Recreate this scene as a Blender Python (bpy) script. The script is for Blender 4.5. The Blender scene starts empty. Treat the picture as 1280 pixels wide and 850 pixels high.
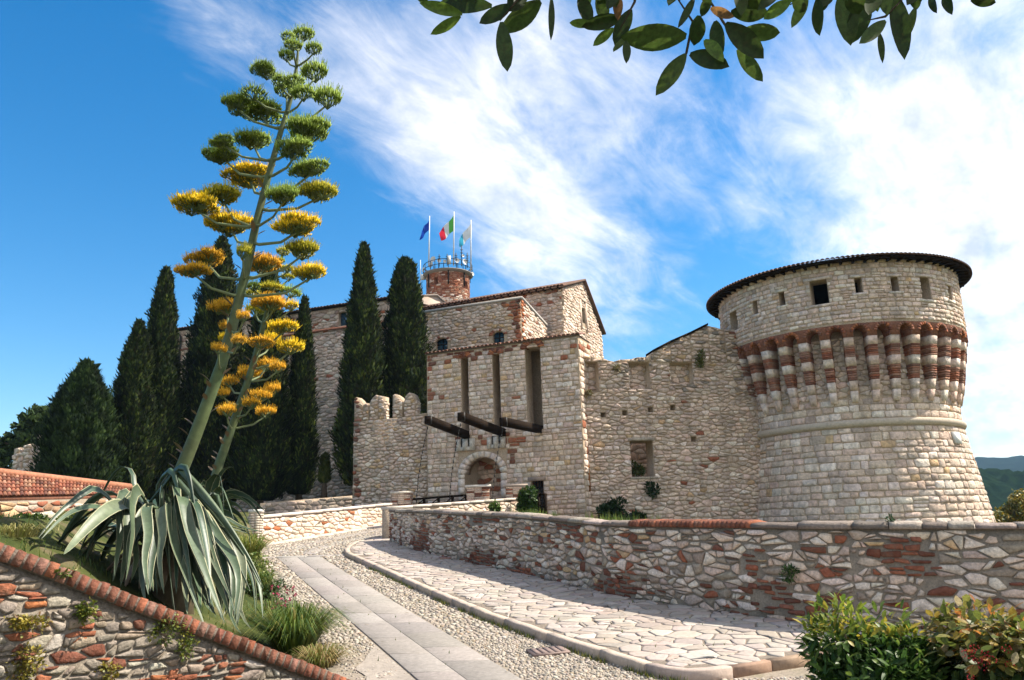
import bpy, math, random
import numpy as np
from mathutils import Vector, noise as mnoise
random.seed(7)
scn = bpy.context.scene
C = scn.collection
# ------------------------------------------------------------------ camera
FPX = 995.0; TH = math.radians(13.5); RO = math.radians(1.8)
Fv = np.array([0, math.cos(TH), math.sin(TH)])
_r = np.array([1.0, 0, 0]); _u = np.array([0, -math.sin(TH), math.cos(TH)])
Rv = math.cos(RO)*_r - math.sin(RO)*_u
Uv = math.sin(RO)*_r + math.cos(RO)*_u
cam_d = bpy.data.cameras.new('camera'); cam = bpy.data.objects.new('camera', cam_d); C.objects.link(cam)
from mathutils import Matrix
cam.matrix_world = Matrix(((Rv[0], Uv[0], -Fv[0], 0), (Rv[1], Uv[1], -Fv[1], 0), (Rv[2], Uv[2], -Fv[2], 0), (0, 0, 0, 1)))
cam_d.sensor_width = 36; cam_d.lens = 36*FPX/1280; cam_d.clip_end = 9000; cam_d.clip_start = 0.05
scn.camera = cam
# ------------------------------------------------------------------ sky, sun, exposure
SUN_EL = math.radians(50); SUN_AZ = math.atan2(0.98, 0.14)       # clockwise from +Y
sdir = Vector((math.sin(SUN_AZ)*math.cos(SUN_EL), math.cos(SUN_AZ)*math.cos(SUN_EL), math.sin(SUN_EL)))
sl = bpy.data.lights.new('sun', 'SUN'); sl.energy = 2.0; sl.angle = math.radians(0.53); sl.color = (1.0, 0.93, 0.80)
so = bpy.data.objects.new('sun', sl); C.objects.link(so); so.location = (20, 10, 40)
so.rotation_euler = sdir.to_track_quat('Z', 'Y').to_euler()
scn.view_settings.view_transform = 'Standard'; scn.view_settings.look = 'None'
scn.view_settings.exposure = 2.27; scn.view_settings.gamma = 1.0

def pray(px, py):
    return Fv + Rv*((px-640)/FPX) + Uv*((425-py)/FPX)
def P(px, py, Y):
    d = pray(px, py); return d*(Y/d[1])
def proj(p):
    w = p[0]*Fv[0]+p[1]*Fv[1]+p[2]*Fv[2]
    return (640+FPX*(p[0]*Rv[0]+p[1]*Rv[1]+p[2]*Rv[2])/w, 425-FPX*(p[0]*Uv[0]+p[1]*Uv[1]+p[2]*Uv[2])/w, w)
GA, GC = 0.085, -2.4
def G(px, py):
    d = pray(px, py); return d*(GC/(d[2]-GA*d[1]))
def level(p1, p2, Y2):      # distance of p1 so that it lies at the height of p2 seen at Y2
    a = pray(*p1); b = pray(*p2); return (b[2]/b[1])*Y2/(a[2]/a[1])

def make_world():
    w = bpy.data.worlds.new('World'); scn.world = w; w.use_nodes = True
    nt = w.node_tree; N = nt.nodes; L = nt.links; N.clear()
    out = N.new('ShaderNodeOutputWorld'); bg = N.new('ShaderNodeBackground'); bg.inputs[1].default_value = 0.10
    sky = N.new('ShaderNodeTexSky'); sky.sky_type = 'NISHITA'; sky.sun_disc = False
    sky.sun_elevation = SUN_EL; sky.sun_rotation = SUN_AZ; sky.altitude = 150; sky.air_density = 1.1; sky.dust_density = 0.25; sky.ozone_density = 3.0
    tc = N.new('ShaderNodeTexCoord')
    def vmath(op, a, b=None):
        n = N.new('ShaderNodeVectorMath'); n.operation = op
        for i, x in enumerate((a, b)):
            if x is None: continue
            if isinstance(x, (tuple, list)): n.inputs[i].default_value = x
            else: L.new(x, n.inputs[i])
        return n
    def m(op, a, b=None, c=None, clamp=False):
        n = N.new('ShaderNodeMath'); n.operation = op; n.use_clamp = clamp
        for i, x in enumerate((a, b, c)):
            if x is None: continue
            if isinstance(x, (int, float)): n.inputs[i].default_value = x
            else: L.new(x, n.inputs[i])
        return n.outputs[0]
    dirv = vmath('NORMALIZE', tc.outputs['Generated']).outputs[0]
    sep = N.new('ShaderNodeSeparateXYZ'); L.new(dirv, sep.inputs[0])
    zz = m('MAXIMUM', m('ADD', sep.outputs[2], 0.22), 0.05)
    # project on a cloud layer
    cx = m('DIVIDE', sep.outputs[0], zz); cy = m('DIVIDE', sep.outputs[1], zz)
    comb = N.new('ShaderNodeCombineXYZ'); L.new(cx, comb.inputs[0]); L.new(cy, comb.inputs[1])
    ca, sa = math.cos(math.radians(56)), math.sin(math.radians(56))      # the streaks run this way across the cloud layer
    al = m('ADD', m('MULTIPLY', cx, ca), m('MULTIPLY', cy, sa)); ac = m('SUBTRACT', m('MULTIPLY', cy, ca), m('MULTIPLY', cx, sa))
    def streak(a, b, o):
        c_ = N.new('ShaderNodeCombineXYZ'); L.new(m('MULTIPLY', al, a), c_.inputs[0]); L.new(m('MULTIPLY', ac, b), c_.inputs[1]); c_.inputs[2].default_value = o
        return c_.outputs[0]
    def nz(vec, scale, det, rough, dist=0.0):
        n = N.new('ShaderNodeTexNoise'); n.inputs['Scale'].default_value = scale; n.inputs['Detail'].default_value = det
        n.inputs['Roughness'].default_value = rough; n.inputs['Distortion'].default_value = dist
        L.new(vec, n.inputs['Vector']); return n.outputs['Fac']
    big = nz(streak(.8, 1.7, 3.1), 2.0, 4, 0.5, 0.3)
    fine = nz(streak(1.0, 2.2, 1.7), 4.2, 12, 0.66, 0.5)
    puff = nz(streak(1.0, 1.15, 8.3), 9.0, 9, 0.62, 0.35)
    # broad cover: cloud banks by compass direction and height in the sky
    cover = None
    banks = [((250, 15), .07, .26), ((350, 60), .07, .30), ((450, 120), .075, .32), ((540, 190), .08, .36), ((620, 250), .085, .38), ((700, 330), .08, .32), ((800, 400), .07, .22), ((620, 60), .10, .34),
             ((760, 110), .09, .26), ((820, 230), .07, .14), ((1080, 150), .11, .34), ((1180, 260), .11, .30), ((1240, 80), .12, .30), ((1250, 330), .10, .30), ((1290, 450), .10, .34), ((1290, 600), .12, .3),
             ((70, 60), .045, .10), ((940, 250), .03, .14), ((730, 260), .03, .1), ((1000, 120), .05, .12),
             ((60, 250), .22, -.20), ((120, 500), .25, -.22), ((330, 330), .12, -.16), ((540, 300), .05, -.16), ((900, 340), .06, -.10), ((960, 200), .04, -.08), ((640, 150), .03, -.06), ((880, 420), .05, .04)]
    back = [((0.2, -1.0, 0.5), 1.0, .55), ((1.0, -.2, .5), .6, .32), ((0.2, -.1, 1.0), .5, .38)]  # unseen banks behind and overhead, added thicker to raise the ambient light
    for (pp, sg, amp) in banks+back:
        d = pray(*pp) if len(pp) == 2 else np.array(pp); d = d/np.linalg.norm(d)
        dt = vmath('DOT_PRODUCT', dirv, tuple(float(x) for x in d)).outputs['Value']
        g = m('EXPONENT', m('DIVIDE', m('SUBTRACT', dt, 1.0), sg*sg*0.8))
        g = m('MULTIPLY', g, amp*.83 if (len(pp) == 2 and amp > 0) else amp)
        cover = g if cover is None else m('ADD', cover, g)
    nmix = m('ADD', m('MULTIPLY', fine, .80), m('ADD', m('MULTIPLY', big, .34), m('MULTIPLY', puff, .26)))
    dens = m('SUBTRACT', m('ADD', nmix, cover), 0.815)
    mr = N.new('ShaderNodeMapRange'); mr.interpolation_type = 'SMOOTHSTEP'
    mr.inputs['From Min'].default_value = 0.0; mr.inputs['From Max'].default_value = 0.78
    L.new(dens, mr.inputs['Value']); dn = mr.outputs[0]
    dn = m('MULTIPLY', dn, 0.90)
    # cloud shade: thick parts a little greyer
    sh = nz(streak(1, 1.6, 5.0), 3.2, 7, 0.6)
    cr = N.new('ShaderNodeValToRGB'); cr.color_ramp.elements[0].position = 0.33; cr.color_ramp.elements[0].color = (1.7, 1.85, 2.15, 1)
    cr.color_ramp.elements[1].position = 0.66; cr.color_ramp.elements[1].color = (3.9, 3.65, 3.35, 1); L.new(sh, cr.inputs[0])
    hs = N.new('ShaderNodeHueSaturation'); hs.inputs['Saturation'].default_value = 1.42; hs.inputs['Hue'].default_value = .497; hs.inputs['Value'].default_value = .40
    L.new(sky.outputs[0], hs.inputs['Color'])
    mix = N.new('ShaderNodeMix'); mix.data_type = 'RGBA'
    L.new(dn, mix.inputs[0]); L.new(hs.outputs[0], mix.inputs[6]); L.new(cr.outputs[0], mix.inputs[7])
    L.new(mix.outputs[2], bg.inputs[0]); L.new(bg.outputs[0], out.inputs[0])
make_world()

# ------------------------------------------------------------------ materials
def mat(name, col=None, rough=0.85, nscale=14.0, namt=0.35, bump=0.4, bscale=40.0, bdist=0.02, spec=0.3, metal=0.0,
        trans=0.0, streak=0.0, stain=0.0, stain_scale=0.8, stain_col=(0.10, 0.085, 0.07)):
    """base colour = per-piece colour attribute (or a fixed colour) with grain, plus fine relief"""
    mt = bpy.data.materials.new(name); mt.use_nodes = True
    nt = mt.node_tree; N = nt.nodes; L = nt.links
    b = N['Principled BSDF']; out = N['Material Output']
    b.inputs['Roughness'].default_value = rough; b.inputs['Metallic'].default_value = metal
    b.inputs['Specular IOR Level'].default_value = spec
    geo = N.new('ShaderNodeNewGeometry')
    if col is None:
        at = N.new('ShaderNodeAttribute'); at.attribute_name = 'Col'; base = at.outputs['Color']
    else:
        rgb = N.new('ShaderNodeRGB'); rgb.outputs[0].default_value = (*col, 1); base = rgb.outputs[0]
    def nz(scale, det=5, rg=0.6):
        n = N.new('ShaderNodeTexNoise'); n.inputs['Scale'].default_value = scale; n.inputs['Detail'].default_value = det
        n.inputs['Roughness'].default_value = rg; L.new(geo.outputs['Position'], n.inputs['Vector']); return n.outputs['Fac']
    f = nz(nscale)
    mr = N.new('ShaderNodeMapRange'); mr.inputs['From Min'].default_value = 0.25; mr.inputs['From Max'].default_value = 0.75
    mr.inputs['To Min'].default_value = 1-namt; mr.inputs['To Max'].default_value = 1+namt; L.new(f, mr.inputs['Value'])
    mx = N.new('ShaderNodeVectorMath'); mx.operation = 'SCALE'; L.new(base, mx.inputs[0]); L.new(mr.outputs[0], mx.inputs['Scale'])
    colo = mx.outputs[0]
    if stain > 0:
        s = nz(stain_scale, 7, 0.68)
        r2 = N.new('ShaderNodeMapRange'); r2.inputs['From Min'].default_value = 0.50; r2.inputs['From Max'].default_value = 0.72
        r2.inputs['To Max'].default_value = stain; L.new(s, r2.inputs['Value'])
        m2 = N.new('ShaderNodeMix'); m2.data_type = 'RGBA'; L.new(r2.outputs[0], m2.inputs[0]); L.new(colo, m2.inputs[6])
        m2.inputs[7].default_value = (*stain_col, 1); colo = m2.outputs[2]
    if streak > 0:        # rain streaks and soot running down the face
        mp = N.new('ShaderNodeMapping'); mp.inputs['Scale'].default_value = (1.5, 1.5, .16); L.new(geo.outputs['Position'], mp.inputs[0])
        n3 = N.new('ShaderNodeTexNoise'); n3.inputs['Scale'].default_value = 1.0; n3.inputs['Detail'].default_value = 7; n3.inputs['Roughness'].default_value = .65; L.new(mp.outputs[0], n3.inputs['Vector'])
        r3 = N.new('ShaderNodeMapRange'); r3.inputs['From Min'].default_value = .50; r3.inputs['From Max'].default_value = .70; r3.inputs['To Max'].default_value = streak; L.new(n3.outputs['Fac'], r3.inputs['Value'])
        m3 = N.new('ShaderNodeMix'); m3.data_type = 'RGBA'; L.new(r3.outputs[0], m3.inputs[0]); L.new(colo, m3.inputs[6]); m3.inputs[7].default_value = (.20, .165, .135, 1); colo = m3.outputs[2]
    L.new(colo, b.inputs['Base Color'])
    if bump > 0:
        bp = N.new('ShaderNodeBump'); bp.inputs['Strength'].default_value = bump; bp.inputs['Distance'].default_value = bdist
        L.new(nz(bscale, 6, 0.65), bp.inputs['Height']); L.new(bp.outputs[0], b.inputs['Normal'])
    if trans > 0:
        tr = N.new('ShaderNodeBsdfTranslucent'); L.new(colo, tr.inputs['Color'])
        ms = N.new('ShaderNodeMixShader'); ms.inputs[0].default_value = trans
        L.new(b.outputs[0], ms.inputs[1]); L.new(tr.outputs[0], ms.inputs[2]); L.new(ms.outputs[0], out.inputs[0])
    return mt
M = {}
M['stone'] = mat('stone', None, 0.9, 7, 0.42, 0.9, 14, 0.05, 0.2, streak=0.5, stain=0.45, stain_scale=1.1, stain_col=(.27, .205, .15))
M['stone_near'] = mat('stone_near', None, 0.9, 26, 0.38, 0.9, 38, 0.025, 0.2, stain=0.5, stain_scale=6, stain_col=(.20, .155, .115))
M['mortar'] = mat('mortar', (.46, .35, .25), 0.95, 20, 0.35, 0.9, 30, 0.03, 0.1, stain=0.4, stain_scale=2)
M['mortar_near'] = mat('mortar_near', (.30, .245, .185), 0.95, 40, 0.4, 1.0, 60, 0.02, 0.1, stain=0.5, stain_scale=5)
M['mortar_shade_dirt'] = mat('mortar_shade_dirt', (.235, .195, .155), 0.95, 30, 0.45, 1.0, 60, 0.02, 0.1, stain=0.6, stain_scale=5, stain_col=(.10, .085, .06))  # garden wall mortar: tone darkened in place of tree shade, over real dirt
M['mortar_dark'] = mat('mortar_dark', (.17, .135, .11), 0.95, 20, 0.35, 0.9, 40, 0.03, 0.1)
M['brickwork'] = mat('brickwork', (.26, .115, .075), 0.9, 12, 0.5, 0.9, 25, 0.03, 0.15, stain=0.4, stain_scale=3)
M['tile'] = mat('tile', None, 0.85, 10, 0.35, 0.5, 30, 0.02, 0.2, stain=0.4, stain_scale=3)
M['wood'] = mat('wood', (.016, .0095, .006), 0.9, 9, 0.5, 0.6, 30, 0.01, 0.08)
M['iron'] = mat('iron', (.03, .028, .027), 0.55, 20, 0.4, 0.2, 40, 0.005, 0.5, metal=0.6)
M['glass'] = mat('glass', (.02, .075, .13), 0.06, 2, 0.3, 0, 1, 0, 0.9)  # blue base stands in for the sky's reflection in the panes
M['white_metal'] = mat('white_metal', (.62, .62, .60), 0.5, 10, 0.15, 0)
M['flag'] = mat('flag', None, 0.8, 3, 0.1, 0, trans=0.35)
M['leaf'] = mat('leaf', None, 0.5, 6, 0.35, 0, spec=0.4, trans=0.25)
M['needle'] = mat('needle', None, 0.75, 1.5, 0.45, 0, spec=0.2, trans=0.12)
M['laurel'] = mat('laurel', None, 0.42, 60, 0.45, 0, spec=0.28, trans=0.48, stain=0.5, stain_scale=70, stain_col=(.05, .03, .012))
M['agave'] = mat('agave', None, 0.42, 22, 0.22, 0.15, 30, 0.01, 0.45, trans=0.06)
M['floret'] = mat('floret', None, 0.7, 30, 0.3, 0, trans=0.2)
M['stalk'] = mat('stalk', None, 0.6, 9, 0.3, 0.3, 20, 0.01, 0.3)
M['bark'] = mat('bark', (.10, .075, .055), 0.9, 14, 0.4, 0.8, 25, 0.03, 0.15)
M['slab'] = mat('slab', None, 0.8, 18, 0.22, 0.6, 40, 0.012, 0.2, stain=0.45, stain_scale=1.7, stain_col=(.17, .15, .13))
M['flagst'] = mat('flagst', None, 0.8, 16, 0.2, 0.5, 30, 0.015, 0.3, stain=0.25, stain_scale=8, stain_col=(.30, .25, .22))
M['pebble'] = mat('pebble', None, 0.9, 60, 0.2, 0, 1, 0, 0.3)
M['roadbed'] = mat('roadbed', (.30, .25, .20), 0.95, 30, 0.35, 0.9, 90, 0.015, 0.1, stain=0.4, stain_scale=4, stain_col=(.14, .14, .06))
M['paste'] = mat('paste', (.22, .18, .145), 0.95, 30, 0.35, 0.8, 90, 0.015, 0.1)
M['plaster'] = mat('plaster', (.55, .44, .36), 0.9, 3, 0.15, 0.2, 20, 0.01)
M['coping'] = mat('coping', None, 0.8, 10, 0.2, 0.5, 25, 0.015, 0.25, stain=0.35, stain_scale=3, stain_col=(.25, .22, .19))

def ground_mat():
    mt = bpy.data.materials.new('ground_grass'); mt.use_nodes = True
    nt = mt.node_tree; N = nt.nodes; L = nt.links; b = N['Principled BSDF']; b.inputs['Roughness'].default_value = 0.95
    b.inputs['Specular IOR Level'].default_value = 0.1
    g = N.new('ShaderNodeNewGeometry')
    n = N.new('ShaderNodeTexNoise'); n.inputs['Scale'].default_value = 1.3; n.inputs['Detail'].default_value = 9; L.new(g.outputs['Position'], n.inputs['Vector'])
    r = N.new('ShaderNodeValToRGB'); e = r.color_ramp.elements
    e[0].position = .36; e[0].color = (.035, .05, .014, 1); e[1].position = .66; e[1].color = (.17, .13, .08, 1)
    x = e.new(.52); x.color = (.075, .085, .025, 1)
    L.new(n.outputs['Fac'], r.inputs[0]); L.new(r.outputs[0], b.inputs['Base Color'])
    n2 = N.new('ShaderNodeTexNoise'); n2.inputs['Scale'].default_value = 25; n2.inputs['Detail'].default_value = 6; L.new(g.outputs['Position'], n2.inputs['Vector'])
    bp = N.new('ShaderNodeBump'); bp.inputs['Strength'].default_value = 1; bp.inputs['Distance'].default_value = .05
    L.new(n2.outputs['Fac'], bp.inputs['Height']); L.new(bp.outputs[0], b.inputs['Normal'])
    return mt
M['ground'] = ground_mat()
def hill_mat(name, c0, c1, sc):
    mt = bpy.data.materials.new(name); mt.use_nodes = True
    nt = mt.node_tree; N = nt.nodes; L = nt.links; b = N['Principled BSDF']; b.inputs['Roughness'].default_value = 1; b.inputs['Specular IOR Level'].default_value = 0
    g = N.new('ShaderNodeNewGeometry'); n = N.new('ShaderNodeTexNoise'); n.inputs['Scale'].default_value = sc; n.inputs['Detail'].default_value = 8
    n.inputs['Roughness'].default_value = .7
    L.new(g.outputs['Position'], n.inputs['Vector']); r = N.new('ShaderNodeValToRGB')
    r.color_ramp.elements[0].position = .4; r.color_ramp.elements[0].color = (*c0, 1); r.color_ramp.elements[1].position = .62; r.color_ramp.elements[1].color = (*c1, 1)
    L.new(n.outputs['Fac'], r.inputs[0]); L.new(r.outputs[0], b.inputs['Base Color'])
    return mt
M['hill'] = hill_mat('hill_forest', (.004, .012, .006), (.012, .026, .010), .12)
M['hill_far'] = hill_mat('hill_forest_far', (.004, .012, .010), (.009, .020, .012), .03)  # bluish haze tint put partly into the far forest colour

# ------------------------------------------------------------------ mesh helpers
WO = {}
class MB:
    def __init__(s): s.v = []; s.f = []; s.c = []
    def add(s, vs, fs, col=None):
        o = len(s.v); s.v.extend([tuple(map(float, p)) for p in vs])
        for f in fs: s.f.append(tuple(i+o for i in f))
        if isinstance(col, list): s.c.extend(col)
        else: s.c.extend([col]*len(fs))
    def box(s, c, dx, dy, dz, ax=None, col=None):       # centre, half extents along axes ax (3 vectors)
        ax = ax or ((1, 0, 0), (0, 1, 0), (0, 0, 1))
        A = [np.array(a, float) for a in ax]; c = np.array(c, float); vs = []
        for sz in (-1, 1):
            for (sx, sy) in ((-1, -1), (1, -1), (1, 1), (-1, 1)):
                vs.append(c+A[0]*sx*dx+A[1]*sy*dy+A[2]*sz*dz)
        s.add(vs, [(3, 2, 1, 0), (4, 5, 6, 7), (0, 1, 5, 4), (1, 2, 6, 5), (2, 3, 7, 6), (3, 0, 4, 7)], col)
    def tube(s, pts, rad, n=8, col=None, caps=True):
        pts = [np.array(p, float) for p in pts]; rings = []
        prev = None
        for i, p in enumerate(pts):
            t = pts[min(i+1, len(pts)-1)]-pts[max(i-1, 0)]; t = t/(np.linalg.norm(t)+1e-9)
            a = np.cross(t, (0, 0, 1.0)) if prev is None else prev-t*np.dot(prev, t)
            if np.linalg.norm(a) < 1e-4: a = np.cross(t, (1.0, 0, 0))
            a = a/np.linalg.norm(a); prev = a; b = np.cross(t, a); r = rad[i] if hasattr(rad, '__len__') else rad
            rings.append([p+r*(a*math.cos(2*math.pi*k/n)+b*math.sin(2*math.pi*k/n)) for k in range(n)])
        vs = [q for r in rings for q in r]; fs = []
        for i in range(len(pts)-1):
            for k in range(n):
                fs.append((i*n+k, i*n+(k+1) % n, (i+1)*n+(k+1) % n, (i+1)*n+k))
        if caps: fs += [tuple(range(n))[::-1], tuple((len(pts)-1)*n+k for k in range(n))]
        s.add(vs, fs, col)
    def build(s, name, m, parent=None, smooth=False, origin=None):
        if not s.v: s.add([(0, 0, 0)], [])
        v = np.array(s.v, np.float64)
        if origin is None:
            mn = v.min(0); mx = v.max(0); origin = np.array([(mn[0]+mx[0])/2, (mn[1]+mx[1])/2, mn[2]])
        origin = np.array(origin, float)
        me = bpy.data.meshes.new(name)
        vv = v-origin
        nf = len(s.f); lt = np.fromiter((len(f) for f in s.f), np.int32, nf)
        ls = np.zeros(nf, np.int32); ls[1:] = np.cumsum(lt)[:-1] if nf else 0
        li = np.fromiter((i for f in s.f for i in f), np.int32, int(lt.sum()))
        me.vertices.add(len(vv)); me.vertices.foreach_set('co', vv.astype(np.float32).ravel())
        me.loops.add(len(li)); me.loops.foreach_set('vertex_index', li)
        me.polygons.add(nf); me.polygons.foreach_set('loop_start', ls); me.polygons.foreach_set('loop_total', lt)
        if smooth: me.polygons.foreach_set('use_smooth', np.ones(nf, bool))
        if any(c is not None for c in s.c):
            at = me.color_attributes.new('Col', 'FLOAT_COLOR', 'CORNER')
            fc = np.array([(*(c or (.5, .5, .5)), 1.0) for c in s.c], np.float32)
            at.data.foreach_set('color', np.repeat(fc, lt, axis=0).ravel())
        me.update(calc_edges=True)
        me.materials.append(M[m] if isinstance(m, str) else m)
        o = bpy.data.objects.new(name, me); C.objects.link(o)
        WO[o.name] = origin
        if parent is not None:
            o.parent = parent; o.location = Vector(origin-WO[parent.name])
        else: o.location = Vector(origin)
        return o
def tag(o, label, cat, group=None, kind=None):
    if label: o['label'] = label
    if cat: o['category'] = cat
    if group: o['group'] = group
    if kind: o['kind'] = kind
    return o
def thing(name, loc, label, cat, group=None):
    o = bpy.data.objects.new(name, None); C.objects.link(o); o.empty_display_size = .3
    o.location = Vector([float(x) for x in loc]); WO[o.name] = np.array(loc, float)
    return tag(o, label, cat, group)
def copy_part(src, parent, loc, rotz=0.0, scale=(1, 1, 1)):
    o = src.copy(); C.objects.link(o); o.parent = parent
    loc = np.array(loc, float); WO[o.name] = loc
    o.location = Vector(loc-WO[parent.name]) if parent is not None else Vector(loc)
    o.rotation_euler = (0, 0, rotz); o.scale = scale
    return o

def vary(c, a=0.12, hue=0.03):
    k = 1+random.uniform(-a, a)
    return tuple(max(0.005, x*k*(1+random.uniform(-hue, hue))) for x in c)
def pick(pal):
    r = random.random()*sum(w for _, w in pal)
    for c, w in pal:
        r -= w
        if r <= 0: return vary(c)
    return vary(pal[-1][0])
CREAM = (.67, .515, .405); LIGHT = (.75, .625, .525); GREY = (.51, .40, .325); OCHRE = (.58, .39, .22); PINK = (.63, .465, .365)
BRICK = (.31, .11, .06); DBRICK = (.19, .072, .045); OBRICK = (.40, .14, .06); WHITE = (.68, .58, .47)
PAL_TOWER = [(CREAM, 5), (LIGHT, 3), (GREY, .8), (OCHRE, .15), (PINK, 1.5)]
PAL_GATE = [(CREAM, 5), (LIGHT, 2), (GREY, 2), (OCHRE, .5), (PINK, 1.5), (BRICK, .15)]
PAL_CURT = [(CREAM, 4), (LIGHT, 1.4), (GREY, 3.5), (OCHRE, .3), (PINK, 2.2), (BRICK, .12)]
PAL_KEEP = [(CREAM, 4), (LIGHT, 1.4), (GREY, 2.5), (PINK, 3), (BRICK, .3)]
PAL_PAR = [(LIGHT, 2.2), (CREAM, 2.8), (WHITE, 1.8), (GREY, 2.6), ((.36, .285, .22), 2), (OCHRE, .3), (BRICK, .7), (DBRICK, .7)]
PAL_LIT = [(WHITE, 4), (LIGHT, 3), (CREAM, 2.5), (OBRICK, .5), (PINK, 1.5)]

# ------------------------------------------------------------------ masonry
def clip(poly, a, b, c):          # keep a*x+b*y<=c
    out = []; n = len(poly)
    for i in range(n):
        p = poly[i]; q = poly[(i+1) % n]
        dp = a*p[0]+b*p[1]-c; dq = a*q[0]+b*q[1]-c
        if dp <= 0: out.append(p)
        if (dp < 0 < dq) or (dq < 0 < dp):
            t = dp/(dp-dq); out.append((p[0]+t*(q[0]-p[0]), p[1]+t*(q[1]-p[1])))
    return out
def area(poly):
    return 0.5*sum(poly[i][0]*poly[(i+1) % len(poly)][1]-poly[(i+1) % len(poly)][0]*poly[i][1] for i in range(len(poly)))
def cen(poly): return (sum(p[0] for p in poly)/len(poly), sum(p[1] for p in poly)/len(poly))
def inpoly(p, poly):
    x, y = p; r = False; n = len(poly); j = n-1
    for i in range(n):
        xi, yi = poly[i]; xj, yj = poly[j]
        if (yi > y) != (yj > y) and x < (xj-xi)*(y-yi)/(yj-yi)+xi: r = not r
        j = i
    return r
def cells_rubble(u0, u1, v0, v1, a, b, ju=.42, jv=.22, drop=.2, rnd=random):
    """flattened voronoi cells: rough coursed rubble"""
    nu = int((u1-u0)/a)+3; nv = int((v1-v0)/b)+3
    S = {}
    for j in range(-1, nv):
        off = rnd.random()
        for i in range(-1, nu):
            if rnd.random() < drop: continue
            S[i, j] = (i+off+rnd.uniform(-ju, ju), j+.5+rnd.uniform(-jv, jv))
    out = []
    for (i, j), (x, y) in S.items():
        poly = [(x-1.6, y-1.3), (x+1.6, y-1.3), (x+1.6, y+1.3), (x-1.6, y+1.3)]
        for dj in (0, -1, 1, -2, 2):
            for di in (-1, 1, 0, -2, 2, 3, -3):
                if di == 0 and dj == 0: continue
                q = S.get((i+di, j+dj))
                if not q: continue
                dx = q[0]-x; dy = (q[1]-y)*1.25
                if dx*dx+dy*dy > 9: continue
                mx = (q[0]+x)/2; my = (q[1]+y)/2; ny = dy*1.25
                poly = clip(poly, dx, ny, dx*mx+ny*my)
                if len(poly) < 3: break
            if len(poly) < 3: break
        if len(poly) >= 3: out.append([(u0+p[0]*a, v0+p[1]*b) for p in poly])
    return out
def split_some(cells, frac, rnd=random):
    """break some cells in two with a random cut so that sizes vary"""
    out = []
    for c in cells:
        if rnd.random() > frac or abs(area(c)) < .004: out.append(c); continue
        m_ = cen(c); a = rnd.random()*math.pi; nx, ny = math.cos(a), math.sin(a); k = nx*m_[0]+ny*m_[1]+rnd.uniform(-.2, .2)*abs(area(c))**.5
        for sg in (1, -1):
            q = clip(c, nx*sg, ny*sg, k*sg)
            if len(q) >= 3 and abs(area(q)) > .0012: out.append(q)
    return out
def cells_ashlar(u0, u1, v0, v1, hr, wr, rnd=random, jit=.012):
    out = []; v = v0
    while v < v1:
        h = rnd.uniform(*hr); u = u0-rnd.random()*wr[0]
        while u < u1:
            w = rnd.uniform(*wr)
            if rnd.random() < .12 and h > hr[0]*1.3:
                k = rnd.uniform(.4, .6)
                for (va, vb) in ((v, v+h*k), (v+h*k, v+h)):
                    out.append([(u, va), (u+w, va), (u+w, vb), (u, vb)])
            else:
                j = lambda: rnd.uniform(-jit, jit)*2
                out.append([(u+j(), v+j()), (u+w+j(), v+j()), (u+w+j(), v+h+j()), (u+j(), v+h+j())])
            u += w
        v += h
    return out
def trim(cells, regions, holes=(), minarea=0.002):
    """clip cells to the convex region their centre lies in and away from rectangular holes"""
    out = []
    for poly in cells:
        c = cen(poly)
        reg = next((r for r in regions if inpoly(c, r)), None)
        if reg is None: continue
        n = len(reg)
        sgn = 1 if area(reg) > 0 else -1
        for i in range(n):
            p = reg[i]; q = reg[(i+1) % n]; ex = q[0]-p[0]; ey = q[1]-p[1]
            nx, ny = ey*sgn, -ex*sgn
            poly = clip(poly, nx, ny, nx*p[0]+ny*p[1])
            if len(poly) < 3: break
        if len(poly) < 3: continue
        ok = True
        for (a0, a1, b0, b1) in holes:
            us = [p[0] for p in poly]; vs = [p[1] for p in poly]
            if max(us) <= a0 or min(us) >= a1 or max(vs) <= b0 or min(vs) >= b1: continue
            d = [(a0-c[0], (1, 0, a0)), (c[0]-a1, (-1, 0, -a1)), (b0-c[1], (0, 1, b0)), (c[1]-b1, (0, -1, -b1))]
            dm, hp = max(d, key=lambda t: t[0])
            if dm <= 0:
                # centre inside the opening: keep the larger rim piece if there is any
                dm, hp = max(d, key=lambda t: t[0])
            poly = clip(poly, *hp)
            if len(poly) < 3: ok = False; break
            c = cen(poly)
        if ok and len(poly) >= 3 and abs(area(poly)) > minarea: out.append(poly)
    return out
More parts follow.
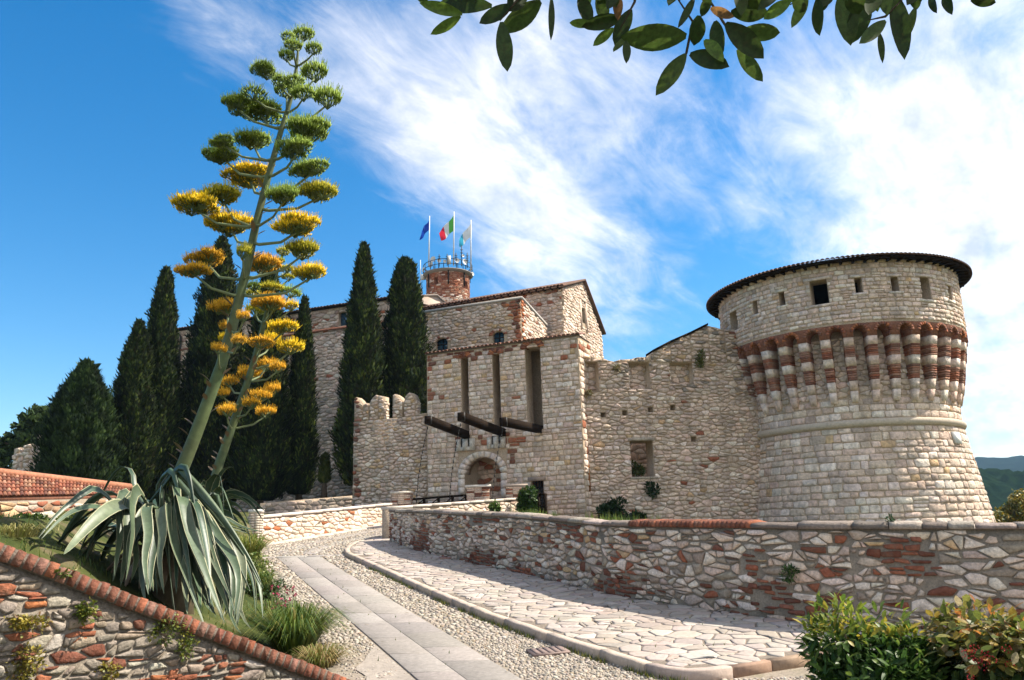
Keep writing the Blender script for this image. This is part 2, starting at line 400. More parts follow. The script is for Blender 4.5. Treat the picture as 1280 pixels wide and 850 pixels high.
def stone_mesh(poly, surf, d, gap, col, rough=.25):
    """one dressed stone standing proud of the mortar"""
    if area(poly) < 0: poly = poly[::-1]
    us = [p[0] for p in poly]; vs = [p[1] for p in poly]; w = max(us)-min(us); h = max(vs)-min(vs)
    cx, cy = cen(poly); sx = max(.4, 1-gap/max(w, .01)); sy = max(.4, 1-gap/max(h, .01))
    pl = [(cx+(p[0]-cx)*sx, cy+(p[1]-cy)*sy) for p in poly]
    if len(pl) <= 5:
        q = []; n = len(pl)
        for i in range(n):
            p0 = pl[i-1]; p = pl[i]; p1 = pl[(i+1) % n]
            k0 = random.uniform(.06, .2); k1 = random.uniform(.06, .2)
            q.append((p[0]+(p0[0]-p[0])*k0, p[1]+(p0[1]-p[1])*k0)); q.append((p[0]+(p1[0]-p[0])*k1, p[1]+(p1[1]-p[1])*k1))
        pl = q
    pl = [(p[0]+random.uniform(-.035, .035)*w, p[1]+random.uniform(-.035, .035)*h) for p in pl]
    n = len(pl); V = []; bev = min(.035, .16*min(w, h))
    tx = random.uniform(-.12, .12)*d/max(w, .05); ty = random.uniform(-.12, .12)*d/max(h, .05)
    for p in pl: V.append(surf(p[0], p[1], -.03))
    for p in pl: V.append(surf(p[0], p[1], d*random.uniform(.45, .7)))
    kx = max(.45, 1-2*bev/max(w, .02)); ky = max(.45, 1-2*bev/max(h, .02))
    for p in pl:
        q = (cx+(p[0]-cx)*kx, cy+(p[1]-cy)*ky)
        V.append(surf(q[0], q[1], d*(1+random.uniform(-rough, rough)*.6)+tx*(q[0]-cx)*6+ty*(q[1]-cy)*6))
    V.append(surf(cx+random.uniform(-.15, .15)*w, cy+random.uniform(-.15, .15)*h, d*(1+random.uniform(0, rough))))
    Fs = []
    for r in range(2):
        for i in range(n): Fs.append((r*n+i, r*n+(i+1) % n, (r+1)*n+(i+1) % n, (r+1)*n+i))
    for i in range(n): Fs.append((2*n+i, 2*n+(i+1) % n, 3*n))
    return V, Fs
def lay(cells, surf, parent, m, pal, depth=.05, gap=.03, limit=300, name='stone', colf=None, rough=.25):
    """the largest pieces in view become parts, the rest one joined part"""
    items = []
    for poly in cells:
        c = cen(poly); p = surf(c[0], c[1], 0)
        x, y, w = proj(p)
        nrm = np.array(surf(c[0], c[1], .1))-np.array(p); face = -np.dot(nrm, p)/(np.linalg.norm(nrm)*np.linalg.norm(p)+1e-9)
        vis = abs(area(poly))*max(face, .02)/(w*w) if (w > .2 and -20 < x < 1300 and -20 < y < 870) else 0
        items.append((vis, poly, c))
    items.sort(key=lambda t: -t[0])
    rest = MB()
    for k, (vis, poly, c) in enumerate(items):
        col = colf(c) if colf else None
        if col is None: col = pick(pal)
        d = depth*random.uniform(.55, 1.3)
        V, Fs = stone_mesh(poly, surf, d, gap*random.uniform(.55, 1.6), col, rough)
        if k < limit and vis > 0:
            b = MB(); b.add(V, Fs, col); b.build(name, m, parent)
        else: rest.add(V, Fs, col)
    if rest.v:
        o = rest.build(name+'s', m, parent); o['kind'] = 'stuff'
class Plane:
    """vertical wall face through two plan points; u along, v = height above z0, h = outwards"""
    def __init__(s, a, b, z0=0.0):
        a = np.array(a[:2], float); b = np.array(b[:2], float); s.a = a; d = b-a; s.L = float(np.hypot(*d)); s.d = d/s.L; s.z0 = z0
        s.n = np.array([s.d[1], -s.d[0]])
    def __call__(s, u, v, h=0.0):
        return (s.a[0]+s.d[0]*u+s.n[0]*h, s.a[1]+s.d[1]*u+s.n[1]*h, s.z0+v)
    def uv(s, px, py):
        d = pray(px, py); t = (s.n@s.a)/(s.n@d[:2]); p = d*t
        return (float((p[:2]-s.a)@s.d), float(p[2]-s.z0))
    def rect(s, x0, x1, y0, y1):    # pixel box -> u0,u1,v0,v1
        um, vm = s.uv((x0+x1)/2, (y0+y1)/2); u0 = s.uv(x0, (y0+y1)/2)[0]; u1 = s.uv(x1, (y0+y1)/2)[0]
        v1 = s.uv((x0+x1)/2, y0)[1]; v0 = s.uv((x0+x1)/2, y1)[1]
        return (u0, u1, v0, v1)
    def ax(s): return ((s.d[0], s.d[1], 0), (s.n[0], s.n[1], 0), (0, 0, 1))
def shell(surf, us, vs, holes, depth, mb=None, back=()):
    """wall skin with real openings; reveals run inwards; holes listed in back get a closed back"""
    mb = mb or MB()
    U = sorted(set([round(x, 4) for x in us]+[round(x, 4) for h in holes for x in h[:2]]))
    V = sorted(set([round(x, 4) for x in vs]+[round(x, 4) for h in holes for x in h[2:4]]))
    inh = lambda u, v: any(h[0] < u < h[1] and h[2] < v < h[3] for h in holes)
    for i in range(len(U)-1):
        for j in range(len(V)-1):
            if inh((U[i]+U[i+1])/2, (V[j]+V[j+1])/2): continue
            mb.add([surf(U[i], V[j], 0), surf(U[i+1], V[j], 0), surf(U[i+1], V[j+1], 0), surf(U[i], V[j+1], 0)], [(0, 1, 2, 3)])
    for k, h in enumerate(holes):
        dp = h[4] if len(h) > 4 else depth
        a = [(h[0], h[2]), (h[1], h[2]), (h[1], h[3]), (h[0], h[3])]
        f = [surf(p[0], p[1], 0) for p in a]; g = [surf(p[0], p[1], -dp) for p in a]
        mb.add(f+g, [(0, 4, 5, 1), (1, 5, 6, 2), (2, 6, 7, 3), (3, 7, 4, 0)]+([(4, 7, 6, 5)] if k in back else []))
    return mb
def lin(a, b, n): return [a+(b-a)*i/n for i in range(n+1)]
def prism(mb, poly, surf, h0, h1, col=None):
    """polygon in (u,v) extruded from h0 to h1"""
    if area(poly) < 0: poly = poly[::-1]
    n = len(poly); V = [surf(p[0], p[1], h1) for p in poly]+[surf(p[0], p[1], h0) for p in poly]
    mb.add(V, [tuple(range(n)), tuple(range(2*n-1, n-1, -1))]+[(i, n+i, n+(i+1) % n, (i+1) % n) for i in range(n)], col)
def interp(x, xs, ys): return float(np.interp(x, xs, ys))
# ------------------------------------------------------------------ ground
WALL = [(-3.94, 25.1), (-3.1, 23.0), (-2.22, 21.03), (-1.2, 19.2), (-.2, 17.58), (.75, 15.75), (1.66, 14.02), (2.18, 13.38), (3.48, 11.81), (4.2, 11.25), (6.0, 10.25), (8.6, 9.3)]
WALL_H = [.96, 1.06, 1.14, 1.19, 1.23, 1.25, 1.26, 1.29, 1.36, 1.37, 1.40, 1.43]
KERB = [(4.3, 10.1), (3.38, 9.77), (2.56, 9.45), (2.1, 9.22), (1.80, 9.20), (1.47, 9.43), (.5, 11.04), (-.48, 12.83), (-1.62, 15.31), (-3.18, 18.88), (-4.55, 22.0), (-4.80, 23.0), (-4.93, 23.93), (-4.95, 25.17), (-4.72, 26.34), (-4.3, 27.5), (-3.85, 28.4)]
def plane_z(y): return GC+GA*min(y, 37.0)
FWA = np.array([-4.15, 6.3]); FWB = np.array([-1.87, 9.0])            # foreground wall, plan
FZA, FZB = P(0, 668, 6.3)[2], P(425, 848, 9.0)[2]
FWd = (FWB-FWA)/np.linalg.norm(FWB-FWA); FWL = float(np.linalg.norm(FWB-FWA)); FWp = np.array([-FWd[1], FWd[0]])
def sstep(x, a, b):
    t = min(1, max(0, (x-a)/(b-a))); return t*t*(3-2*t)
LEFT_Y = [2, 9.4, 12, 17, 22.3, 24.05, 26.19, 29.27, 33.87, 40]
LEFT_X = [.6, -1.95, -3.0, -5.2, -7.45, -8.0, -8.4, -7.25, -5.4, -3.2]
def wall_x(y):
    ys = [p[1] for p in WALL][::-1]; xs = [p[0] for p in WALL][::-1]
    return interp(y, ys, xs) if y < 25.1 else -3.94+(y-25.1)*.62
def bed_z(x, y):
    rx_, ry_ = x-FWA[0], y-FWA[1]; w = rx_*FWd[0]+ry_*FWd[1]; p = rx_*FWp[0]+ry_*FWp[1]
    b = FZA-.12+(FZB-FZA)/FWL*w+.367*p
    b -= .5*sstep(p, .05, .6)*(1-sstep(p, 5, 9))
    return min(b, .35+.06*max(0, y-20)), w, p
def gz(x, y, bank=True):
    rz = plane_z(y)
    lx = interp(y, LEFT_Y, LEFT_X)
    bed, w, p = bed_z(x, y)
    z = rz-.05
    if y > 24.0 and x < lx-.4:                        # ground behind the lit wall, cypress terrace
        z = max(rz-.05, .55+.02*(y-26))+.5*sstep(-x, 8, 14)
    elif x < lx and p > 0 and w > -6:
        if bank: z = max(rz-.06, bed)
        else: z = min(rz-.06, -1.9) if y < 12 else rz-.3
    elif p <= 0 and x < 0 and w < FWL+.2:
        z = min(rz, -1.9)
    xw = wall_x(y)
    if x > xw+.35 and y > 9.0:                        # dry moat behind the parapet
        k = sstep(x-xw, .35, 2.2); z = z-.2-1.6*k
        if y > 33: z = z+1.0*sstep(y, 33, 36)
    # the castle hill falls away
    r = math.hypot(x-2, y-25); z -= 70*sstep(r, 55, 260)
    z -= 22*sstep(x, 17, 45)*(1-sstep(r, 55, 260))
    z += .05*mnoise.noise(Vector((x*.9, y*.9, 3)))*(1 if (x < lx-.2 or x > xw+.5) else .0)
    return z
def make_ground():
    def axis(lo, hi, st, far):
        a = list(np.arange(lo, hi+1e-6, st)); s = st; x = hi
        while x < far: s *= 1.35; x += s; a.append(x)
        s = st; x = lo; pre = []
        while x > -far: s *= 1.35; x -= s; pre.append(x)
        return pre[::-1]+a
    xs = axis(-26, 26, .3, 4500); ys = axis(-3, 44, .3, 4500)
    V = [(x, y, gz(x, y, False)) for y in ys for x in xs]; nx = len(xs)
    F = [(j*nx+i, j*nx+i+1, (j+1)*nx+i+1, (j+1)*nx+i) for j in range(len(ys)-1) for i in range(nx-1)]
    b = MB(); b.add(V, F); o = b.build('ground', 'ground', None, smooth=True, origin=(0, 0, 0)); o['kind'] = 'structure'
make_ground()
def make_bank():
    ws = lin(-5, 19, 96); ps = [.2]+lin(.45, 16, 64); V = []
    for p in ps:
        for w in ws:
            x, y = FWA[0]+FWd[0]*w+FWp[0]*p, FWA[1]+FWd[1]*w+FWp[1]*p; z = gz(x, y)
            if x >= interp(y, LEFT_Y, LEFT_X): z = plane_z(y)-.07
            V.append((x, y, z+.012))
    n = len(ws); b = MB(); b.add(V, [(j*n+i, j*n+i+1, (j+1)*n+i+1, (j+1)*n+i) for j in range(len(ps)-1) for i in range(n-1)])
    o = b.build('bank', 'ground', None, True); o['kind'] = 'structure'
make_bank()

# ------------------------------------------------------------------ road with slabs and cobbles
ROAD = None
def SL(y): return interp(y, [3, 9.55, 11.79, 22.34], [1.55, -1.18, -2.12, -6.57])
def SR(y): return interp(y, [3, 9.42, 11.84, 22.2], [2.68, 0.0, -1.01, -5.36])
def KX(y):
    k = KERB[5:-2]; return interp(y, [p[1] for p in k], [p[0] for p in k])
def make_road():
    global ROAD
    b = MB(); ys = lin(2.5, 38, 90); V = []; nx = 10
    for y in ys:
        xl = interp(y, LEFT_Y, LEFT_X)-.15; xr = (wall_x(y)+.2) if y > 9.2 else 7.5
        for i in range(nx+1): V.append((xl+(xr-xl)*i/nx, y, plane_z(y)-.006))
    F = [(j*(nx+1)+i, j*(nx+1)+i+1, (j+1)*(nx+1)+i+1, (j+1)*(nx+1)+i) for j in range(len(ys)-1) for i in range(nx)]
    b.add(V, F); ROAD = b.build('road', 'roadbed', None, origin=(0, 10, plane_z(10))); ROAD['kind'] = 'structure'
    S = lambda x, y, h: (x, y, plane_z(y)+h)
    # two columns of paving slabs
    def slab(poly, k=1.0):
        c = cen(poly); q = [(c[0]+(p[0]-c[0])*.985, c[1]+(p[1]-c[1])*.985) for p in poly]
        if area(q) < 0: q = q[::-1]
        col = vary((.28*k, .25*k, .225*k), .12, .02); n = len(q); mb = MB()
        dz = random.uniform(.006, .014)
        q2 = [(c[0]+(p[0]-c[0])*.975, c[1]+(p[1]-c[1])*.975) for p in q]
        V = [S(p[0], p[1], -.03) for p in q]+[S(p[0], p[1], dz-.005) for p in q]+[S(p[0], p[1], dz) for p in q2]
        Fs = [(r*n+i, r*n+(i+1) % n, (r+1)*n+(i+1) % n, (r+1)*n+i) for r in range(2) for i in range(n)]+[tuple(2*n+i for i in range(n))]
        mb.add(V, Fs, col); mb.build('paving_slab', 'slab', ROAD)
    for c0, c1 in ((0, .47), (.47, 1)):
        y = 5.0+random.random()*.3
        while y < 22.2:
            y2 = min(y+random.uniform(.75, 1.25), 22.25)
            if 22.25-y2 < .35: y2 = 22.25
            X = lambda k, yy: SL(yy)+(SR(yy)-SL(yy))*k
            slab([(X(c0, y), y), (X(c1, y), y), (X(c1, y2), y2), (X(c0, y2), y2)]); y = y2
    # cross strip
    x = -7.35
    while x < -4.75:
        x2 = min(x+random.uniform(.6, .9), -4.7); slab([(x, 22.32), (x2, 22.30), (x2, 22.55), (x, 22.57)], 1.12); x = x2
    # two curved tracks past the strip
    def track(px, w):
        pts = [G(*p) for p in px]; d = [0]
        for i in range(1, len(pts)): d.append(d[-1]+np.hypot(*(pts[i]-pts[i-1])[:2]))
        n = max(3, int(d[-1]/.95)); q = []
        for i in range(n+1):
            s = d[-1]*i/n; q.append(np.array([np.interp(s, d, [p[0] for p in pts]), np.interp(s, d, [p[1] for p in pts])]))
        L = []
        for i in range(n+1):
            t = q[min(i+1, n)]-q[max(i-1, 0)]; t = t/np.hypot(*t); nn = np.array([-t[1], t[0]]); L.append((q[i]+nn*w/2, q[i]-nn*w/2))
        for i in range(n): slab([tuple(L[i][0]), tuple(L[i][1]), tuple(L[i+1][1]), tuple(L[i+1][0])], 1.05)
    track([(353, 693), (366, 686), (388, 679.5), (420, 673), (455, 665.5), (486, 658.5), (520, 650)], .5)
    track([(386, 693), (392, 688), (405, 682.5), (425, 678), (455, 672), (480, 667)], .45)
    # pebbles
    pal = [((.36, .305, .25), 3), ((.42, .37, .31), 2), ((.26, .22, .18), 2.5), ((.30, .23, .165), .7), ((.19, .17, .15), 1.2)]
    mb = MB()
    def pebble(x, y, s):
        n = 6; a0 = random.random()*6.3; r = s*random.uniform(.36, .5); e = random.uniform(.7, 1.0); h = s*random.uniform(.12, .24)
        ca, sa = math.cos(a0), math.sin(a0); V = []
        for k, (rr, hh) in enumerate(((1, -.01), (.93, h*.6), (.5, h))):
            for i in range(n):
                t = 2*math.pi*i/n; ux = math.cos(t)*r*rr; uy = math.sin(t)*r*e*rr
                V.append(S(x+ux*ca-uy*sa, y+ux*sa+uy*ca, hh))
        mb.add(V, [(q*n+i, q*n+(i+1) % n, (q+1)*n+(i+1) % n, (q+1)*n+i) for q in range(2) for i in range(n)]+[tuple(2*n+i for i in range(n))], pick(pal))
    y = 7.6
    while y < 31:
        s = .05 if y < 11.5 else (.075 if y < 18 else .11); 
        xl = interp(y, LEFT_Y, LEFT_X)+.1; xr = KX(y)-.06 if 9.2 < y < 27 else (3.6 if y <= 9.2 else wall_x(y)-.2)
        x = xl
        while x < xr:
            px, py = x+random.uniform(-.35, .35)*s, y+random.uniform(-.35, .35)*s
            band = SL(py)-.03 < px < SR(py)+.03 and py < 22.3
            strip = 22.27 < py < 22.6
            white = py < 11.2 and px < SL(py)-.02 and mnoise.noise(Vector((px*1.2, py*1.2, 0))) > -.05
            if not band and not strip and random.random() > (.6 if white else .06):
                u, v, w_ = proj(S(px, py, 0))
                if -30 < u < 1100 and v < 880: pebble(px, py, s*random.uniform(.6, 1.3)*(.75 if white else 1))
            x += s*.92
        y += s*.9
    o = mb.build('cobbles', 'pebble', ROAD); o['kind'] = 'stuff'
    # worn concrete patch beside the slabs
    mb = MB(); pts = []
    for k in range(26):
        y = 7.5+k*.15; pts.append((y, SL(y)-.03, max(interp(y, LEFT_Y, LEFT_X)+.25, SL(y)-.85)+.12*mnoise.noise(Vector((y*2.1, 0, 5)))+.5*max(0, (y-10)/1.3)))
    for i in range(len(pts)-1):
        (ya, ra, la), (yb, rb, lb) = pts[i], pts[i+1]
        if la >= ra or lb >= rb: break
        mb.add([S(la, ya, .006), S(ra, ya, .006), S(rb, yb, .006), S(lb, yb, .006)], [(0, 1, 2, 3)], (.31, .265, .225))
    mb.build('concrete_patch', 'slab', ROAD)
make_road()

# ------------------------------------------------------------------ raised footpath with kerb and crazy paving
def make_path():
    region = KERB+[p for p in WALL if p[0] < 5.5]+[(5.2, 10.6)]
    kh = .10
    S = lambda x, y, h: (x, y, plane_z(y)+kh+h)
    b = MB(); 
    xs = lin(-5.6, 6, 80); ys = lin(9, 28.5, 120)
    # sheet clipped to the region outline: strips between kerb and wall
    V = []; n = 110
    for i in range(n+1):
        y = 9.25+(28.2-9.25)*i/n
        if y < 9.44: xa = interp(y, [9.22, 9.44], [2.1, 1.47])
        else: xa = interp(y, [p[1] for p in KERB[5:]], [p[0] for p in KERB[5:]])
        xb = wall_x(y)+.1 if y > 11 else interp(y, [9.22, 9.45, 9.77, 10.1, 11.0], [2.1, 2.56, 3.38, 4.3, 4.6])
        xb = max(xb, xa+.02); V += [S(xa, y, -.004), S(xb, y, -.004)]
    b.add(V, [(2*i, 2*i+1, 2*i+3, 2*i+2) for i in range(n)])
    pv = b.build('pavement', 'paste', None, origin=(0, 15, plane_z(15))); pv['kind'] = 'structure'
    cells = split_some(cells_rubble(-5.6, 5.4, 9.0, 28.4, .22, .23, .49, .49, .26), .35)
    out = []
    for c in cells:
        m_ = cen(c)
        if not inpoly(m_, region): continue
        near = 9
        for i in range(len(KERB)-1):
            a_ = np.array(KERB[i]); d_ = np.array(KERB[i+1])-a_; q_ = np.array(m_)-a_; tt_ = min(1, max(0, float(q_@d_)/float(d_@d_))); near = min(near, float(np.hypot(*(q_-d_*tt_))))
        if near < .13: continue
        out.append(c)
    pal = [((.385, .325, .28), 4), ((.42, .36, .315), 3), ((.32, .27, .23), 2), ((.36, .29, .245), 1.2)]
    lay(out, lambda u, v, h: S(u, v, h*.45), pv, 'flagst', pal, depth=.022, gap=.022, name='flagstone', rough=.12)
    # kerb stones
    pts = [np.array(p) for p in KERB]; d = [0]
    for i in range(1, len(pts)): d.append(d[-1]+np.hypot(*(pts[i]-pts[i-1])))
    at = lambda s: np.array([np.interp(s, d, [p[0] for p in pts]), np.interp(s, d, [p[1] for p in pts])])
    def tan(s):
        t = at(min(s+.12, d[-1]))-at(max(s-.12, 0)); return t/np.hypot(*t)
    s = 0.0
    s_brick = 2.1
    while s < d[-1]-.2:
        Lk = random.uniform(.8, 1.25) if s > s_brick else .55
        e = min(s+Lk, d[-1]); m = 4 if s > s_brick else 1; mb = MB()
        col = vary((.42, .345, .28), .08) if s > s_brick else vary((.29, .19, .13), .15)
        rings = []
        for i in range(m+1):
            q = s+.012+(e-s-.024)*i/m; c = at(q); t = tan(q); nn = np.array([-t[1], t[0]])     # nn points to the road side
            z = plane_z(c[1]); jj = random.uniform(-.006, .006); rw = .0
            top = (kh+.012+jj) if s > s_brick else kh+.004
            prof = [(.07, -.05), (.068+jj, top-.018), (.052, top), (-.06, top), (-.07, top-.02), (-.07, -.05)]
            rings.append([(c[0]+nn[0]*a, c[1]+nn[1]*a, z+h) for a, h in prof])
        V = [p for r in rings for p in r]; n6 = 6
        Fs = [(i*n6+k, (i+1)*n6+k, (i+1)*n6+(k+1) % n6, i*n6+(k+1) % n6) for i in range(m) for k in range(n6)]
        Fs += [tuple(range(n6)), tuple(m*n6+k for k in range(n6))[::-1]]
        mb.add(V, Fs, col); mb.build('kerb_stone', 'flagst', pv); s = e
    return pv, at, tan, d[-1]
PAVE, kat, ktan, KL = make_path()

# covers set in the paving
def cover(name, px, py, sx, sy, rot, zoff, label, col):
    g = G(px, py); z = plane_z(g[1])+zoff; ca, sa = math.cos(rot), math.sin(rot); t = thing(name, (g[0], g[1], z), label, 'drain cover')
    A = ((ca, sa, GA*sa), (-sa, ca, GA*ca), (0, 0, 1)); mb = MB(); mb.box((g[0], g[1], z), sx, sy, .012, A, col); mb.build('frame', 'slab', t)
    mb = MB()
    for k in range(5): mb.box((g[0]+A[0][0]*sx*(-.7+.35*k), g[1]+A[0][1]*sx*(-.7+.35*k), z+A[0][2]*sx*(-.7+.35*k)+.014), sx*.12, sy*.85, .006, A, tuple(.8*c for c in col))
    mb.build('bars', 'slab', t)
cover('drain_cover', 571, 702.5, .42, .2, .2, .117, 'reddish rectangular cover set in the stone footpath', (.36, .20, .16))
cover('drain_cover', 685, 816, .24, .16, .3, .02, 'small brown drain cover in the cobbles beside the kerb', (.26, .19, .17))

# ------------------------------------------------------------------ the long parapet beside the footpath
class PathSurf:
    def __init__(s, pts, hs, zf):
        s.p = [np.array(p, float) for p in pts]; s.D = [0]
        for i in range(1, len(pts)): s.D.append(s.D[-1]+float(np.hypot(*(s.p[i]-s.p[i-1]))))
        s.hs = hs; s.zf = zf; s.L = s.D[-1]
    def at(s, u): return np.array([np.interp(u, s.D, [p[0] for p in s.p]), np.interp(u, s.D, [p[1] for p in s.p])])
    def nrm(s, u):
        t = s.at(min(u+.3, s.L))-s.at(max(u-.3, 0)); t = t/np.hypot(*t); return np.array([t[1], -t[0]])
    def H(s, u): return float(np.interp(u, s.D, s.hs))
    def __call__(s, u, v, h=0.0):     # v in 0..1.3, stretched to the local height
        c = s.at(u); n = s.nrm(u); z = s.zf(c[1]); return (c[0]+n[0]*h, c[1]+n[1]*h, z+v*s.H(u)/1.3)
def make_parapet():
    ps = PathSurf(WALL, WALL_H, lambda y: plane_z(y)+.08)
    t = thing('parapet_wall', (*ps.at(ps.L*.5), plane_z(ps.at(ps.L*.5)[1])+.08), 'long curving rubble parapet wall with stone coping beside the footpath', 'wall')
    b = MB(); us = lin(0, ps.L, 60)
    top = 1.2
    for i in range(60):
        a, c = us[i], us[i+1]
        b.add([ps(a, -.15), ps(c, -.15), ps(c, top), ps(a, top), ps(a, -3.2, -.42), ps(c, -3.2, -.42), ps(c, top, -.42), ps(a, top, -.42)],
              [(0, 1, 2, 3), (5, 4, 7, 6), (3, 2, 6, 7)])
    b.add([ps(0, -.15), ps(0, top), ps(0, top, -.42), ps(0, -3.2, -.42)], [(0, 1, 2, 3)])
    b.build('wall_core', 'mortar_near', t)
    zone = lambda c: mnoise.noise(Vector((c[0]*.75, c[1]*1.3, 11.5)))+.22*mnoise.noise(Vector((c[0]*4, c[1]*6, 1))) > (.33 if c[0] > 1.6 else -.2)
    def colf(c):
        if zone(c): return vary(random.choice((BRICK, DBRICK, DBRICK, (.26, .10, .06))), .25)
        return None
    cells = []
    for (a, c, w, h) in ((0, 6, .17, .10), (6, 12, .155, .095), (12, 16.5, .155, .088), (16.5, ps.L, .175, .095)):
        cl = [q for q in split_some(cells_rubble(a, c, 0, top, w*1.12, h*1.12, .46, .32, .27), .45) if not zone(cen(q))]+[q for q in cells_ashlar(a, c, 0, top, (.07, .085), (.17, .27)) if zone(cen(q))]
        cells += trim(cl, [[(a, 0), (c, 0), (c, top-.01), (a, top-.01)]])
    lay(cells, ps, t, 'stone_near', PAL_PAR, depth=.03, gap=.034, colf=colf, rough=.5)
    # end face stones
    ef = Plane((WALL[0][0]-.36*.5+.0, WALL[0][1]+.0), (WALL[0][0], WALL[0][1]))
    # coping
    u = -.04; ub0 = None
    while u < ps.L-.1:
        x, y, _ = proj(ps(max(u, 0), 1.3)); brick = 778 < x < 936
        w = .085 if brick else random.uniform(.28, .75); e = min(u+w, ps.L); mb = MB(); m = 1 if brick else 5; rings = []
        col = vary(random.choice((BRICK, DBRICK, DBRICK)), .2) if brick else vary(random.choice(((.30, .245, .20), (.36, .30, .245), (.24, .195, .165), (.19, .155, .13))), .15)
        hh = .1 if brick else random.uniform(.055, .095)
        for i in range(m+1):
            q = min(max(u+.006+(e-u-.012)*i/m, 0), ps.L); j = random.uniform(-.022, .022) if not brick else 0
            base = top-.005; k = 1.3/ps.H(q)
            prof = [(.05, base), (.065+j, base+hh*.45*k), (.035, base+hh*.92*k+j*.4), (-.2, base+(hh+.018)*k), (-.44, base+hh*.8*k), (-.46, base)]
            if u < 0 and i == 0: rings.append([tuple(np.array(ps(0, pv, ph))-np.array([*ps.nrm(0)[::-1], 0])*[-.0, 0, 0]) for ph, pv in prof])
            else: rings.append([ps(q, pv, ph) for ph, pv in prof])
        V = [p for r in rings for p in r]; n6 = 6
        Fs = [(i*n6+k, (i+1)*n6+k, (i+1)*n6+(k+1) % n6, i*n6+(k+1) % n6) for i in range(m) for k in range(n6)]+[tuple(range(n6)), tuple(m*n6+k for k in range(n6))[::-1]]
        mb.add(V, [f[::-1] for f in Fs], col); mb.build('coping_brick' if brick else 'coping_stone', 'stone_near', t); u = e
    return ps
PAR = make_parapet()

# ------------------------------------------------------------------ foreground brick-capped wall
def make_front_wall():
    pl = Plane(FWA-FWd*1.6, FWB+FWd*.15); du = 1.6
    zc = lambda u: FZA+(FZB-FZA)*(u-du)/FWL             # cap line
    L = pl.L; z0 = -2.3
    t = thing('garden_wall', (*pl(L/2, 0, -.2)[:2], z0), 'sloping rubble and brick garden wall with brick-on-edge cap below the agave', 'wall')
    b = MB(); S = lambda u, v, h=0.0: (pl(u, 0, h)[0], pl(u, 0, h)[1], v)
    pr = .135
    poly = [(0, z0), (L, z0), (L, zc(L)-pr), (0, zc(0)-pr)]
    prism(b, poly, S, -.42, 0); b.build('wall_core', 'mortar_shade_dirt', t)
    zone = lambda c: mnoise.noise(Vector((c[0]*1.5, c[1]*2.6, 4.2)))+.3*mnoise.noise(Vector((c[0]*5, c[1]*9, 1))) > .2
    cl = [q for q in split_some(cells_rubble(0, L, z0, zc(0), .14, .075, .44, .26, .30), .4) if not zone(cen(q))]+[q for q in cells_ashlar(0, L, z0, zc(0), (.045, .065), (.10, .2)) if zone(cen(q))]
    cl = trim(cl, [[(0, z0), (L, z0), (L, zc(L)-pr-.03), (0, zc(0)-pr-.03)]], (), .0012)
    def colf(c):
        if zone(c) and random.random() < .85: return vary(random.choice((BRICK, DBRICK, OBRICK, BRICK)), .25)
        return None
    lay(cl, S, t, 'stone_near', [((.34, .285, .23), 3), ((.26, .215, .175), 3), ((.44, .385, .32), 1.2), ((.30, .23, .175), 2), (BRICK, .7), (DBRICK, .9)], depth=.02, gap=.024, colf=colf, rough=.6)  # stone tones greyed and darkened too, standing in for tree shade
    # bricks on edge; each runs across the wall
    sl = math.atan2(FZB-FZA, FWL); ca, sa = math.cos(sl), math.sin(sl)
    A0 = np.array([pl.d[0]*ca, pl.d[1]*ca, sa]); A1 = np.array([pl.n[0], pl.n[1], 0]); A2 = np.cross(A0, A1)
    if A2[2] < 0: A2 = -A2
    u = .02
    while u < L-.02:
        w = random.uniform(.062, .069); c = np.array(S(u+.035, zc(u+.035), -.17))
        mb = MB(); cc = c-A2*(.06+random.uniform(-.006, .006))
        col = vary(random.choice((BRICK, DBRICK, DBRICK, (.23, .09, .06), (.24, .12, .09))), .22)
        hx, hy, hz = w/2, .225+random.uniform(-.008, .012), .06
        # box with bevelled long edges
        V = []; e = .004
        for y in (-hy, hy):
            for (x, z) in ((-hx+e, -hz), (hx-e, -hz), (hx, -hz+e), (hx, hz-e), (hx-e, hz), (-hx+e, hz), (-hx, hz-e), (-hx, -hz+e)):
                j = random.uniform(-.0025, .0025); V.append(cc+A0*(x+j)+A1*y+A2*(z+j))
        mb.add(V, [tuple(range(8)), tuple(range(15, 7, -1))]+[(i, 8+i, 8+(i+1) % 8, (i+1) % 8) for i in range(8)], col)
        mb.build('cap_brick', 'stone_near', t); u += .0765/ca*1.0
    # mortar bed of the cap
    mb = MB(); V = []
    for (uu) in (0.0, L):
        for (h, k) in ((.046, -.122), (.046, -.007), (-.385, -.007), (-.385, -.122)):
            V.append(np.array(S(uu, zc(uu), h))+A2*k)
    mb.add(V, [(0, 1, 2, 3), (7, 6, 5, 4), (0, 4, 5, 1), (1, 5, 6, 2), (2, 6, 7, 3), (3, 7, 4, 0)]); mb.build('cap_mortar', 'mortar_dark', t)
    return pl, S, zc
FW, FWS, FWZ = make_front_wall()

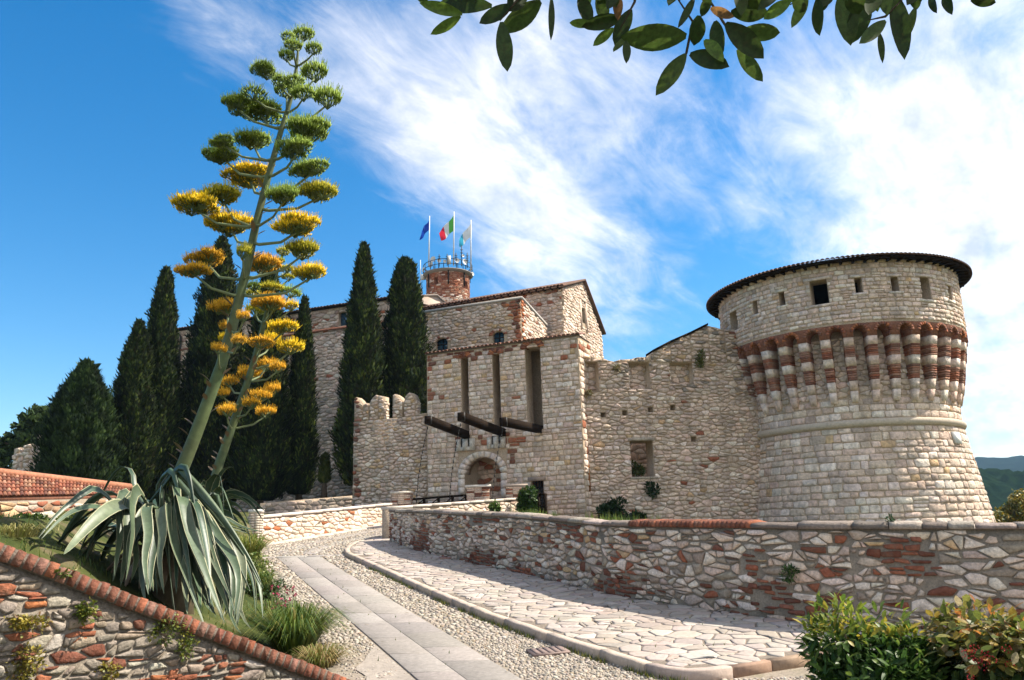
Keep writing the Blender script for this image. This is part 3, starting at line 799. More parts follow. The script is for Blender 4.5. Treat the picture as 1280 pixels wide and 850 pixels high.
# ------------------------------------------------------------------ lit wall on the far side of the road, inner parapet, pillars
def straight_wall(name, a, b, z0a, z0b, z1a, z1b, th, label, pal, mat_s='stone_near', sx=.3, sy=.17, cop=None, depth=.03, gap=.03, limit=300, core='mortar', zlow=None):
    pl = Plane(a, b); L = pl.L
    t = thing(name, (*pl(L/2, 0, -th/2)[:2], min(z0a, z0b)), label, 'wall')
    Z0 = lambda u: z0a+(z0b-z0a)*u/L
    Z1 = lambda u: z1a+(z1b-z1a)*u/L
    S = lambda u, v, h=0.0: (pl(u, 0, h)[0], pl(u, 0, h)[1], v)
    mb = MB(); zl = -.6
    prism(mb, [(0, Z0(0)+zl), (L, Z0(L)+zl), (L, Z1(L)), (0, Z1(0))], S, -th, 0); mb.build('wall_core', core, t)
    cl = cells_rubble(0, L, min(z0a, z0b)-.1, max(z1a, z1b), sx, sy, .48, .38, .22)
    cl = trim(cl, [[(0, Z0(0)-.1), (L, Z0(L)-.1), (L, Z1(L)-.01), (0, Z1(0)-.01)]])
    lay(cl, S, t, mat_s, pal, depth=depth, gap=gap, limit=limit, rough=.45)
    if cop:
        u = 0.0; hh, ov, colr = cop
        while u < L-.05:
            e = min(u+random.uniform(.9, 1.4), L)
            if L-e < .4: e = L
            mb = MB(); q = [(u+.006, Z1(u)), (e-.006, Z1(e)), (e-.006, Z1(e)+hh), (u+.006, Z1(u)+hh)]
            prism(mb, q, S, -th-ov, ov, vary(colr, .06)); mb.build('coping_slab', 'coping', t); u = e
    return t, pl, S
LWa, LWb = G(322, 682.5)[:2], G(489, 655)[:2]
zA = P(322, 648.5, LWa[1])[2]; zB = P(489, 631.5, LWb[1])[2]
straight_wall('roadside_wall', LWa, LWb, plane_z(LWa[1]), plane_z(LWb[1]), zA, zB, .4,
              'sunlit low wall of white and red rubble with pale slab coping across the road', PAL_LIT, sx=.25, sy=.14, cop=(.09, .05, (.62, .55, .47)))
# plinth strip along that wall
mb = MB(); pl = Plane(LWa, LWb)
for k in range(9):
    a, c = pl.L*k/9+.01, pl.L*(k+1)/9-.01; q = []
    for (u, h) in ((a, .34), (c, .34), (c, .02), (a, .02)):
        x, y, _ = pl(u, 0, h); q.append((x, y, plane_z(y)))
    mb = MB(); mb.add([(x, y, z-.05) for x, y, z in q]+[(x, y, z+.05) for x, y, z in q], [(4, 5, 6, 7), (0, 1, 5, 4), (1, 2, 6, 5), (3, 0, 4, 7)], vary((.50, .43, .37), .06)); mb.build('edging_stone', 'flagst', ROAD)
# end post of the roadside wall
def pillar(name, px0, px1, py_top, Y, zbot, depth, label, pal, cap=(.6, .53, .45), rot=0.0):
    a = P(px0, py_top, Y); b_ = P(px1, py_top, Y); w = b_[0]-a[0]; cx = (a[0]+b_[0])/2; zt = a[2]
    t = thing(name, (cx, Y+depth/2, zbot), label, 'pillar')
    c, s = math.cos(rot), math.sin(rot); A = ((c, s, 0), (-s, c, 0), (0, 0, 1)); mb = MB()
    mb.box((cx, Y+depth/2, (zbot+zt-.1)/2), w/2*.92, depth/2*.92, (zt-.1-zbot)/2, A); mb.build('core', 'mortar_dark', t)
    mb = MB(); ca = mb.box((cx, Y+depth/2, zt-.045), w/2*1.04, depth/2*1.04, .045, A, cap); mb.build('cap_slab', 'coping', t)
    z = zbot+.02
    while z < zt-.12:
        for face in range(4):
            fw = w if face % 2 == 0 else depth; n = 2 if fw < .7 else 3; off = random.uniform(-.1, .1)
            ang = rot+face*math.pi/2; fc, fs = math.cos(ang), math.sin(ang)
            dist = (depth if face % 2 == 0 else w)/2*.92
            for i in range(n):
                uc = -fw*.46+fw*.92*(i+.5)/n; mb = MB(); h = .075
                mb.box((cx+fc*uc+fs*dist, Y+depth/2+fs*uc-fc*dist, z+h/2), fw*.92/n/2-.008, .014, h/2-.007, ((fc, fs, 0), (-fs, fc, 0), (0, 0, 1)), pick(pal)); mb.build('brick', 'stone_near', t)
        z += .078
    return t
pillar('gate_post', 311, 326, 637, 25.6, plane_z(25.6)-.1, .35, 'pale stone end post of the sunlit roadside wall behind the agave', [(WHITE, 1)], (.68, .64, .58))
# inner parapet of the bridge ramp
IPa = np.array([-3.98, 25.7]); IPb = P(650, 622, 32.5)[:2]
straight_wall('ramp_wall', IPa, IPb, plane_z(25.7)-.1, plane_z(32.5)-.6, P(490, 636.5, 25.7)[2], P(650, 624.5, 32.5)[2], .38,
              'rubble wall of the bridge ramp with pale flat coping behind the long parapet', PAL_LIT, sx=.24, sy=.14, cop=(.085, .06, (.56, .49, .42)))
bp = [(BRICK, 2), (DBRICK, 1.5), (PINK, 1.5), (CREAM, 2), (GREY, 1)]
pillar('brick_pillar', 488, 514, 614.5, 33.9, plane_z(33.9)-.2, .8, 'short brick pillar with flat cap where the sunlit roadside wall ends', bp)
pillar('brick_pillar', 582, 613, 606.5, 33.4, .0, .9, 'brick pillar with pale cap in front of the arched gate', bp, (.66, .6, .53))
pillar('brick_pillar', 631, 659, 605.5, 32.9, -.2, .9, 'weathered brick pillar beside the climbing ivy at the bridge', bp, (.42, .33, .27))
def railing(name, a, b, h, label, rails=(.12, .55, .95), posts=3):
    a = np.array(a, float); b = np.array(b, float); t = thing(name, a, label, 'railing')
    d = b-a; L = np.linalg.norm(d[:2]); dx = d/np.linalg.norm(d); n = np.array([-dx[1], dx[0], 0])
    for k in range(posts):
        p = a+d*k/(posts-1); mb = MB(); mb.box(p+np.array([0, 0, h/2]), .045, .045, h/2, (dx, n, (0, 0, 1))); mb.build('post', 'wood', t)
    for r in rails:
        mb = MB(); c = (a+b)/2+np.array([0, 0, h*r]); mb.box(c+n*.05, np.linalg.norm(d)/2, .025, .045, (dx, n, np.cross(dx, n))); mb.build('rail', 'wood', t)
    for k in range(posts-1):
        p = a+d*k/(posts-1); q = a+d*(k+1)/(posts-1); mb = MB(); mb.tube([p+[0, 0, h*.12], q+[0, 0, h*.9]], .025, 5); mb.build('brace', 'wood', t)
railing('wooden_railing', P(666, 652, 32.6), P(683, 655, 31.2), 1.15, 'dark timber bridge railing between ivy and curtain wall')
railing('wooden_railing', P(512, 640, 34.6), P(583, 634, 36.2), .55, 'low dark timber railing between the two brick pillars', (.5, .95), 5)
# ------------------------------------------------------------------ round tower
TX, TY = 15.52, 37.0
def tpt(r, phi, z): return (TX+r*math.sin(phi), TY-r*math.cos(phi), z)
def trad(z): return 4.58+max(0, 3.86-z)*.148
def cyl_hit(px, py, r):
    d = pray(px, py); a = d[0]**2+d[1]**2; b = -2*(d[0]*TX+d[1]*TY); c = TX*TX+TY*TY-r*r
    t = (-b-math.sqrt(max(0, b*b-4*a*c)))/(2*a); p = d*t
    return math.atan2(p[0]-TX, -(p[1]-TY)), float(p[2])
PH0, PH1 = math.radians(-125), math.radians(80)
def make_tower():
    t = thing('round_tower', (TX, TY, -2.0), 'round pale limestone tower with brick-striped corbels and overhanging tiled roof', 'tower')
    n = 96
    def rev(name, prof, m, smooth=False, col=None):
        mb = MB(); V = []
        for (r, z) in prof: V += [tpt(r, 2*math.pi*k/n, z) for k in range(n)]
        Fs = [(i*n+k, i*n+(k+1) % n, (i+1)*n+(k+1) % n, (i+1)*n+k) for i in range(len(prof)-1) for k in range(n)]
        mb.add(V, Fs, col); return mb.build(name, m, t, smooth)
    rev('lower_wall', [(trad(-5), -5), (trad(0), 0), (trad(3.86), 3.86), (4.58, 7.85), (3.9, 7.85)], 'mortar')
    o = rev('string_course', [(4.55, 3.70), (4.70, 3.74), (4.755, 3.84), (4.74, 3.95), (4.66, 4.02), (4.55, 4.03)], 'coping', True, (.47, .39, .30))
    # drum with real window openings
    wins = [(913, 922, 389, 414), (941.6, 947, 376, 393), (974, 981, 365, 382), (1013, 1035, 350, 380.5), (1068.6, 1077.7, 347, 366), (1114, 1123, 346, 364), (1151, 1162.4, 346.6, 374), (1185, 1189, 358, 375)]
    holes = []
    for (x0, x1, y0, y1) in wins:
        p0, _ = cyl_hit(x0, (y0+y1)/2, 5.3); p1, _ = cyl_hit(x1, (y0+y1)/2, 5.3); _, z1 = cyl_hit((x0+x1)/2, y0, 5.3); _, z0 = cyl_hit((x0+x1)/2, y1, 5.3)
        holes.append((p0, p1, z0, z1))
    DR = 5.3
    ds = lambda u, v, h=0.0: tpt(DR+h, u, v)
    mb = shell(ds, lin(-math.pi, math.pi, n), [7.9, 9.2, 10.62], holes, .75); mb.build('drum_wall', 'mortar', t)
    for h in holes:      # lintel and sill stones
        w = (h[1]-h[0])*DR
        for (v0, v1, k) in ((h[3], h[3]+.13, 1.35), (h[2]-.12, h[2], 1.3)):
            pc = (h[0]+h[1])/2; pw = (h[1]-h[0])/2*k+.02
            mb = MB(); prism(mb, [(pc-pw, v0+.008), (pc+pw, v0+.008), (pc+pw, v1-.008), (pc-pw, v1-.008)], ds, -.1, .06, vary(LIGHT, .06)); mb.build('lintel' if k > 1.32 else 'sill', 'stone', t)
    # masonry
    def surf_at(rf): return lambda u, v, h=0.0: tpt(rf(v)+h, u/5.0, v)
    s_low = surf_at(trad)
    U0, U1 = PH0*5, PH1*5
    iron = cyl_hit(937.5, 636, trad(.6)); plq = cyl_hit(1192, 548, 4.6)
    hl = [(iron[0]*5-.38, iron[0]*5+.34, -.05, 1.05), (plq[0]*5-.33, plq[0]*5+.33, plq[1]-.28, plq[1]+.3)]
    c1 = trim(cells_ashlar(U0, U1, -1.6, 3.72, (.22, .36), (.3, .72)), [[(U0, -1.6), (U1, -1.6), (U1, 3.70), (U0, 3.70)]], hl)
    c2 = trim(cells_ashlar(U0, U1, 4.03, 4.95, (.26, .34), (.4, .8)), [[(U0, 4.03), (U1, 4.03), (U1, 4.95), (U0, 4.95)]])
    lay(c1+c2, s_low, t, 'stone', PAL_TOWER, depth=.035, gap=.03, limit=210, rough=.8)
    c3 = trim(cells_rubble(U0, U1, 4.95, 7.5, .34, .22), [[(U0, 4.95), (U1, 4.95), (U1, 7.5), (U0, 7.5)]])
    lay(c3, s_low, t, 'stone', PAL_CURT, depth=.05, gap=.03, limit=0, name='recess_stone')
    s_dr = lambda u, v, h=0.0: tpt(DR+h, u/5.0, v)
    hd = [(h[0]*5-(h[1]-h[0])*.9 if False else h[0]*5, h[1]*5, h[2], h[3]) for h in holes]+[((h[0]+h[1])*2.5-(h[1]-h[0])*3.4-.1, (h[0]+h[1])*2.5+(h[1]-h[0])*3.4+.1, h[3], h[3]+.13) for h in holes]
    c4 = trim(cells_ashlar(U0, U1, 7.98, 10.6, (.15, .23), (.2, .44)), [[(U0, 7.98), (U1, 7.98), (U1, 10.6), (U0, 10.6)]], hd)
    lay(c4, s_dr, t, 'stone', PAL_TOWER, depth=.04, gap=.03, limit=90, rough=.6)
    # corbels and arches
    K = 36; z0, z1 = 4.95, 7.36
    bands = [(4.72, 5.18, 0), (5.18, 5.60, 0), (5.60, 6.18, 1), (6.18, 6.55, 0), (6.55, 7.0, 1), (7.0, 7.36, 0)]
    rc = lambda z: 4.68+.59*max(0, (z-4.7)/2.66)**.8
    wc = lambda z: .13+.065*min(1, max(0, (z-4.7)/1.6))
    for k in range(K):
        phi = 2*math.pi*k/K+.03
        e = np.array([math.sin(phi), -math.cos(phi), 0]); tt = np.array([math.cos(phi), math.sin(phi), 0]); cpt = np.array([TX, TY, 0])
        holder = MB(); pt = lambda r, s, z: cpt+e*r+tt*s+np.array([0, 0, z])
        holder.add([pt(4.5, -.1, 4.9), pt(4.5, .1, 4.9), pt(rc(7.3)-.06, .17, 7.37), pt(rc(7.3)-.06, -.17, 7.37), pt(4.5, -.17, 7.37), pt(4.5, .17, 7.37)], [(0, 1, 2, 3), (0, 3, 4), (1, 5, 2), (2, 5, 4, 3)])
        cb = holder.build('corbel', 'mortar_dark', t)
        for (a, b, br) in bands:
            lays = lin(a, b, 6 if br else 1); mb = MB(); cc = vary(random.choice((CREAM, LIGHT, LIGHT, PINK)), .1)
            for i in range(len(lays)-1):
                za, zb = lays[i]+.008, lays[i+1]-.008; j = random.uniform(-.012, .012)
                ra, rb, wa, wb = rc(za)+j, rc(zb)+j, wc(za)+j*.4, wc(zb)+j*.4; q = .025
                V = [pt(4.5, -wa, za), pt(4.5, wa, za), pt(ra-q, wa, za), pt(ra, wa-q, za), pt(ra, -wa+q, za), pt(ra-q, -wa, za),
                     pt(4.5, -wb, zb), pt(4.5, wb, zb), pt(rb-q, wb, zb), pt(rb, wb-q, zb), pt(rb, -wb+q, zb), pt(rb-q, -wb, zb)]
                mb.add(V, [(0, 1, 2, 3, 4, 5)[::-1], (6, 7, 8, 9, 10, 11)]+[(i2, (i2+1) % 6, 6+(i2+1) % 6, 6+i2) for i2 in range(6)], vary(random.choice((BRICK, DBRICK, (.36, .19, .13), (.32, .15, .10))), .18) if br else cc)
            mb.build('brick_band' if br else 'stone_block', 'stone', cb)
    mb = MB(); vm = MB(); half = math.pi/K; ga = half-.2/5.25
    na = 10
    for k in range(K):
        pc = 2*math.pi*(k+.5)/K+.03; rr = ga*5.25
        cur = []
        for i in range(na+1):
            th = math.pi*i/na; cur.append((pc-ga*math.cos(th), 7.53+rr*math.sin(th)))
        cur = [(pc-ga, 7.36)]+cur+[(pc+ga, 7.36)]
        pts = [(pc-half, 7.36)]+cur+[(pc+half, 7.36)]
        for i in range(len(pts)-1):
            (pa, za), (pb, zb) = pts[i], pts[i+1]; zt = 7.93
            mb.add([tpt(5.29, pa, za), tpt(5.29, pb, zb), tpt(5.29, pb, zt), tpt(5.29, pa, zt), tpt(4.5, pa, za), tpt(4.5, pb, zb)], [(0, 1, 2, 3), (1, 0, 4, 5)])
        for i in range(9):       # voussoir bricks
            ta, tb = math.pi*(i+.08)/9, math.pi*(i+.92)/9; r0, r1 = rr, rr+.12
            q = [(pc-math.cos(x)*rad/5.3, 7.53+math.sin(x)*rad) for x, rad in ((ta, r0), (tb, r0), (tb, r1), (ta, r1))]
            prism(vm, q, lambda u, v, h: tpt(5.3+h, u, v), -.1, .025+random.uniform(0, .015), vary(random.choice((BRICK, DBRICK, OBRICK)), .2))
    mb.build('arch_band', 'brickwork', t); o = vm.build('arch_bricks', 'stone', t); o['kind'] = 'stuff'
    # roof
    rf = rev('roof', [(5.28, 10.58), (5.78, 10.50), (5.83, 10.52), (5.83, 10.60), (0.02, 11.7)], 'wood')
    mb = MB(); nt_ = 190
    for k in range(nt_):
        phi = 2*math.pi*k/nt_; e = np.array([math.sin(phi), -math.cos(phi), 0]); tt = np.array([math.cos(phi), math.sin(phi), 0])
        col = vary((.13, .068, .046), .3); V = []; w = .095
        for (r, zz, s) in ((5.93, 10.585, 1), (5.3, 10.73, .9)):
            for i in range(5):
                a = math.pi*i/4; V.append(np.array([TX, TY, zz])+e*r+tt*(w*s*math.cos(a))+np.array([0, 0, .085*math.sin(a)]))
        mb.add(V, [(i, i+1, 6+i, 5+i) for i in range(4)]+[(0, 1, 2, 3, 4)], col)
    o = mb.build('roof_tiles', 'tile', rf); o['kind'] = 'stuff'
    mb = MB()
    for k in range(72):
        phi = 2*math.pi*(k+.5)/72; e = np.array([math.sin(phi), -math.cos(phi), 0]); tt = np.array([math.cos(phi), math.sin(phi), 0])
        mb.box(np.array([TX, TY, 10.505])+e*5.55, .26, .05, .04, (e, tt, (0, 0, 1)))
    o = mb.build('rafters', 'wood', rf); o['kind'] = 'stuff'
    # white plaque under the string course
    ps_ = lambda u, v, h=0.0: tpt(trad(v)+h, u/5.0, v)
    mb = MB(); prism(mb, [(plq[0]*5-.26, plq[1]-.23), (plq[0]*5+.26, plq[1]-.23), (plq[0]*5+.26, plq[1]+.26), (plq[0]*5-.26, plq[1]+.26)], ps_, -.02, .11, (.72, .70, .66)); mb.build('plaque', 'coping', t)
    # barred opening at the foot
    fr = iron[0]*5; mb = MB()
    for (a, b, c, d) in ((-.36, -.24, -.02, 1.0), (.2, .32, -.02, 1.0), (-.24, .2, .88, 1.0)):
        prism(mb, [(fr+a, c), (fr+b, c), (fr+b, d), (fr+a, d)], ps_, -.05, .07, (.62, .6, .56))
    g = mb.build('window_frame', 'coping', t)
    mb = MB(); prism(mb, [(fr-.24, -.02), (fr+.2, -.02), (fr+.2, .88), (fr-.24, .88)], ps_, -.05, .02); mb.build('pane', 'glass', g)
    for k in range(5):
        z = .1+.17*k; mb = MB(); prism(mb, [(fr-.22, z), (fr+.24, z), (fr+.24, z+.06), (fr-.22, z+.06)], ps_, .02, .16); mb.build('bar', 'iron', g)
make_tower()

def top_strips(pl, pix, v0):
    q = [pl.uv(*p) for p in pix]; return [[(q[i][0], v0), (q[i+1][0], v0), q[i+1], q[i]] for i in range(len(q)-1)], q
def tile_row(pl, u0, u1, vf, name, parent, over=.22, pitch=.2, back=.5, col=(.15, .072, .048), rise=.16, stuff=True, h0=0.0):
    """row of half-round tile ends along an eave"""
    mb = MB(); u = u0; up = np.array([0, 0, 1.0]); d = np.array([*pl.d, 0]); nn = np.array([*pl.n, 0])
    while u < u1:
        v = vf(u); V = []; w = pitch*.5; c = vary(col, .3); jt = random.uniform(-.03, .03)
        for (h, zz) in ((over+jt, 0.0), (over-back, rise)):
            p = np.array(pl(u+pitch/2, v, 0)); 
            for i in range(5):
                a = math.pi*i/4; V.append(p+nn*(h+h0)+d*(-w*math.cos(a))+up*(zz+.085*math.sin(a)))
        mb.add(V, [(i, i+1, 6+i, 5+i) for i in range(4)]+[(0, 1, 2, 3, 4)], c); u += pitch
    o = mb.build(name, 'tile', parent); o['kind'] = 'stuff'; return o

# ------------------------------------------------------------------ gatehouse
GY2 = 34.0; GY1 = level((533.5, 444), (722, 419.5), GY2)
GP = Plane(P(533.5, 444, GY1), P(722, 419.5, GY2)); GTOP = P(722, 419.5, GY2)[2]
def make_gate():
    L = GP.L; t = thing('gatehouse', (*GP(L/2, 0, -1)[:2], -1.0), 'stone drawbridge gatehouse with three tall beam slots and arched gate', 'gatehouse')
    slots = [GP.rect(577, 586, 447, 549), GP.rect(616.5, 625.5, 442, 541), GP.rect(658, 677, 434, 537)]
    gate = GP.rect(581, 627, 571, 640); wick = GP.rect(664.5, 680, 601, 640)
    gate = (gate[0], gate[1], -.2, gate[3]); wick = (wick[0], wick[1], -.1, wick[3])
    holes = [s+(.75,) for s in slots]+[gate+(1.3,), wick+(1.0,)]
    mb = shell(GP, [0, L], [-2, GTOP], holes, .8, back=(3, 4))
    mb.add([GP(L, -2, 0), GP(L, -2, -1.6), GP(L, GTOP, -1.6), GP(L, GTOP, 0)], [(0, 1, 2, 3)])
    mb.add([GP(0, -2, 0), GP(0, -2, -1.6), GP(0, GTOP, -1.6), GP(0, GTOP, 0)], [(3, 2, 1, 0)])
    mb.add([GP(0, GTOP, 0), GP(L, GTOP, 0), GP(L, GTOP, -1.6), GP(0, GTOP, -1.6)], [(0, 1, 2, 3)])
    mb.add([GP(0, -2, -1.6), GP(L, -2, -1.6), GP(L, GTOP, -1.6), GP(0, GTOP, -1.6)], [(3, 2, 1, 0)])
    mb.build('wall_core', 'mortar', t)
    # masonry
    hs = [h[:4] for h in holes]
    pb = [GP.rect(572, 594, 549, 563.5), GP.rect(610.5, 632, 546.5, 560.5)]
    arc_box = (gate[0]-.28, gate[1]+.28, gate[3]-(gate[1]-gate[0])/2-.05, gate[3]+.28)
    panel = GP.rect(566, 641, 549, 640)
    cl = trim(cells_ashlar(.02, L-.02, -.6, GTOP-.05, (.17, .27), (.22, .5)), [[(.02, -.6), (L-.02, -.6), (L-.02, GTOP-.03), (.02, GTOP-.03)]], hs+pb+[arc_box])
    def colf(c):
        u, v = c
        if v > GTOP-.38-.25*mnoise.noise(Vector((u*1.3, 0, 0))) and u < L*.72 and random.random() < .8: return vary(random.choice((BRICK, DBRICK, PINK)), .2)
        if u < .28 and v > GTOP-2.2 and random.random() < .6: return vary(BRICK, .2)
        if abs(v-panel[3]) < .22 and panel[0] < u < panel[1] and random.random() < .7: return vary(random.choice((BRICK, DBRICK)), .2)
        if panel[1]-.05 < u < panel[1]+.5 and v < panel[3] and v > panel[3]-1.2 and random.random() < .75: return vary(random.choice((BRICK, DBRICK)), .25)
        return None
    lay(cl, GP, t, 'stone', PAL_GATE, depth=.035, gap=.03, colf=colf, rough=.8)
    # right hand return
    sp = Plane(GP(L, 0, 0)[:2], GP(L, 0, -1.6)[:2])
    cl = trim(cells_ashlar(.02, 1.6, -.6, GTOP-.05, (.22, .34), (.3, .7)), [[(.02, -.6), (1.6, -.6), (1.6, GTOP-.03), (.02, GTOP-.03)]])
    lay(cl, sp, t, 'stone', [(CREAM, 3), (LIGHT, 2), (BRICK, 1)], depth=.045, gap=.035, limit=0, name='return_stone')
    # brick arches over the slots
    for s in slots:
        uc = (s[0]+s[1])/2; r0 = (s[1]-s[0])/2; nb = 7 if r0 < .25 else 11
        for i in range(nb):
            a, b = math.pi*(i+.06)/nb, math.pi*(i+.94)/nb; r1 = r0+.22
            q = [(uc-math.cos(x)*rr, s[3]-.02+math.sin(x)*rr*.75) for x, rr in ((a, r0*.75), (b, r0*.75), (b, r1), (a, r1))]
            mb = MB(); prism(mb, q, GP, -.3, .07, vary(random.choice((BRICK, DBRICK, OBRICK)), .2)); mb.build('arch_brick', 'stone', t)
    # gate arch: spandrels and voussoirs
    uc = (gate[0]+gate[1])/2; r0 = (gate[1]-gate[0])/2; vs = gate[3]-r0*.8; mb = MB()
    ar = [(uc-math.cos(math.pi*i/12)*r0, vs+math.sin(math.pi*i/12)*r0*.8) for i in range(13)]
    for i in range(12):
        q = [ar[i], ar[i+1], (ar[i+1][0], gate[3]+.01), (ar[i][0], gate[3]+.01)]
        if q[0][1] < gate[3]-.02 or q[1][1] < gate[3]-.02: prism(mb, q, GP, -.6, -.003)
    mb.build('spandrel', 'mortar', t)
    for i in range(11):
        a, b = math.pi*(i+.04)/11, math.pi*(i+.96)/11; r1 = r0+.3
        q = [(uc-math.cos(x)*rr, vs+math.sin(x)*rr*.8) for x, rr in ((a, r0-.01), (b, r0-.01), (b, r1), (a, r1))]
        mb = MB(); prism(mb, q, GP, -.4, .09+random.uniform(0, .02), vary(LIGHT, .08)); mb.build('voussoir', 'stone', t)
    for sgn in (0, 1):       # jamb stones
        v = .3
        while v < vs-.05:
            h = min(random.uniform(.3, .42), vs-v); u = (gate[0]-.28, gate[0]-.004) if sgn == 0 else (gate[1]+.004, gate[1]+.28)
            mb = MB(); prism(mb, [(u[0], v+.01), (u[1], v+.01), (u[1], v+h-.01), (u[0], v+h-.01)], GP, -.35, .085, vary(LIGHT, .1)); mb.build('jamb_stone', 'stone', t); v += h
    # back wall of the gate passage
    bs = lambda u, v, h=0.0: GP(u, v, h-1.3)
    cl = trim(cells_rubble(gate[0], gate[1], -.2, gate[3], .34, .2), [[(gate[0], -.2), (gate[1], -.2), (gate[1], gate[3]), (gate[0], gate[3])]])
    lay(cl, bs, t, 'stone', [(PINK, 3), (BRICK, 1.5), (CREAM, 1.5)], depth=.04, limit=0, name='passage_stone')
    # pulley blocks
    for r in pb:
        mb = MB(); w = (r[1]-r[0]); 
        for (a, b) in ((0, .24), (.36, .64), (.76, 1)):
            prism(mb, [(r[0]+w*a, r[2]), (r[0]+w*b, r[2]), (r[0]+w*b, r[3]), (r[0]+w*a, r[3])], GP, -.1, .16, (.58, .53, .46))
        prism(mb, [(r[0]+.002, r[2]+.002), (r[1]-.002, r[2]+.002), (r[1]-.002, r[2]+.17), (r[0]+.002, r[2]+.17)], GP, -.1, .155, (.56, .51, .44))
        o = mb.build('pulley_block', 'stone', t)
        for k in (.30, .70):
            mb = MB(); mb.box(GP(r[0]+w*k, (r[2]+r[3])/2+.1, .06), .03, .05, .2, GP.ax()); mb.build('pulley_plate', 'iron', o)
    # wicket grille
    mb = MB()
    for k in range(5): mb.box(GP(wick[0]+(wick[1]-wick[0])*(k+.5)/5, (wick[2]+wick[3])/2, -.22), .025, .025, (wick[3]-wick[2])/2, GP.ax())
    for k in range(4): mb.box(GP((wick[0]+wick[1])/2, wick[2]+(wick[3]-wick[2])*(k+.5)/4, -.222), (wick[1]-wick[0])/2, .02, .03, GP.ax())
    mb.build('grille', 'iron', t)
    mb = MB(); prism(mb, [(wick[0]-.12, wick[3]), (wick[1]+.12, wick[3]), (wick[1]+.12, wick[3]+.16), (wick[0]-.12, wick[3]+.16)], GP, -.3, .075, (.33, .25, .2)); mb.build('lintel', 'stone', t)
    # drawbridge beams and their chains
    n3 = np.array([*GP.n, 0])
    for (s, (bx, by), (tx, ty)) in zip(slots, ((584, 544), (629.5, 541), (674, 536.5)), ((534, 525), (575, 521), (628, 527))):
        u, v = GP.uv(bx, by); a = np.array(GP(u, v, 0)); best = None
        for k in range(60):       # tip lies on the line out of the wall that meets the sighted pixel
            Lb = 1.5+k*.06
            for dz in np.linspace(-.6, 1.2, 37):
                p = a+n3*Lb+np.array([0, 0, dz]); x, y, _ = proj(p); e = (x-tx)**2+(y-ty)**2
                if best is None or e < best[0]: best = (e, p)
        tip = best[1]; d = (tip-a)/np.linalg.norm(tip-a); root = a-d*.7; side = np.cross(d, (0, 0, 1)); side /= np.linalg.norm(side)
        mb = MB(); mb.box((root+tip)/2, np.linalg.norm(tip-root)/2, .13, .165, (d, side, np.cross(side, d)))
        bm = mb.build('drawbridge_beam', 'wood', t)
        mb = MB(); mb.box(tip-d*.12, .05, .14, .175, (d, side, np.cross(side, d))); mb.build('iron_strap', 'iron', bm)
        end = tip+np.array([-.5, -.2, 0]); end[2] = .9; end = end*.35+np.array(GP(u, .8, .6))*.65 if False else end
        mb = MB(); nl = 30; c0 = tip-d*.1-np.array([0, 0, .15]); c1 = np.array([c0[0]-.55, c0[1]+.1, plane_z(33)+.35])
        for k in range(nl):
            p = c0+(c1-c0)*(k+.5)/nl+np.array([-.1*math.sin(math.pi*(k+.5)/nl), 0, 0]); ln = np.linalg.norm(c1-c0)/nl
            mb.box(p, .022 if k % 2 else .008, .008 if k % 2 else .022, ln*.5, None)
        mb.build('chain', 'iron', bm)
    # roof cap
    tile_row(GP, -.05, L+.05, lambda u: GTOP+.03, 'roof_tiles', t, over=.16, pitch=.21, back=.9, rise=.18)
    mb = MB(); prism(mb, [(-.03, GTOP+.005), (L+.03, GTOP+.005), (L+.03, GTOP+.06), (-.03, GTOP+.06)], GP, -1.6, .12); mb.build('eaves_board', 'mortar_dark', t)
make_gate()

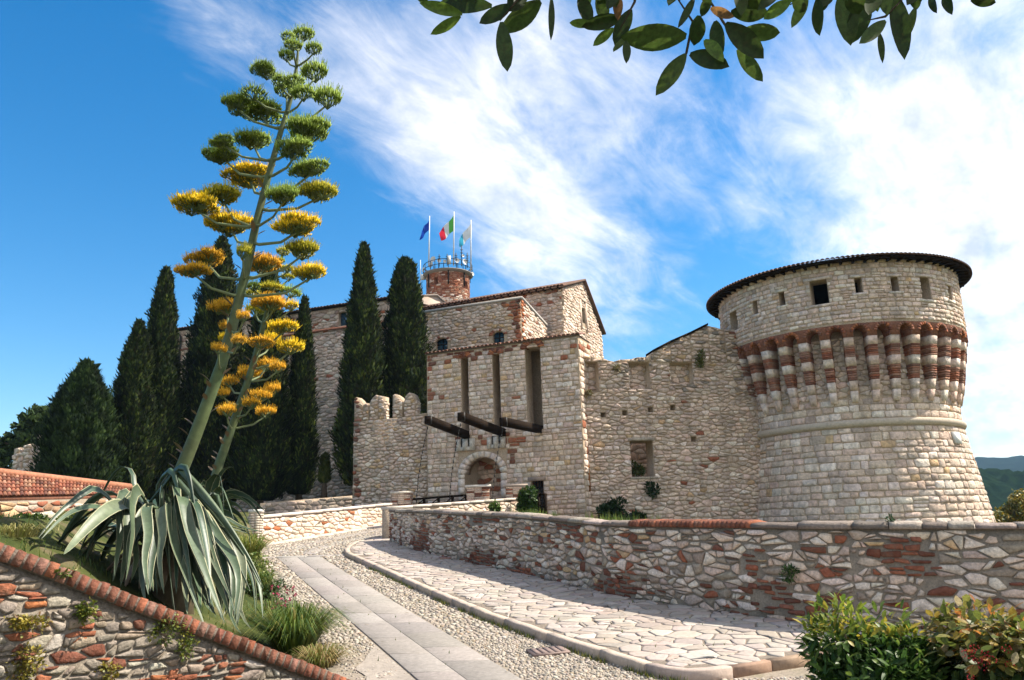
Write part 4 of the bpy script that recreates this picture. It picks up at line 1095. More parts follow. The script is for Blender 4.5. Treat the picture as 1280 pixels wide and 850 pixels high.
# ------------------------------------------------------------------ crenellated wall left of the gatehouse
def make_cren():
    YB = GY1+.35; YA = GY1+2.0
    pl = Plane(P(442.5, 520, YA), P(534.5, 520, YB)); L = pl.L
    t = thing('battlement_wall', (*pl(L/2, 0, -.3)[:2], -.5), 'rubble wall with swallowtail merlons between cypresses and gatehouse', 'wall')
    vb = pl.uv(488, 523)[1]
    horns = [[(443, 525), (443, 498), (446, 496.5), (450, 500), (454, 507), (454, 525)], [(454, 525), (454, 507), (458, 503.5), (460.5, 505), (461, 525)],
             [(462, 525), (462, 504), (466, 497), (471, 493.5), (473, 494), (473, 525)], [(473, 525), (473, 494), (480, 495.5), (480, 525)],
             [(491, 525), (491, 494), (494, 492.5), (499, 496), (503, 502), (503, 525)], [(505, 525), (505, 502), (508, 494), (512, 490.5), (516, 493), (519, 499), (519.5, 525)]]
    regs = [[(0, -.5), (L, -.5), (L, vb), (0, vb)]]
    for h in horns:
        q = [pl.uv(*p) for p in h]; q = [(a, max(b, vb) if i in (0, len(q)-1) else b) for i, (a, b) in enumerate(q)]
        q[0] = (q[0][0], vb); q[-1] = (q[-1][0], vb); regs.append(q)
    ex = [pl.uv(*p) for p in ((520, 525), (520, 518), (534, 516), (534, 525))]; ex[0] = (ex[0][0], vb); ex[3] = (ex[3][0], vb); regs.append(ex)
    mb = MB()
    for r in regs: prism(mb, [(a, b-1.2 if (r is regs[0] and b < 0) else b) for a, b in r], pl, -.45, 0)
    mb.build('wall_core', 'mortar', t)
    vt = max(p[1] for r in regs for p in r)
    cl = trim(cells_rubble(0, L, -.5, vt+.3, .26, .17, .46, .38, .12), regs)
    colf = lambda c: vary(random.choice((BRICK, PINK, DBRICK)), .2) if c[0] < .3 and random.random() < .7 else None
    lay(cl, pl, t, 'stone', [(CREAM, 4), (LIGHT, 2.2), (GREY, 2), (OCHRE, .8), (PINK, 2)], depth=.06, gap=.04, colf=colf, rough=.6)
    # the left end face
    sp = Plane(pl(0, 0, -.45)[:2], pl(0, 0, 0)[:2])
    cl = trim(cells_rubble(0, .45, -.5, vb, .3, .12, .3, .2, .05), [[(0, -.5), (.45, -.5), (.45, vb), (0, vb)]])
    lay(cl, sp, t, 'stone', [(BRICK, 2), (DBRICK, 1), (PINK, 1), (CREAM, 1)], depth=.04, gap=.025, limit=0, name='end_brick')
    for hx in (480, 519.5):        # sunlit right flanks of the merlons
        uu, vv = pl.uv(hx, 500); fp = Plane(pl(uu, 0, 0)[:2], pl(uu, 0, -.45)[:2])
        c3 = trim(cells_rubble(0, .45, vb, vv, .22, .14), [[(0, vb), (.45, vb), (.45, vv), (0, vv)]]); lay(c3, fp, t, 'stone', [(LIGHT, 2), (CREAM, 1)], depth=.04, limit=0, name='flank_stone')
make_cren()

# ------------------------------------------------------------------ curtain wall between gatehouse and tower
def make_curtain():
    g = GP(GP.L, 0, -.55); pl = Plane(g[:2], P(950, 480, 36.0)[:2]); L = pl.L
    t = thing('curtain_wall', (*pl(L/2, 0, -.5)[:2], -2.0), 'ragged grey rubble curtain wall with small window between gatehouse and round tower', 'wall')
    tops = [(727, 445), (738, 445.5), (752, 447), (760, 450.5), (767, 452), (775, 449.5), (788, 449), (797, 446.5), (806, 446.5), (813, 443.5), (816, 440), (837, 429), (862, 418), (884, 407), (905, 412), (950, 413)]
    q = [pl.uv(*p) for p in tops]; v_low = min(p[1] for p in q)-.02
    strips = [[(q[i][0], v_low), (q[i+1][0], v_low), q[i+1], q[i]] for i in range(len(q)-1)]
    win = pl.rect(788.5, 817, 551, 596)
    emb = [pl.rect(731, 748, 452.8, 490), pl.rect(786, 812, 452.8, 486), pl.rect(837, 866, 452.8, 480)]; emb = [(e[0], e[1], e[2], v_low-.002) for e in emb]
    putl = [pl.rect(x-3.2, x+3.2, y-3.2, y+3.2) for x, y in ((754, 518.5), (781, 516), (813, 512), (841, 509.6), (867, 549))]
    holes = [win+(.9,)]+[e+(.45,) for e in emb]+[p+(.45,) for p in putl]
    mb = shell(pl, [0, L], [-3, v_low], holes, .9, back=tuple(range(1, len(holes))))
    mb.add([pl(0, -3, -.9), pl(win[0], -3, -.9), pl(win[0], v_low, -.9), pl(0, v_low, -.9), pl(win[1], -3, -.9), pl(L, -3, -.9), pl(L, v_low, -.9), pl(win[1], v_low, -.9)], [(3, 2, 1, 0), (7, 6, 5, 4)])
    mb.add([pl(win[0], -3, -.9), pl(win[1], -3, -.9), pl(win[1], win[2], -.9), pl(win[0], win[2], -.9), pl(win[0], win[3], -.9), pl(win[1], win[3], -.9), pl(win[1], v_low, -.9), pl(win[0], v_low, -.9)], [(3, 2, 1, 0), (7, 6, 5, 4)])
    for s in strips: prism(mb, s, pl, -.9, 0)
    mb.build('wall_core', 'mortar', t)
    vt = max(p[1] for p in q)
    cl = cells_rubble(0, L, -1.5, vt+.2, .29, .17, .46, .38, .14)
    regs = [[(0, -1.5), (L, -1.5), (L, v_low), (0, v_low)]]+strips
    cl = trim(cl, regs, [h[:4] for h in holes])
    def colf(c):
        if c[1] > 5.9: 
            if mnoise.noise(Vector((c[0]*.6, c[1]*.7, 8))) > -.05 and random.random() < .6: return vary(random.choice((GREY, (.24, .205, .175), PINK)), .15)
        if c[0] > L-1.1 and c[1] > 7.0 and random.random() < .7: return vary(random.choice((BRICK, DBRICK)), .2)
        return None
    lay(cl, pl, t, 'stone', PAL_CURT, depth=.06, gap=.04, colf=colf, rough=.7)
    for e in emb:
        es = lambda u, v, h=0.0: pl(u, v, h-.45)
        c2 = trim(cells_rubble(e[0], e[1], e[2], e[3], .3, .18), [[(e[0], e[2]), (e[1], e[2]), (e[1], e[3]), (e[0], e[3])]])
        lay(c2, es, t, 'stone', PAL_CURT, depth=.05, limit=0, name='infill_stone')
        # the lit flank of the old merlon
        fp = Plane(pl(e[0], 0, 0)[:2], pl(e[0], 0, -.45)[:2]); c3 = trim(cells_rubble(0, .45, e[2], e[3], .2, .16), [[(0, e[2]), (.45, e[2]), (.45, e[3]), (0, e[3])]])
        lay(c3, fp, t, 'stone', [(LIGHT, 1)], depth=.05, limit=0, name='flank_stone')
    # window surround
    for (a, b, c, d) in ((win[0]-.1, win[1]+.1, win[3], win[3]+.14), (win[0]-.12, win[1]+.12, win[2]-.1, win[2])):
        mb = MB(); prism(mb, [(a, c+.004), (b, c+.004), (b, d-.004), (a, d-.004)], pl, -.5, .085, vary((.42, .36, .3), .05)); mb.build('window_lintel' if c > win[2] else 'window_sill', 'stone', t)
    # brick verge of the gable end near the tower
    mb = MB()
    for i in (10, 11, 12):
        a, b = q[i], q[i+1]; prism(mb, [(a[0], a[1]+.005), (b[0], b[1]+.005), (b[0], b[1]+.1), (a[0], a[1]+.1)], pl, -.95, .12)
    mb.build('verge', 'wood', t)
    # rust streak: iron anchor strap with stain
    r = pl.rect(734.5, 737, 581, 614); r = (r[0]+.0, r[1], r[2], r[3])
    mb = MB(); u, v = GP.uv(736, 581); 
    mb.box(pl(r[0]+.04, (r[2]+r[3])/2, .085), .05, .012, (r[3]-r[2])/2, pl.ax(), (.30, .12, .04)); mb.build('rusty_strap', 'stone', t)
    # courtyard wall seen through the window
    t2 = thing('courtyard_wall', (*pl(win[0], 0, -4)[:2], -1), 'pale inner courtyard wall seen through the curtain wall window', 'wall')
    s2 = lambda u, v, h=0.0: pl(u, v, h-4.2)
    mb = MB(); prism(mb, [(win[0]-3, -2), (win[1]+3.5, -2), (win[1]+3.5, 5.2), (win[0]-3, 5.2)], s2, -.4, 0); mb.build('wall_core', 'mortar', t2)
    cl = trim(cells_rubble(win[0]-1.5, win[1]+2.5, 1.5, 5, .42, .25), [[(win[0]-1.5, 1.5), (win[1]+2.5, 1.5), (win[1]+2.5, 5), (win[0]-1.5, 5)]])
    lay(cl, s2, t2, 'stone', PAL_TOWER, limit=0)
    return pl, win
CP, CWIN = make_curtain()

# ------------------------------------------------------------------ keep: wing with lean-to coping, gabled block, long rear block
def make_keep():
    # gabled block
    YB = 49.0; YA = level((527, 389), (702, 360), YB); pb = P(702, 360, YB); zE = pb[2]
    pl = Plane(P(500, 393, level((500, 393), (702, 360), YB)), pb); L = pl.L
    t = thing('gabled_keep', (*pl(L*.7, 0, -3)[:2], 0), 'gabled stone keep building with tiled eaves behind the gatehouse', 'building')
    sd = Plane(pl(L, 0, 0)[:2], pl(L, 0, -12)[:2])
    e0 = sd.uv(703, 358); rd = sd.uv(728, 352.5); er = sd.uv(752, 418)
    W = er[0]
    gw = sd.rect(726, 731.5, 386, 408)
    mb = shell(pl, [0, L], [2, zE], [], .5)
    zR = rd[1]; 
    rects = shell(sd, [0, W], [2, er[1]], [], .5, mb)
    prism(mb, [(0, er[1]), (gw[0], er[1]), (gw[0], zE+(zR-zE)*gw[0]/rd[0]), (0, zE)], sd, -.5, 0)
    # gable polygon built in strips so that the window stays open
    ln = lambda u: (zE+(zR-zE)*u/rd[0]) if u <= rd[0] else (zR+(er[1]-zR)*(u-rd[0])/(W-rd[0]))
    cuts = sorted([gw[0], gw[1], rd[0], W])
    for i in range(len(cuts)-1):
        a, b = cuts[i], cuts[i+1]; m_ = (a+b)/2
        if gw[0] < m_ < gw[1]:
            prism(mb, [(a, er[1]), (b, er[1]), (b, gw[2]), (a, gw[2])], sd, -.5, 0) if gw[2] > er[1] else None
            prism(mb, [(a, gw[3]), (b, gw[3]), (b, ln(b)), (a, ln(a))], sd, -.5, 0)
        else: prism(mb, [(a, er[1]), (b, er[1]), (b, ln(b)), (a, ln(a))], sd, -.5, 0)
    bk = [pl(0, 2, -W), pl(L, 2, -W), pl(L, er[1], -W), pl(0, er[1], -W)]
    mb.add(bk, [(3, 2, 1, 0)]); mb.add([pl(0, 2, 0), pl(0, 2, -W), pl(0, er[1], -W), pl(0, zE, 0)], [(3, 2, 1, 0)])
    mb.build('wall', 'mortar', t)
    mb = MB(); mb.box(sd((gw[0]+gw[1])/2, (gw[2]+gw[3])/2, -.35), (gw[1]-gw[0])/2, .02, (gw[3]-gw[2])/2, sd.ax()); mb.build('window_pane', 'glass', t)
    mb = MB(); uc = (gw[0]+gw[1])/2; hw = (gw[1]-gw[0])/2
    for (a, b, c, d) in ((uc-hw-.22, uc-hw-.005, gw[2]-.3, gw[3]+.5), (uc+hw+.005, uc+hw+.22, gw[2]-.3, gw[3]+.5), (uc-hw-.22, uc+hw+.22, gw[3]+.5, gw[3]+.7)):
        prism(mb, [(a, c), (b, c), (b, d), (a, d)], sd, -.2, .1, PINK)
    mb.build('window_surround', 'stone', t)
    cl = trim(cells_rubble(0, L, 10, zE, .34, .2, .48, .38, .15), [[(L*.55, 10), (L-.02, 10), (L-.02, zE-.03), (L*.55, zE-.03)]])
    colf = lambda c: vary(BRICK, .2) if c[1] > zE-.35 and random.random() < .7 else None
    lay(cl, pl, t, 'stone', PAL_KEEP, depth=.06, gap=.04, limit=0, colf=colf)
    cl = trim(cells_rubble(0, W, 8, zR, .36, .2, .48, .38, .15), [[(0, 8), (rd[0], 8), rd, (0, zE)], [(rd[0], 8), (W, 8), (W, er[1]), rd]], [gw])
    lay(cl, sd, t, 'stone', [(CREAM, 4), (LIGHT, 3), (PINK, 1.5)], depth=.06, gap=.04, limit=0, name='gable_stone')
    # roof
    mb = MB(); ov = .25
    A = lambda u, dpt, z: pl(u, z, -dpt)
    for (d0, z0, d1, z1) in ((-.3, zE+.05-.3*(zR-zE)/rd[0], rd[0], zR+.08), (rd[0], zR+.08, W+.3, er[1]+.02)):
        V = [A(0, d0, z0), A(L+ov, d0, z0), A(L+ov, d1, z1), A(0, d1, z1)]; V2 = [(x, y, z+.12) for x, y, z in V]
        mb.add(V+V2, [(3, 2, 1, 0), (4, 5, 6, 7), (0, 1, 5, 4), (1, 2, 6, 5), (2, 3, 7, 6), (3, 0, 4, 7)], (.13, .075, .052))
    rf = mb.build('roof', 'tile', t)
    tile_row(pl, 0, L+.2, lambda u: zE+.09, 'roof_tiles', rf, over=.35, pitch=.24, back=1.2, rise=.3)
    mb = MB(); u = .1
    while u < L: mb.box(pl(u, zE+.0, .18), .05, .2, .05, pl.ax()); u += .5
    o = mb.build('rafters', 'wood', rf); o['kind'] = 'stuff'
    # wing
    YC = 45.0; c = P(651, 373.5, YC); zt = c[2]
    wl = Plane(P(505, 395, level((505, 395), (651, 373.5), YC)), c); WL = wl.L
    t = thing('keep_wing', (*wl(WL*.6, 0, -2)[:2], 0), 'lower stone wing with two arched windows tinted like reflected blue sky and sloping grey coping', 'building')
    w1 = wl.rect(544.5, 559.5, 423, 438); w2 = wl.rect(615.7, 630, 414.5, 430)
    mb = shell(wl, [0, WL], [1, zt], [w1+(.35,), w2+(.35,)], .35)
    ws = Plane(wl(WL, 0, 0)[:2], wl(WL, 0, -6)[:2]); s1 = ws.uv(700, 419); SW = min(s1[0], 4.2); s1 = (SW, s1[1])
    prism(mb, [(0, 1), (SW, 1), s1, (0, zt)], ws, -.35, 0)
    mb.build('wall', 'mortar', t)
    for w in (w1, w2):
        mb = MB(); mb.box(wl((w[0]+w[1])/2, (w[2]+w[3])/2, -.26), (w[1]-w[0])/2, .02, (w[3]-w[2])/2, wl.ax()); o = mb.build('window', 'glass', t)
        mb = MB(); mb.box(wl((w[0]+w[1])/2, (w[2]+w[3])/2, -.23), .03, .02, (w[3]-w[2])/2, wl.ax()); mb.box(wl((w[0]+w[1])/2, w[2]+(w[3]-w[2])*.55, -.228), (w[1]-w[0])/2, .02, .03, wl.ax()); mb.build('glazing_bar', 'wood', o)
        uc = (w[0]+w[1])/2; r0 = (w[1]-w[0])/2; sp = MB()
        ar = [(uc-math.cos(math.pi*i/8)*r0, w[3]-r0*.55+math.sin(math.pi*i/8)*r0*.55) for i in range(9)]
        for i in range(8): prism(sp, [ar[i], ar[i+1], (ar[i+1][0], w[3]+.01), (ar[i][0], w[3]+.01)], wl, -.2, -.004)
        sp.build('spandrel', 'mortar', t)
        for i in range(9):
            a, b = math.pi*(i+.05)/9, math.pi*(i+.95)/9; r1 = r0+.22
            q = [(uc-math.cos(x)*rr, w[3]-r0*.55+math.sin(x)*rr*.62) for x, rr in ((a, r0), (b, r0), (b, r1), (a, r1))]
            mb = MB(); prism(mb, q, wl, -.2, .08, vary(random.choice((BRICK, PINK)), .2)); mb.build('arch_brick', 'stone', t)
    cl = trim(cells_rubble(0, WL, 7.5, zt, .33, .2, .48, .38, .15), [[(0, 7.5), (WL, 7.5), (WL, zt-.02), (0, zt-.02)]], [(w[0]-.22, w[1]+.22, w[2], w[3]+.2) for w in (w1, w2)])
    colf = lambda c: vary(random.choice((BRICK, DBRICK, OBRICK)), .2) if (c[0] > WL-.45-.5*max(0, (c[1]-zt+1.6)) and random.random() < .7) else None
    lay(cl, wl, t, 'stone', PAL_GATE, depth=.06, gap=.04, limit=60, colf=colf)
    cl = trim(cells_rubble(0, SW, 7.5, zt, .33, .2, .48, .38, .15), [[(0, 7.5), (SW, 7.5), s1, (0, zt-.02)]])
    lay(cl, ws, t, 'stone', [(CREAM, 3), (LIGHT, 2), (PINK, 1), (BRICK, .6)], depth=.06, gap=.04, limit=0, name='flank_stone', colf=lambda c: vary(OBRICK, .2) if c[0] < .4 and random.random() < .8 else None)
    mb = MB(); prism(mb, [(0, zt+.004), (WL+.06, zt+.004), (WL+.06, zt+.13), (0, zt+.13)], wl, -.5, .1, (.40, .37, .34)); mb.build('coping', 'coping', t)
    mb = MB(); prism(mb, [(.0, zt+.01), (0, zt+.15), (SW, s1[1]+.15), (SW, s1[1]+.01)], ws, -.42, .1, (.40, .37, .34)); mb.build('raking_coping', 'coping', t)
    mb = MB(); mb.add([wl(0, zt+.02, -.3), wl(WL, zt+.02, -.3), wl(WL, s1[1], -SW), wl(0, s1[1], -SW)], [(0, 1, 2, 3)], (.3, .16, .1)); mb.build('lean_to_roof', 'tile', t)
    # long rear block
    YR = 55.0; r_ = P(432, 383, YR); zr = r_[2]; Yl = level((216, 415), (432, 383), YR)
    rl = Plane(P(216, 415, Yl), P(500, 373, level((500, 373), (432, 383), YR))); RL = rl.L
    t = thing('long_range', (*rl(RL/2, 0, -3)[:2], 0), 'long tall stone range with tiled eaves behind the cypresses', 'building')
    wins = [rl.rect(423.5, 434, 390, 407), rl.rect(300, 308, 441, 455), rl.rect(362.5, 370, 440, 468)]
    mb = shell(rl, [0, RL], [-1, zr], [w+(.4,) for w in wins], .4)
    mb.add([rl(0, -1, 0), rl(0, -1, -6), rl(0, zr, -6), rl(0, zr, 0)], [(3, 2, 1, 0)]); mb.add([rl(RL, -1, 0), rl(RL, -1, -6), rl(RL, zr, -6), rl(RL, zr, 0)], [(0, 1, 2, 3)])
    mb.add([rl(0, -1, -6), rl(RL, -1, -6), rl(RL, zr, -6), rl(0, zr, -6)], [(3, 2, 1, 0)]); mb.add([rl(0, zr, 0), rl(RL, zr, 0), rl(RL, zr+.9, -6), rl(0, zr+.9, -6)], [(0, 1, 2, 3)])
    mb.build('wall', 'mortar', t)
    for w in wins:
        mb = MB(); mb.box(rl((w[0]+w[1])/2, (w[2]+w[3])/2, -.3), (w[1]-w[0])/2, .02, (w[3]-w[2])/2, rl.ax()); mb.build('window_pane', 'glass', t)
    vb = rl.uv(410, 497)[1]; vc = rl.uv(400, 414)[1]
    cl = trim(cells_rubble(0, RL, 0, zr, .40, .24, .48, .38, .15), [[(0, 0), (RL, 0), (RL, zr-.02), (0, zr-.02)]], wins)
    def colf(c):
        if c[1] < vb and random.random() < .85: return vary(random.choice(((.26, .225, .19), (.33, .285, .235), GREY)), .15)
        if c[1] > zr-2.2 and random.random() < .5: return vary(random.choice((PINK, BRICK, (.42, .28, .22))), .2)
        return None
    lay(cl, rl, t, 'stone', PAL_KEEP, depth=.07, gap=.045, limit=0, colf=colf)
    mb = MB(); prism(mb, [(0, vc-.07), (RL, vc-.07), (RL, vc+.07), (0, vc+.07)], rl, -.1, .2); mb.build('string_course', 'brickwork', t)
    tile_row(rl, -.3, RL, lambda u: zr+.05, 'roof_tiles', t, over=.5, pitch=.26, back=1.3, rise=.25)
    mb = MB(); prism(mb, [(-.3, zr+.004), (RL, zr+.004), (RL, zr+.06), (-.3, zr+.06)], rl, -1, .42); mb.build('eaves_board', 'wood', t)
    x = rl.uv(226.5, 440)[0]; mb = MB(); mb.tube([rl(x-.5, zr-.05, .3), rl(x, zr-.5, .14), rl(x, zr-9, .14)], .09, 6); mb.build('downpipe', 'iron', t)
    x = rl.uv(370, 440)[0]; mb = MB(); mb.tube([rl(x-.6, zr-.05, .3), rl(x, zr-1.0, .14), rl(x, zr-9, .14)], .09, 6); mb.build('downpipe', 'iron', t)
make_keep()

# ------------------------------------------------------------------ brick turret with antennas, flags
def make_turret():
    Y = 62.0; c = P(560, 350, Y); X = c[0]; R = 1.74; zt = P(560, 337, Y-R)[2]; zb = P(560, 400, Y)[2]-2
    t = thing('brick_turret', (X, Y, zb), 'round red brick turret crowded with antennas above the keep roof', 'turret')
    T = lambda r, phi, z: (X+r*math.sin(phi), Y-r*math.cos(phi), z)
    holes = []
    for (x0, x1, y0, y1) in ((543, 548, 348, 357), (579.5, 583.5, 350, 360)):
        ph0 = math.asin(max(-1, min(1, (P(x0, y0, Y-1.2)[0]-X)/R))); ph1 = math.asin(max(-1, min(1, (P(x1, y0, Y-1.2)[0]-X)/R)))
        holes.append((ph0, ph1, P(x0, y1, Y-1.2)[2], P(x0, y0, Y-1.2)[2]))
    S = lambda u, v, h=0.0: T(R+h, u, v)
    mb = shell(S, lin(-math.pi, math.pi, 40), [zb, zt], [h+(.4,) for h in holes], .4, back=(0, 1)); mb.build('wall', 'brickwork', t)
    cl = trim(cells_ashlar(-2.2*R, 2.2*R, zb+1, zt-.1, (.11, .15), (.24, .4)), [[(-2.2*R, zb+1), (2.2*R, zb+1), (2.2*R, zt-.1), (-2.2*R, zt-.1)]], [(h[0]*R, h[1]*R, h[2], h[3]) for h in holes])
    zl = P(560, 368, Y-R)[2]
    colf = lambda c_: vary(LIGHT, .1) if c_[1] < zl+.35*mnoise.noise(Vector((c_[0]*.8, c_[1], 2))) and random.random() < .7 else None
    lay(cl, lambda u, v, h=0.0: T(R+h, u/R, v), t, 'stone', [(BRICK, 3), ((.38, .19, .12), 3), (DBRICK, 1), (PINK, 1)], depth=.03, gap=.02, limit=0, name='brick', colf=colf)
    mb = MB(); n = 40; V = []
    for (r, z) in ((R+.02, zt-.12), (R+.32, zt), (R+.32, zt+.08), (0.05, zt+.1)): V += [T(r, 2*math.pi*k/n, z) for k in range(n)]
    mb.add(V, [(i*n+k, i*n+(k+1) % n, (i+1)*n+(k+1) % n, (i+1)*n+k) for i in range(3) for k in range(n)], (.22, .2, .18)); mb.build('platform', 'coping', t)
    for k in range(16):
        ph = 2*math.pi*k/16+.1; mb = MB(); mb.tube([T(R+.25, ph, zt+.08), T(R+.25, ph, zt+.85)], .03, 5); mb.build('railing_post', 'iron', t)
    mb = MB()
    for h in (.45, .85): mb.tube([T(R+.25, 2*math.pi*k/32, zt+h) for k in range(33)], .028, 5, caps=False)
    mb.build('railing', 'iron', t)
    def dish(px, py, r, yaw, dy=-1.0):
        p = P(px, py, Y+dy); mb = MB(); d = np.array([math.sin(yaw), -math.cos(yaw), .1]); d /= np.linalg.norm(d); a = np.cross(d, (0, 0, 1.0)); a /= np.linalg.norm(a); b = np.cross(d, a); V = [p-d*r*.3]
        for (k, q) in ((.5, -.22), (1, 0)):
            V += [p+d*r*q+r*k*(a*math.cos(2*math.pi*i/14)+b*math.sin(2*math.pi*i/14)) for i in range(14)]
        mb.add(V, [(0, 1+(i+1) % 14, 1+i) for i in range(14)]+[(1+i, 1+(i+1) % 14, 15+(i+1) % 14, 15+i) for i in range(14)])
        o = mb.build('dish', 'white_metal', t); mb = MB(); mb.tube([p-d*r*.3, p-d*.3, p-d*.3-np.array([0, 0, .7])], .03, 5); mb.build('mount', 'iron', o)
    for a in ((541, 324, .26, -.5, -1.4), (538.5, 331, .25, -.8, -1.5), (549, 326, .16, .2, -1.9), (556, 326.5, .15, .4, -1.9), (571.5, 325.5, .2, .3, -1.9), (581.5, 327, .25, .7, -1.4), (529, 337, .22, -1.0, -.3), (579, 319.5, .13, .5, -1.2), (591, 342, .16, .9, -.3)): dish(*a)
    p = P(561.5, 325, Y-1.9); mb = MB(); mb.box(p, .13, .1, .33); mb.build('panel_antenna', 'white_metal', t)
    for (px, y0, y1, dy) in ((577, 307, 333, -1.4), (584, 316, 335, -1.3), (549, 318, 333, -1.8), (559, 317.5, 332, -1.9), (570, 316, 332, -1.9)):
        mb = MB(); mb.tube([P(px, y1, Y+dy), P(px, y0, Y+dy)], .035, 5)
        for q in (.2, .35, .5): mb.box(P(px, y0+(y1-y0)*q, Y+dy), .12, .02, .02)
        mb.build('antenna_mast', 'iron', t)
    a, b = P(526, 372, Y-.2), P(525.5, 325, Y-.2); mb = MB(); mb.tube([a, b], .03, 5); mast = mb.build('antenna_mast', 'white_metal', t)
    for (px, py) in ((528.5, 346.5), (526, 366)):
        mb = MB(); mb.box(P(px, py, Y-.25), .14, .1, .22); mb.build('antenna_box', 'white_metal', mast)
    for ph in (-.95, .1, .9):
        mb = MB(); mb.tube([T(R+.07, ph, zt-1.2), T(R+.07, ph, zt+.1)], .06, 6); mb.build('bracket', 'iron', t)
    # low plastered block at the foot of the turret
    t2 = thing('plaster_block', P(535, 388, Y-3), 'low pink plastered block at the foot of the brick turret', 'building')
    a = P(505, 372, Y-4); b = P(547, 370.5, Y-4); c2 = P(557, 379.5, Y-4); zlow = a[2]-2.5
    mb = MB(); V = [(a[0], a[1], zlow), (c2[0], c2[1], zlow), tuple(c2), tuple(b), tuple(a)]; V2 = [(x, y+2, z) for x, y, z in V]
    mb.add(V+V2, [(0, 1, 2, 3, 4), (9, 8, 7, 6, 5)]+[(i, 5+i, 5+(i+1) % 5, (i+1) % 5) for i in range(5)]); mb.build('wall', 'plaster', t2)
    mb = MB(); V = [(x, y-.15, z+.02) for x, y, z in (a, b, c2)]; W_ = V+[(x, y+2.3, z) for x, y, z in V]+[(x, y, z+.12) for x, y, z in V]+[(x, y+2.3, z+.12) for x, y, z in V]
    mb.add(W_, [(0, 1, 7, 6), (1, 2, 8, 7), (6, 7, 10, 9), (7, 8, 11, 10), (0, 3, 4, 1), (1, 4, 5, 2)], (.33, .27, .23)); mb.build('roof_edge', 'coping', t2)
    # flags
    def flag(px, ytop, ybot, dy, cols, quad, label):
        p0 = P(px[1], ybot, Y+dy); p1 = P(px[0], ytop, Y+dy); t3 = thing('flagpole', p0, label, 'flagpole', None)
        mb = MB(); mb.tube([p0, p1], [.055, .035], 8, caps=True); mb.build('pole', 'white_metal', t3)
        # quad: hoist top, hoist bottom, fly bottom, fly top in pixels
        q = [P(x, y, Y+dy) for x, y in quad]; nu, nv = 15, 8
        fl = MB(); V = []
        for j in range(nv+1):
            for i in range(nu+1):
                s, r = i/nu, j/nv
                p = (q[0]*(1-r)+q[1]*r)*(1-s)+(q[3]*(1-r)+q[2]*r)*s
                p = p+np.array([.03*math.sin(s*9+r*2), .22*math.sin(s*7+r*2.5)*s, -.18*math.sin(math.pi*s)*(.4+.6*r)*.3]); V.append(p)
        fs = []; cs = []
        for j in range(nv):
            for i in range(nu): fs.append((j*(nu+1)+i, j*(nu+1)+i+1, (j+1)*(nu+1)+i+1, (j+1)*(nu+1)+i)); cs.append(cols[i*len(cols)//nu])
        fl.add(V, fs, cs); fl.build('flag', 'flag', t3, True)
    flag((537, 536), 270, 333, -1.3, [(.01, .06, .42)], [(536.8, 274), (536, 287), (524.5, 300), (527, 288)], 'flagpole with drooping dark blue flag')
    flag((567.5, 567), 264.5, 332, -1.7, [(.10, .42, .07), (.72, .72, .70), (.68, .03, .06)], [(567.2, 269), (567, 288), (552, 301), (548.5, 291)], 'flagpole with green white and red flag')
    flag((588.7, 588.6), 275, 338, -1.0, [(.74, .74, .73), (.74, .74, .73), (.06, .42, .62)], [(588.5, 279), (588, 296), (574.5, 309), (573.5, 299)], 'flagpole with white and light blue flag')
make_turret()

# ------------------------------------------------------------------ low wall in front of the cypresses, far ruin, tiled outbuilding
a = P(325, 640, 38.5); b = P(446, 632, 40.0)
straight_wall('terrace_wall', a[:2], b[:2], .2, .2, P(325, 629, 38.5)[2], P(446, 619, 40)[2], .5, 'low grey rubble wall at the foot of the cypresses', [(GREY, 3), (CREAM, 1.5), ((.24, .2, .17), 2)], 'stone', .3, .2, limit=0)
def make_ruin():
    Y = 44.0; t = thing('ruined_wall', P(40, 592, Y), 'broken stub of rubble wall between pine and cypress', 'ruin')
    pl = Plane(P(18, 580, Y+.8)[:2], P(64, 580, Y-.6)[:2])
    top = [(18, 561), (26, 559), (30, 564), (31, 556.5), (40, 554.5), (44, 558), (48, 543), (60, 537), (66, 530)]
    regs, q = top_strips(pl, top, pl.uv(40, 596)[1]-1.0)
    mb = MB()
    for r in regs: prism(mb, r, pl, -.8, 0)
    mb.build('wall_core', 'mortar', t)
    cl = trim(cells_rubble(0, pl.L, regs[0][0][1], max(p[1] for p in q), .34, .22), regs)
    lay(cl, pl, t, 'stone', [(LIGHT, 3), (CREAM, 3), (PINK, 1)], depth=.1, gap=.04, limit=0)
make_ruin()
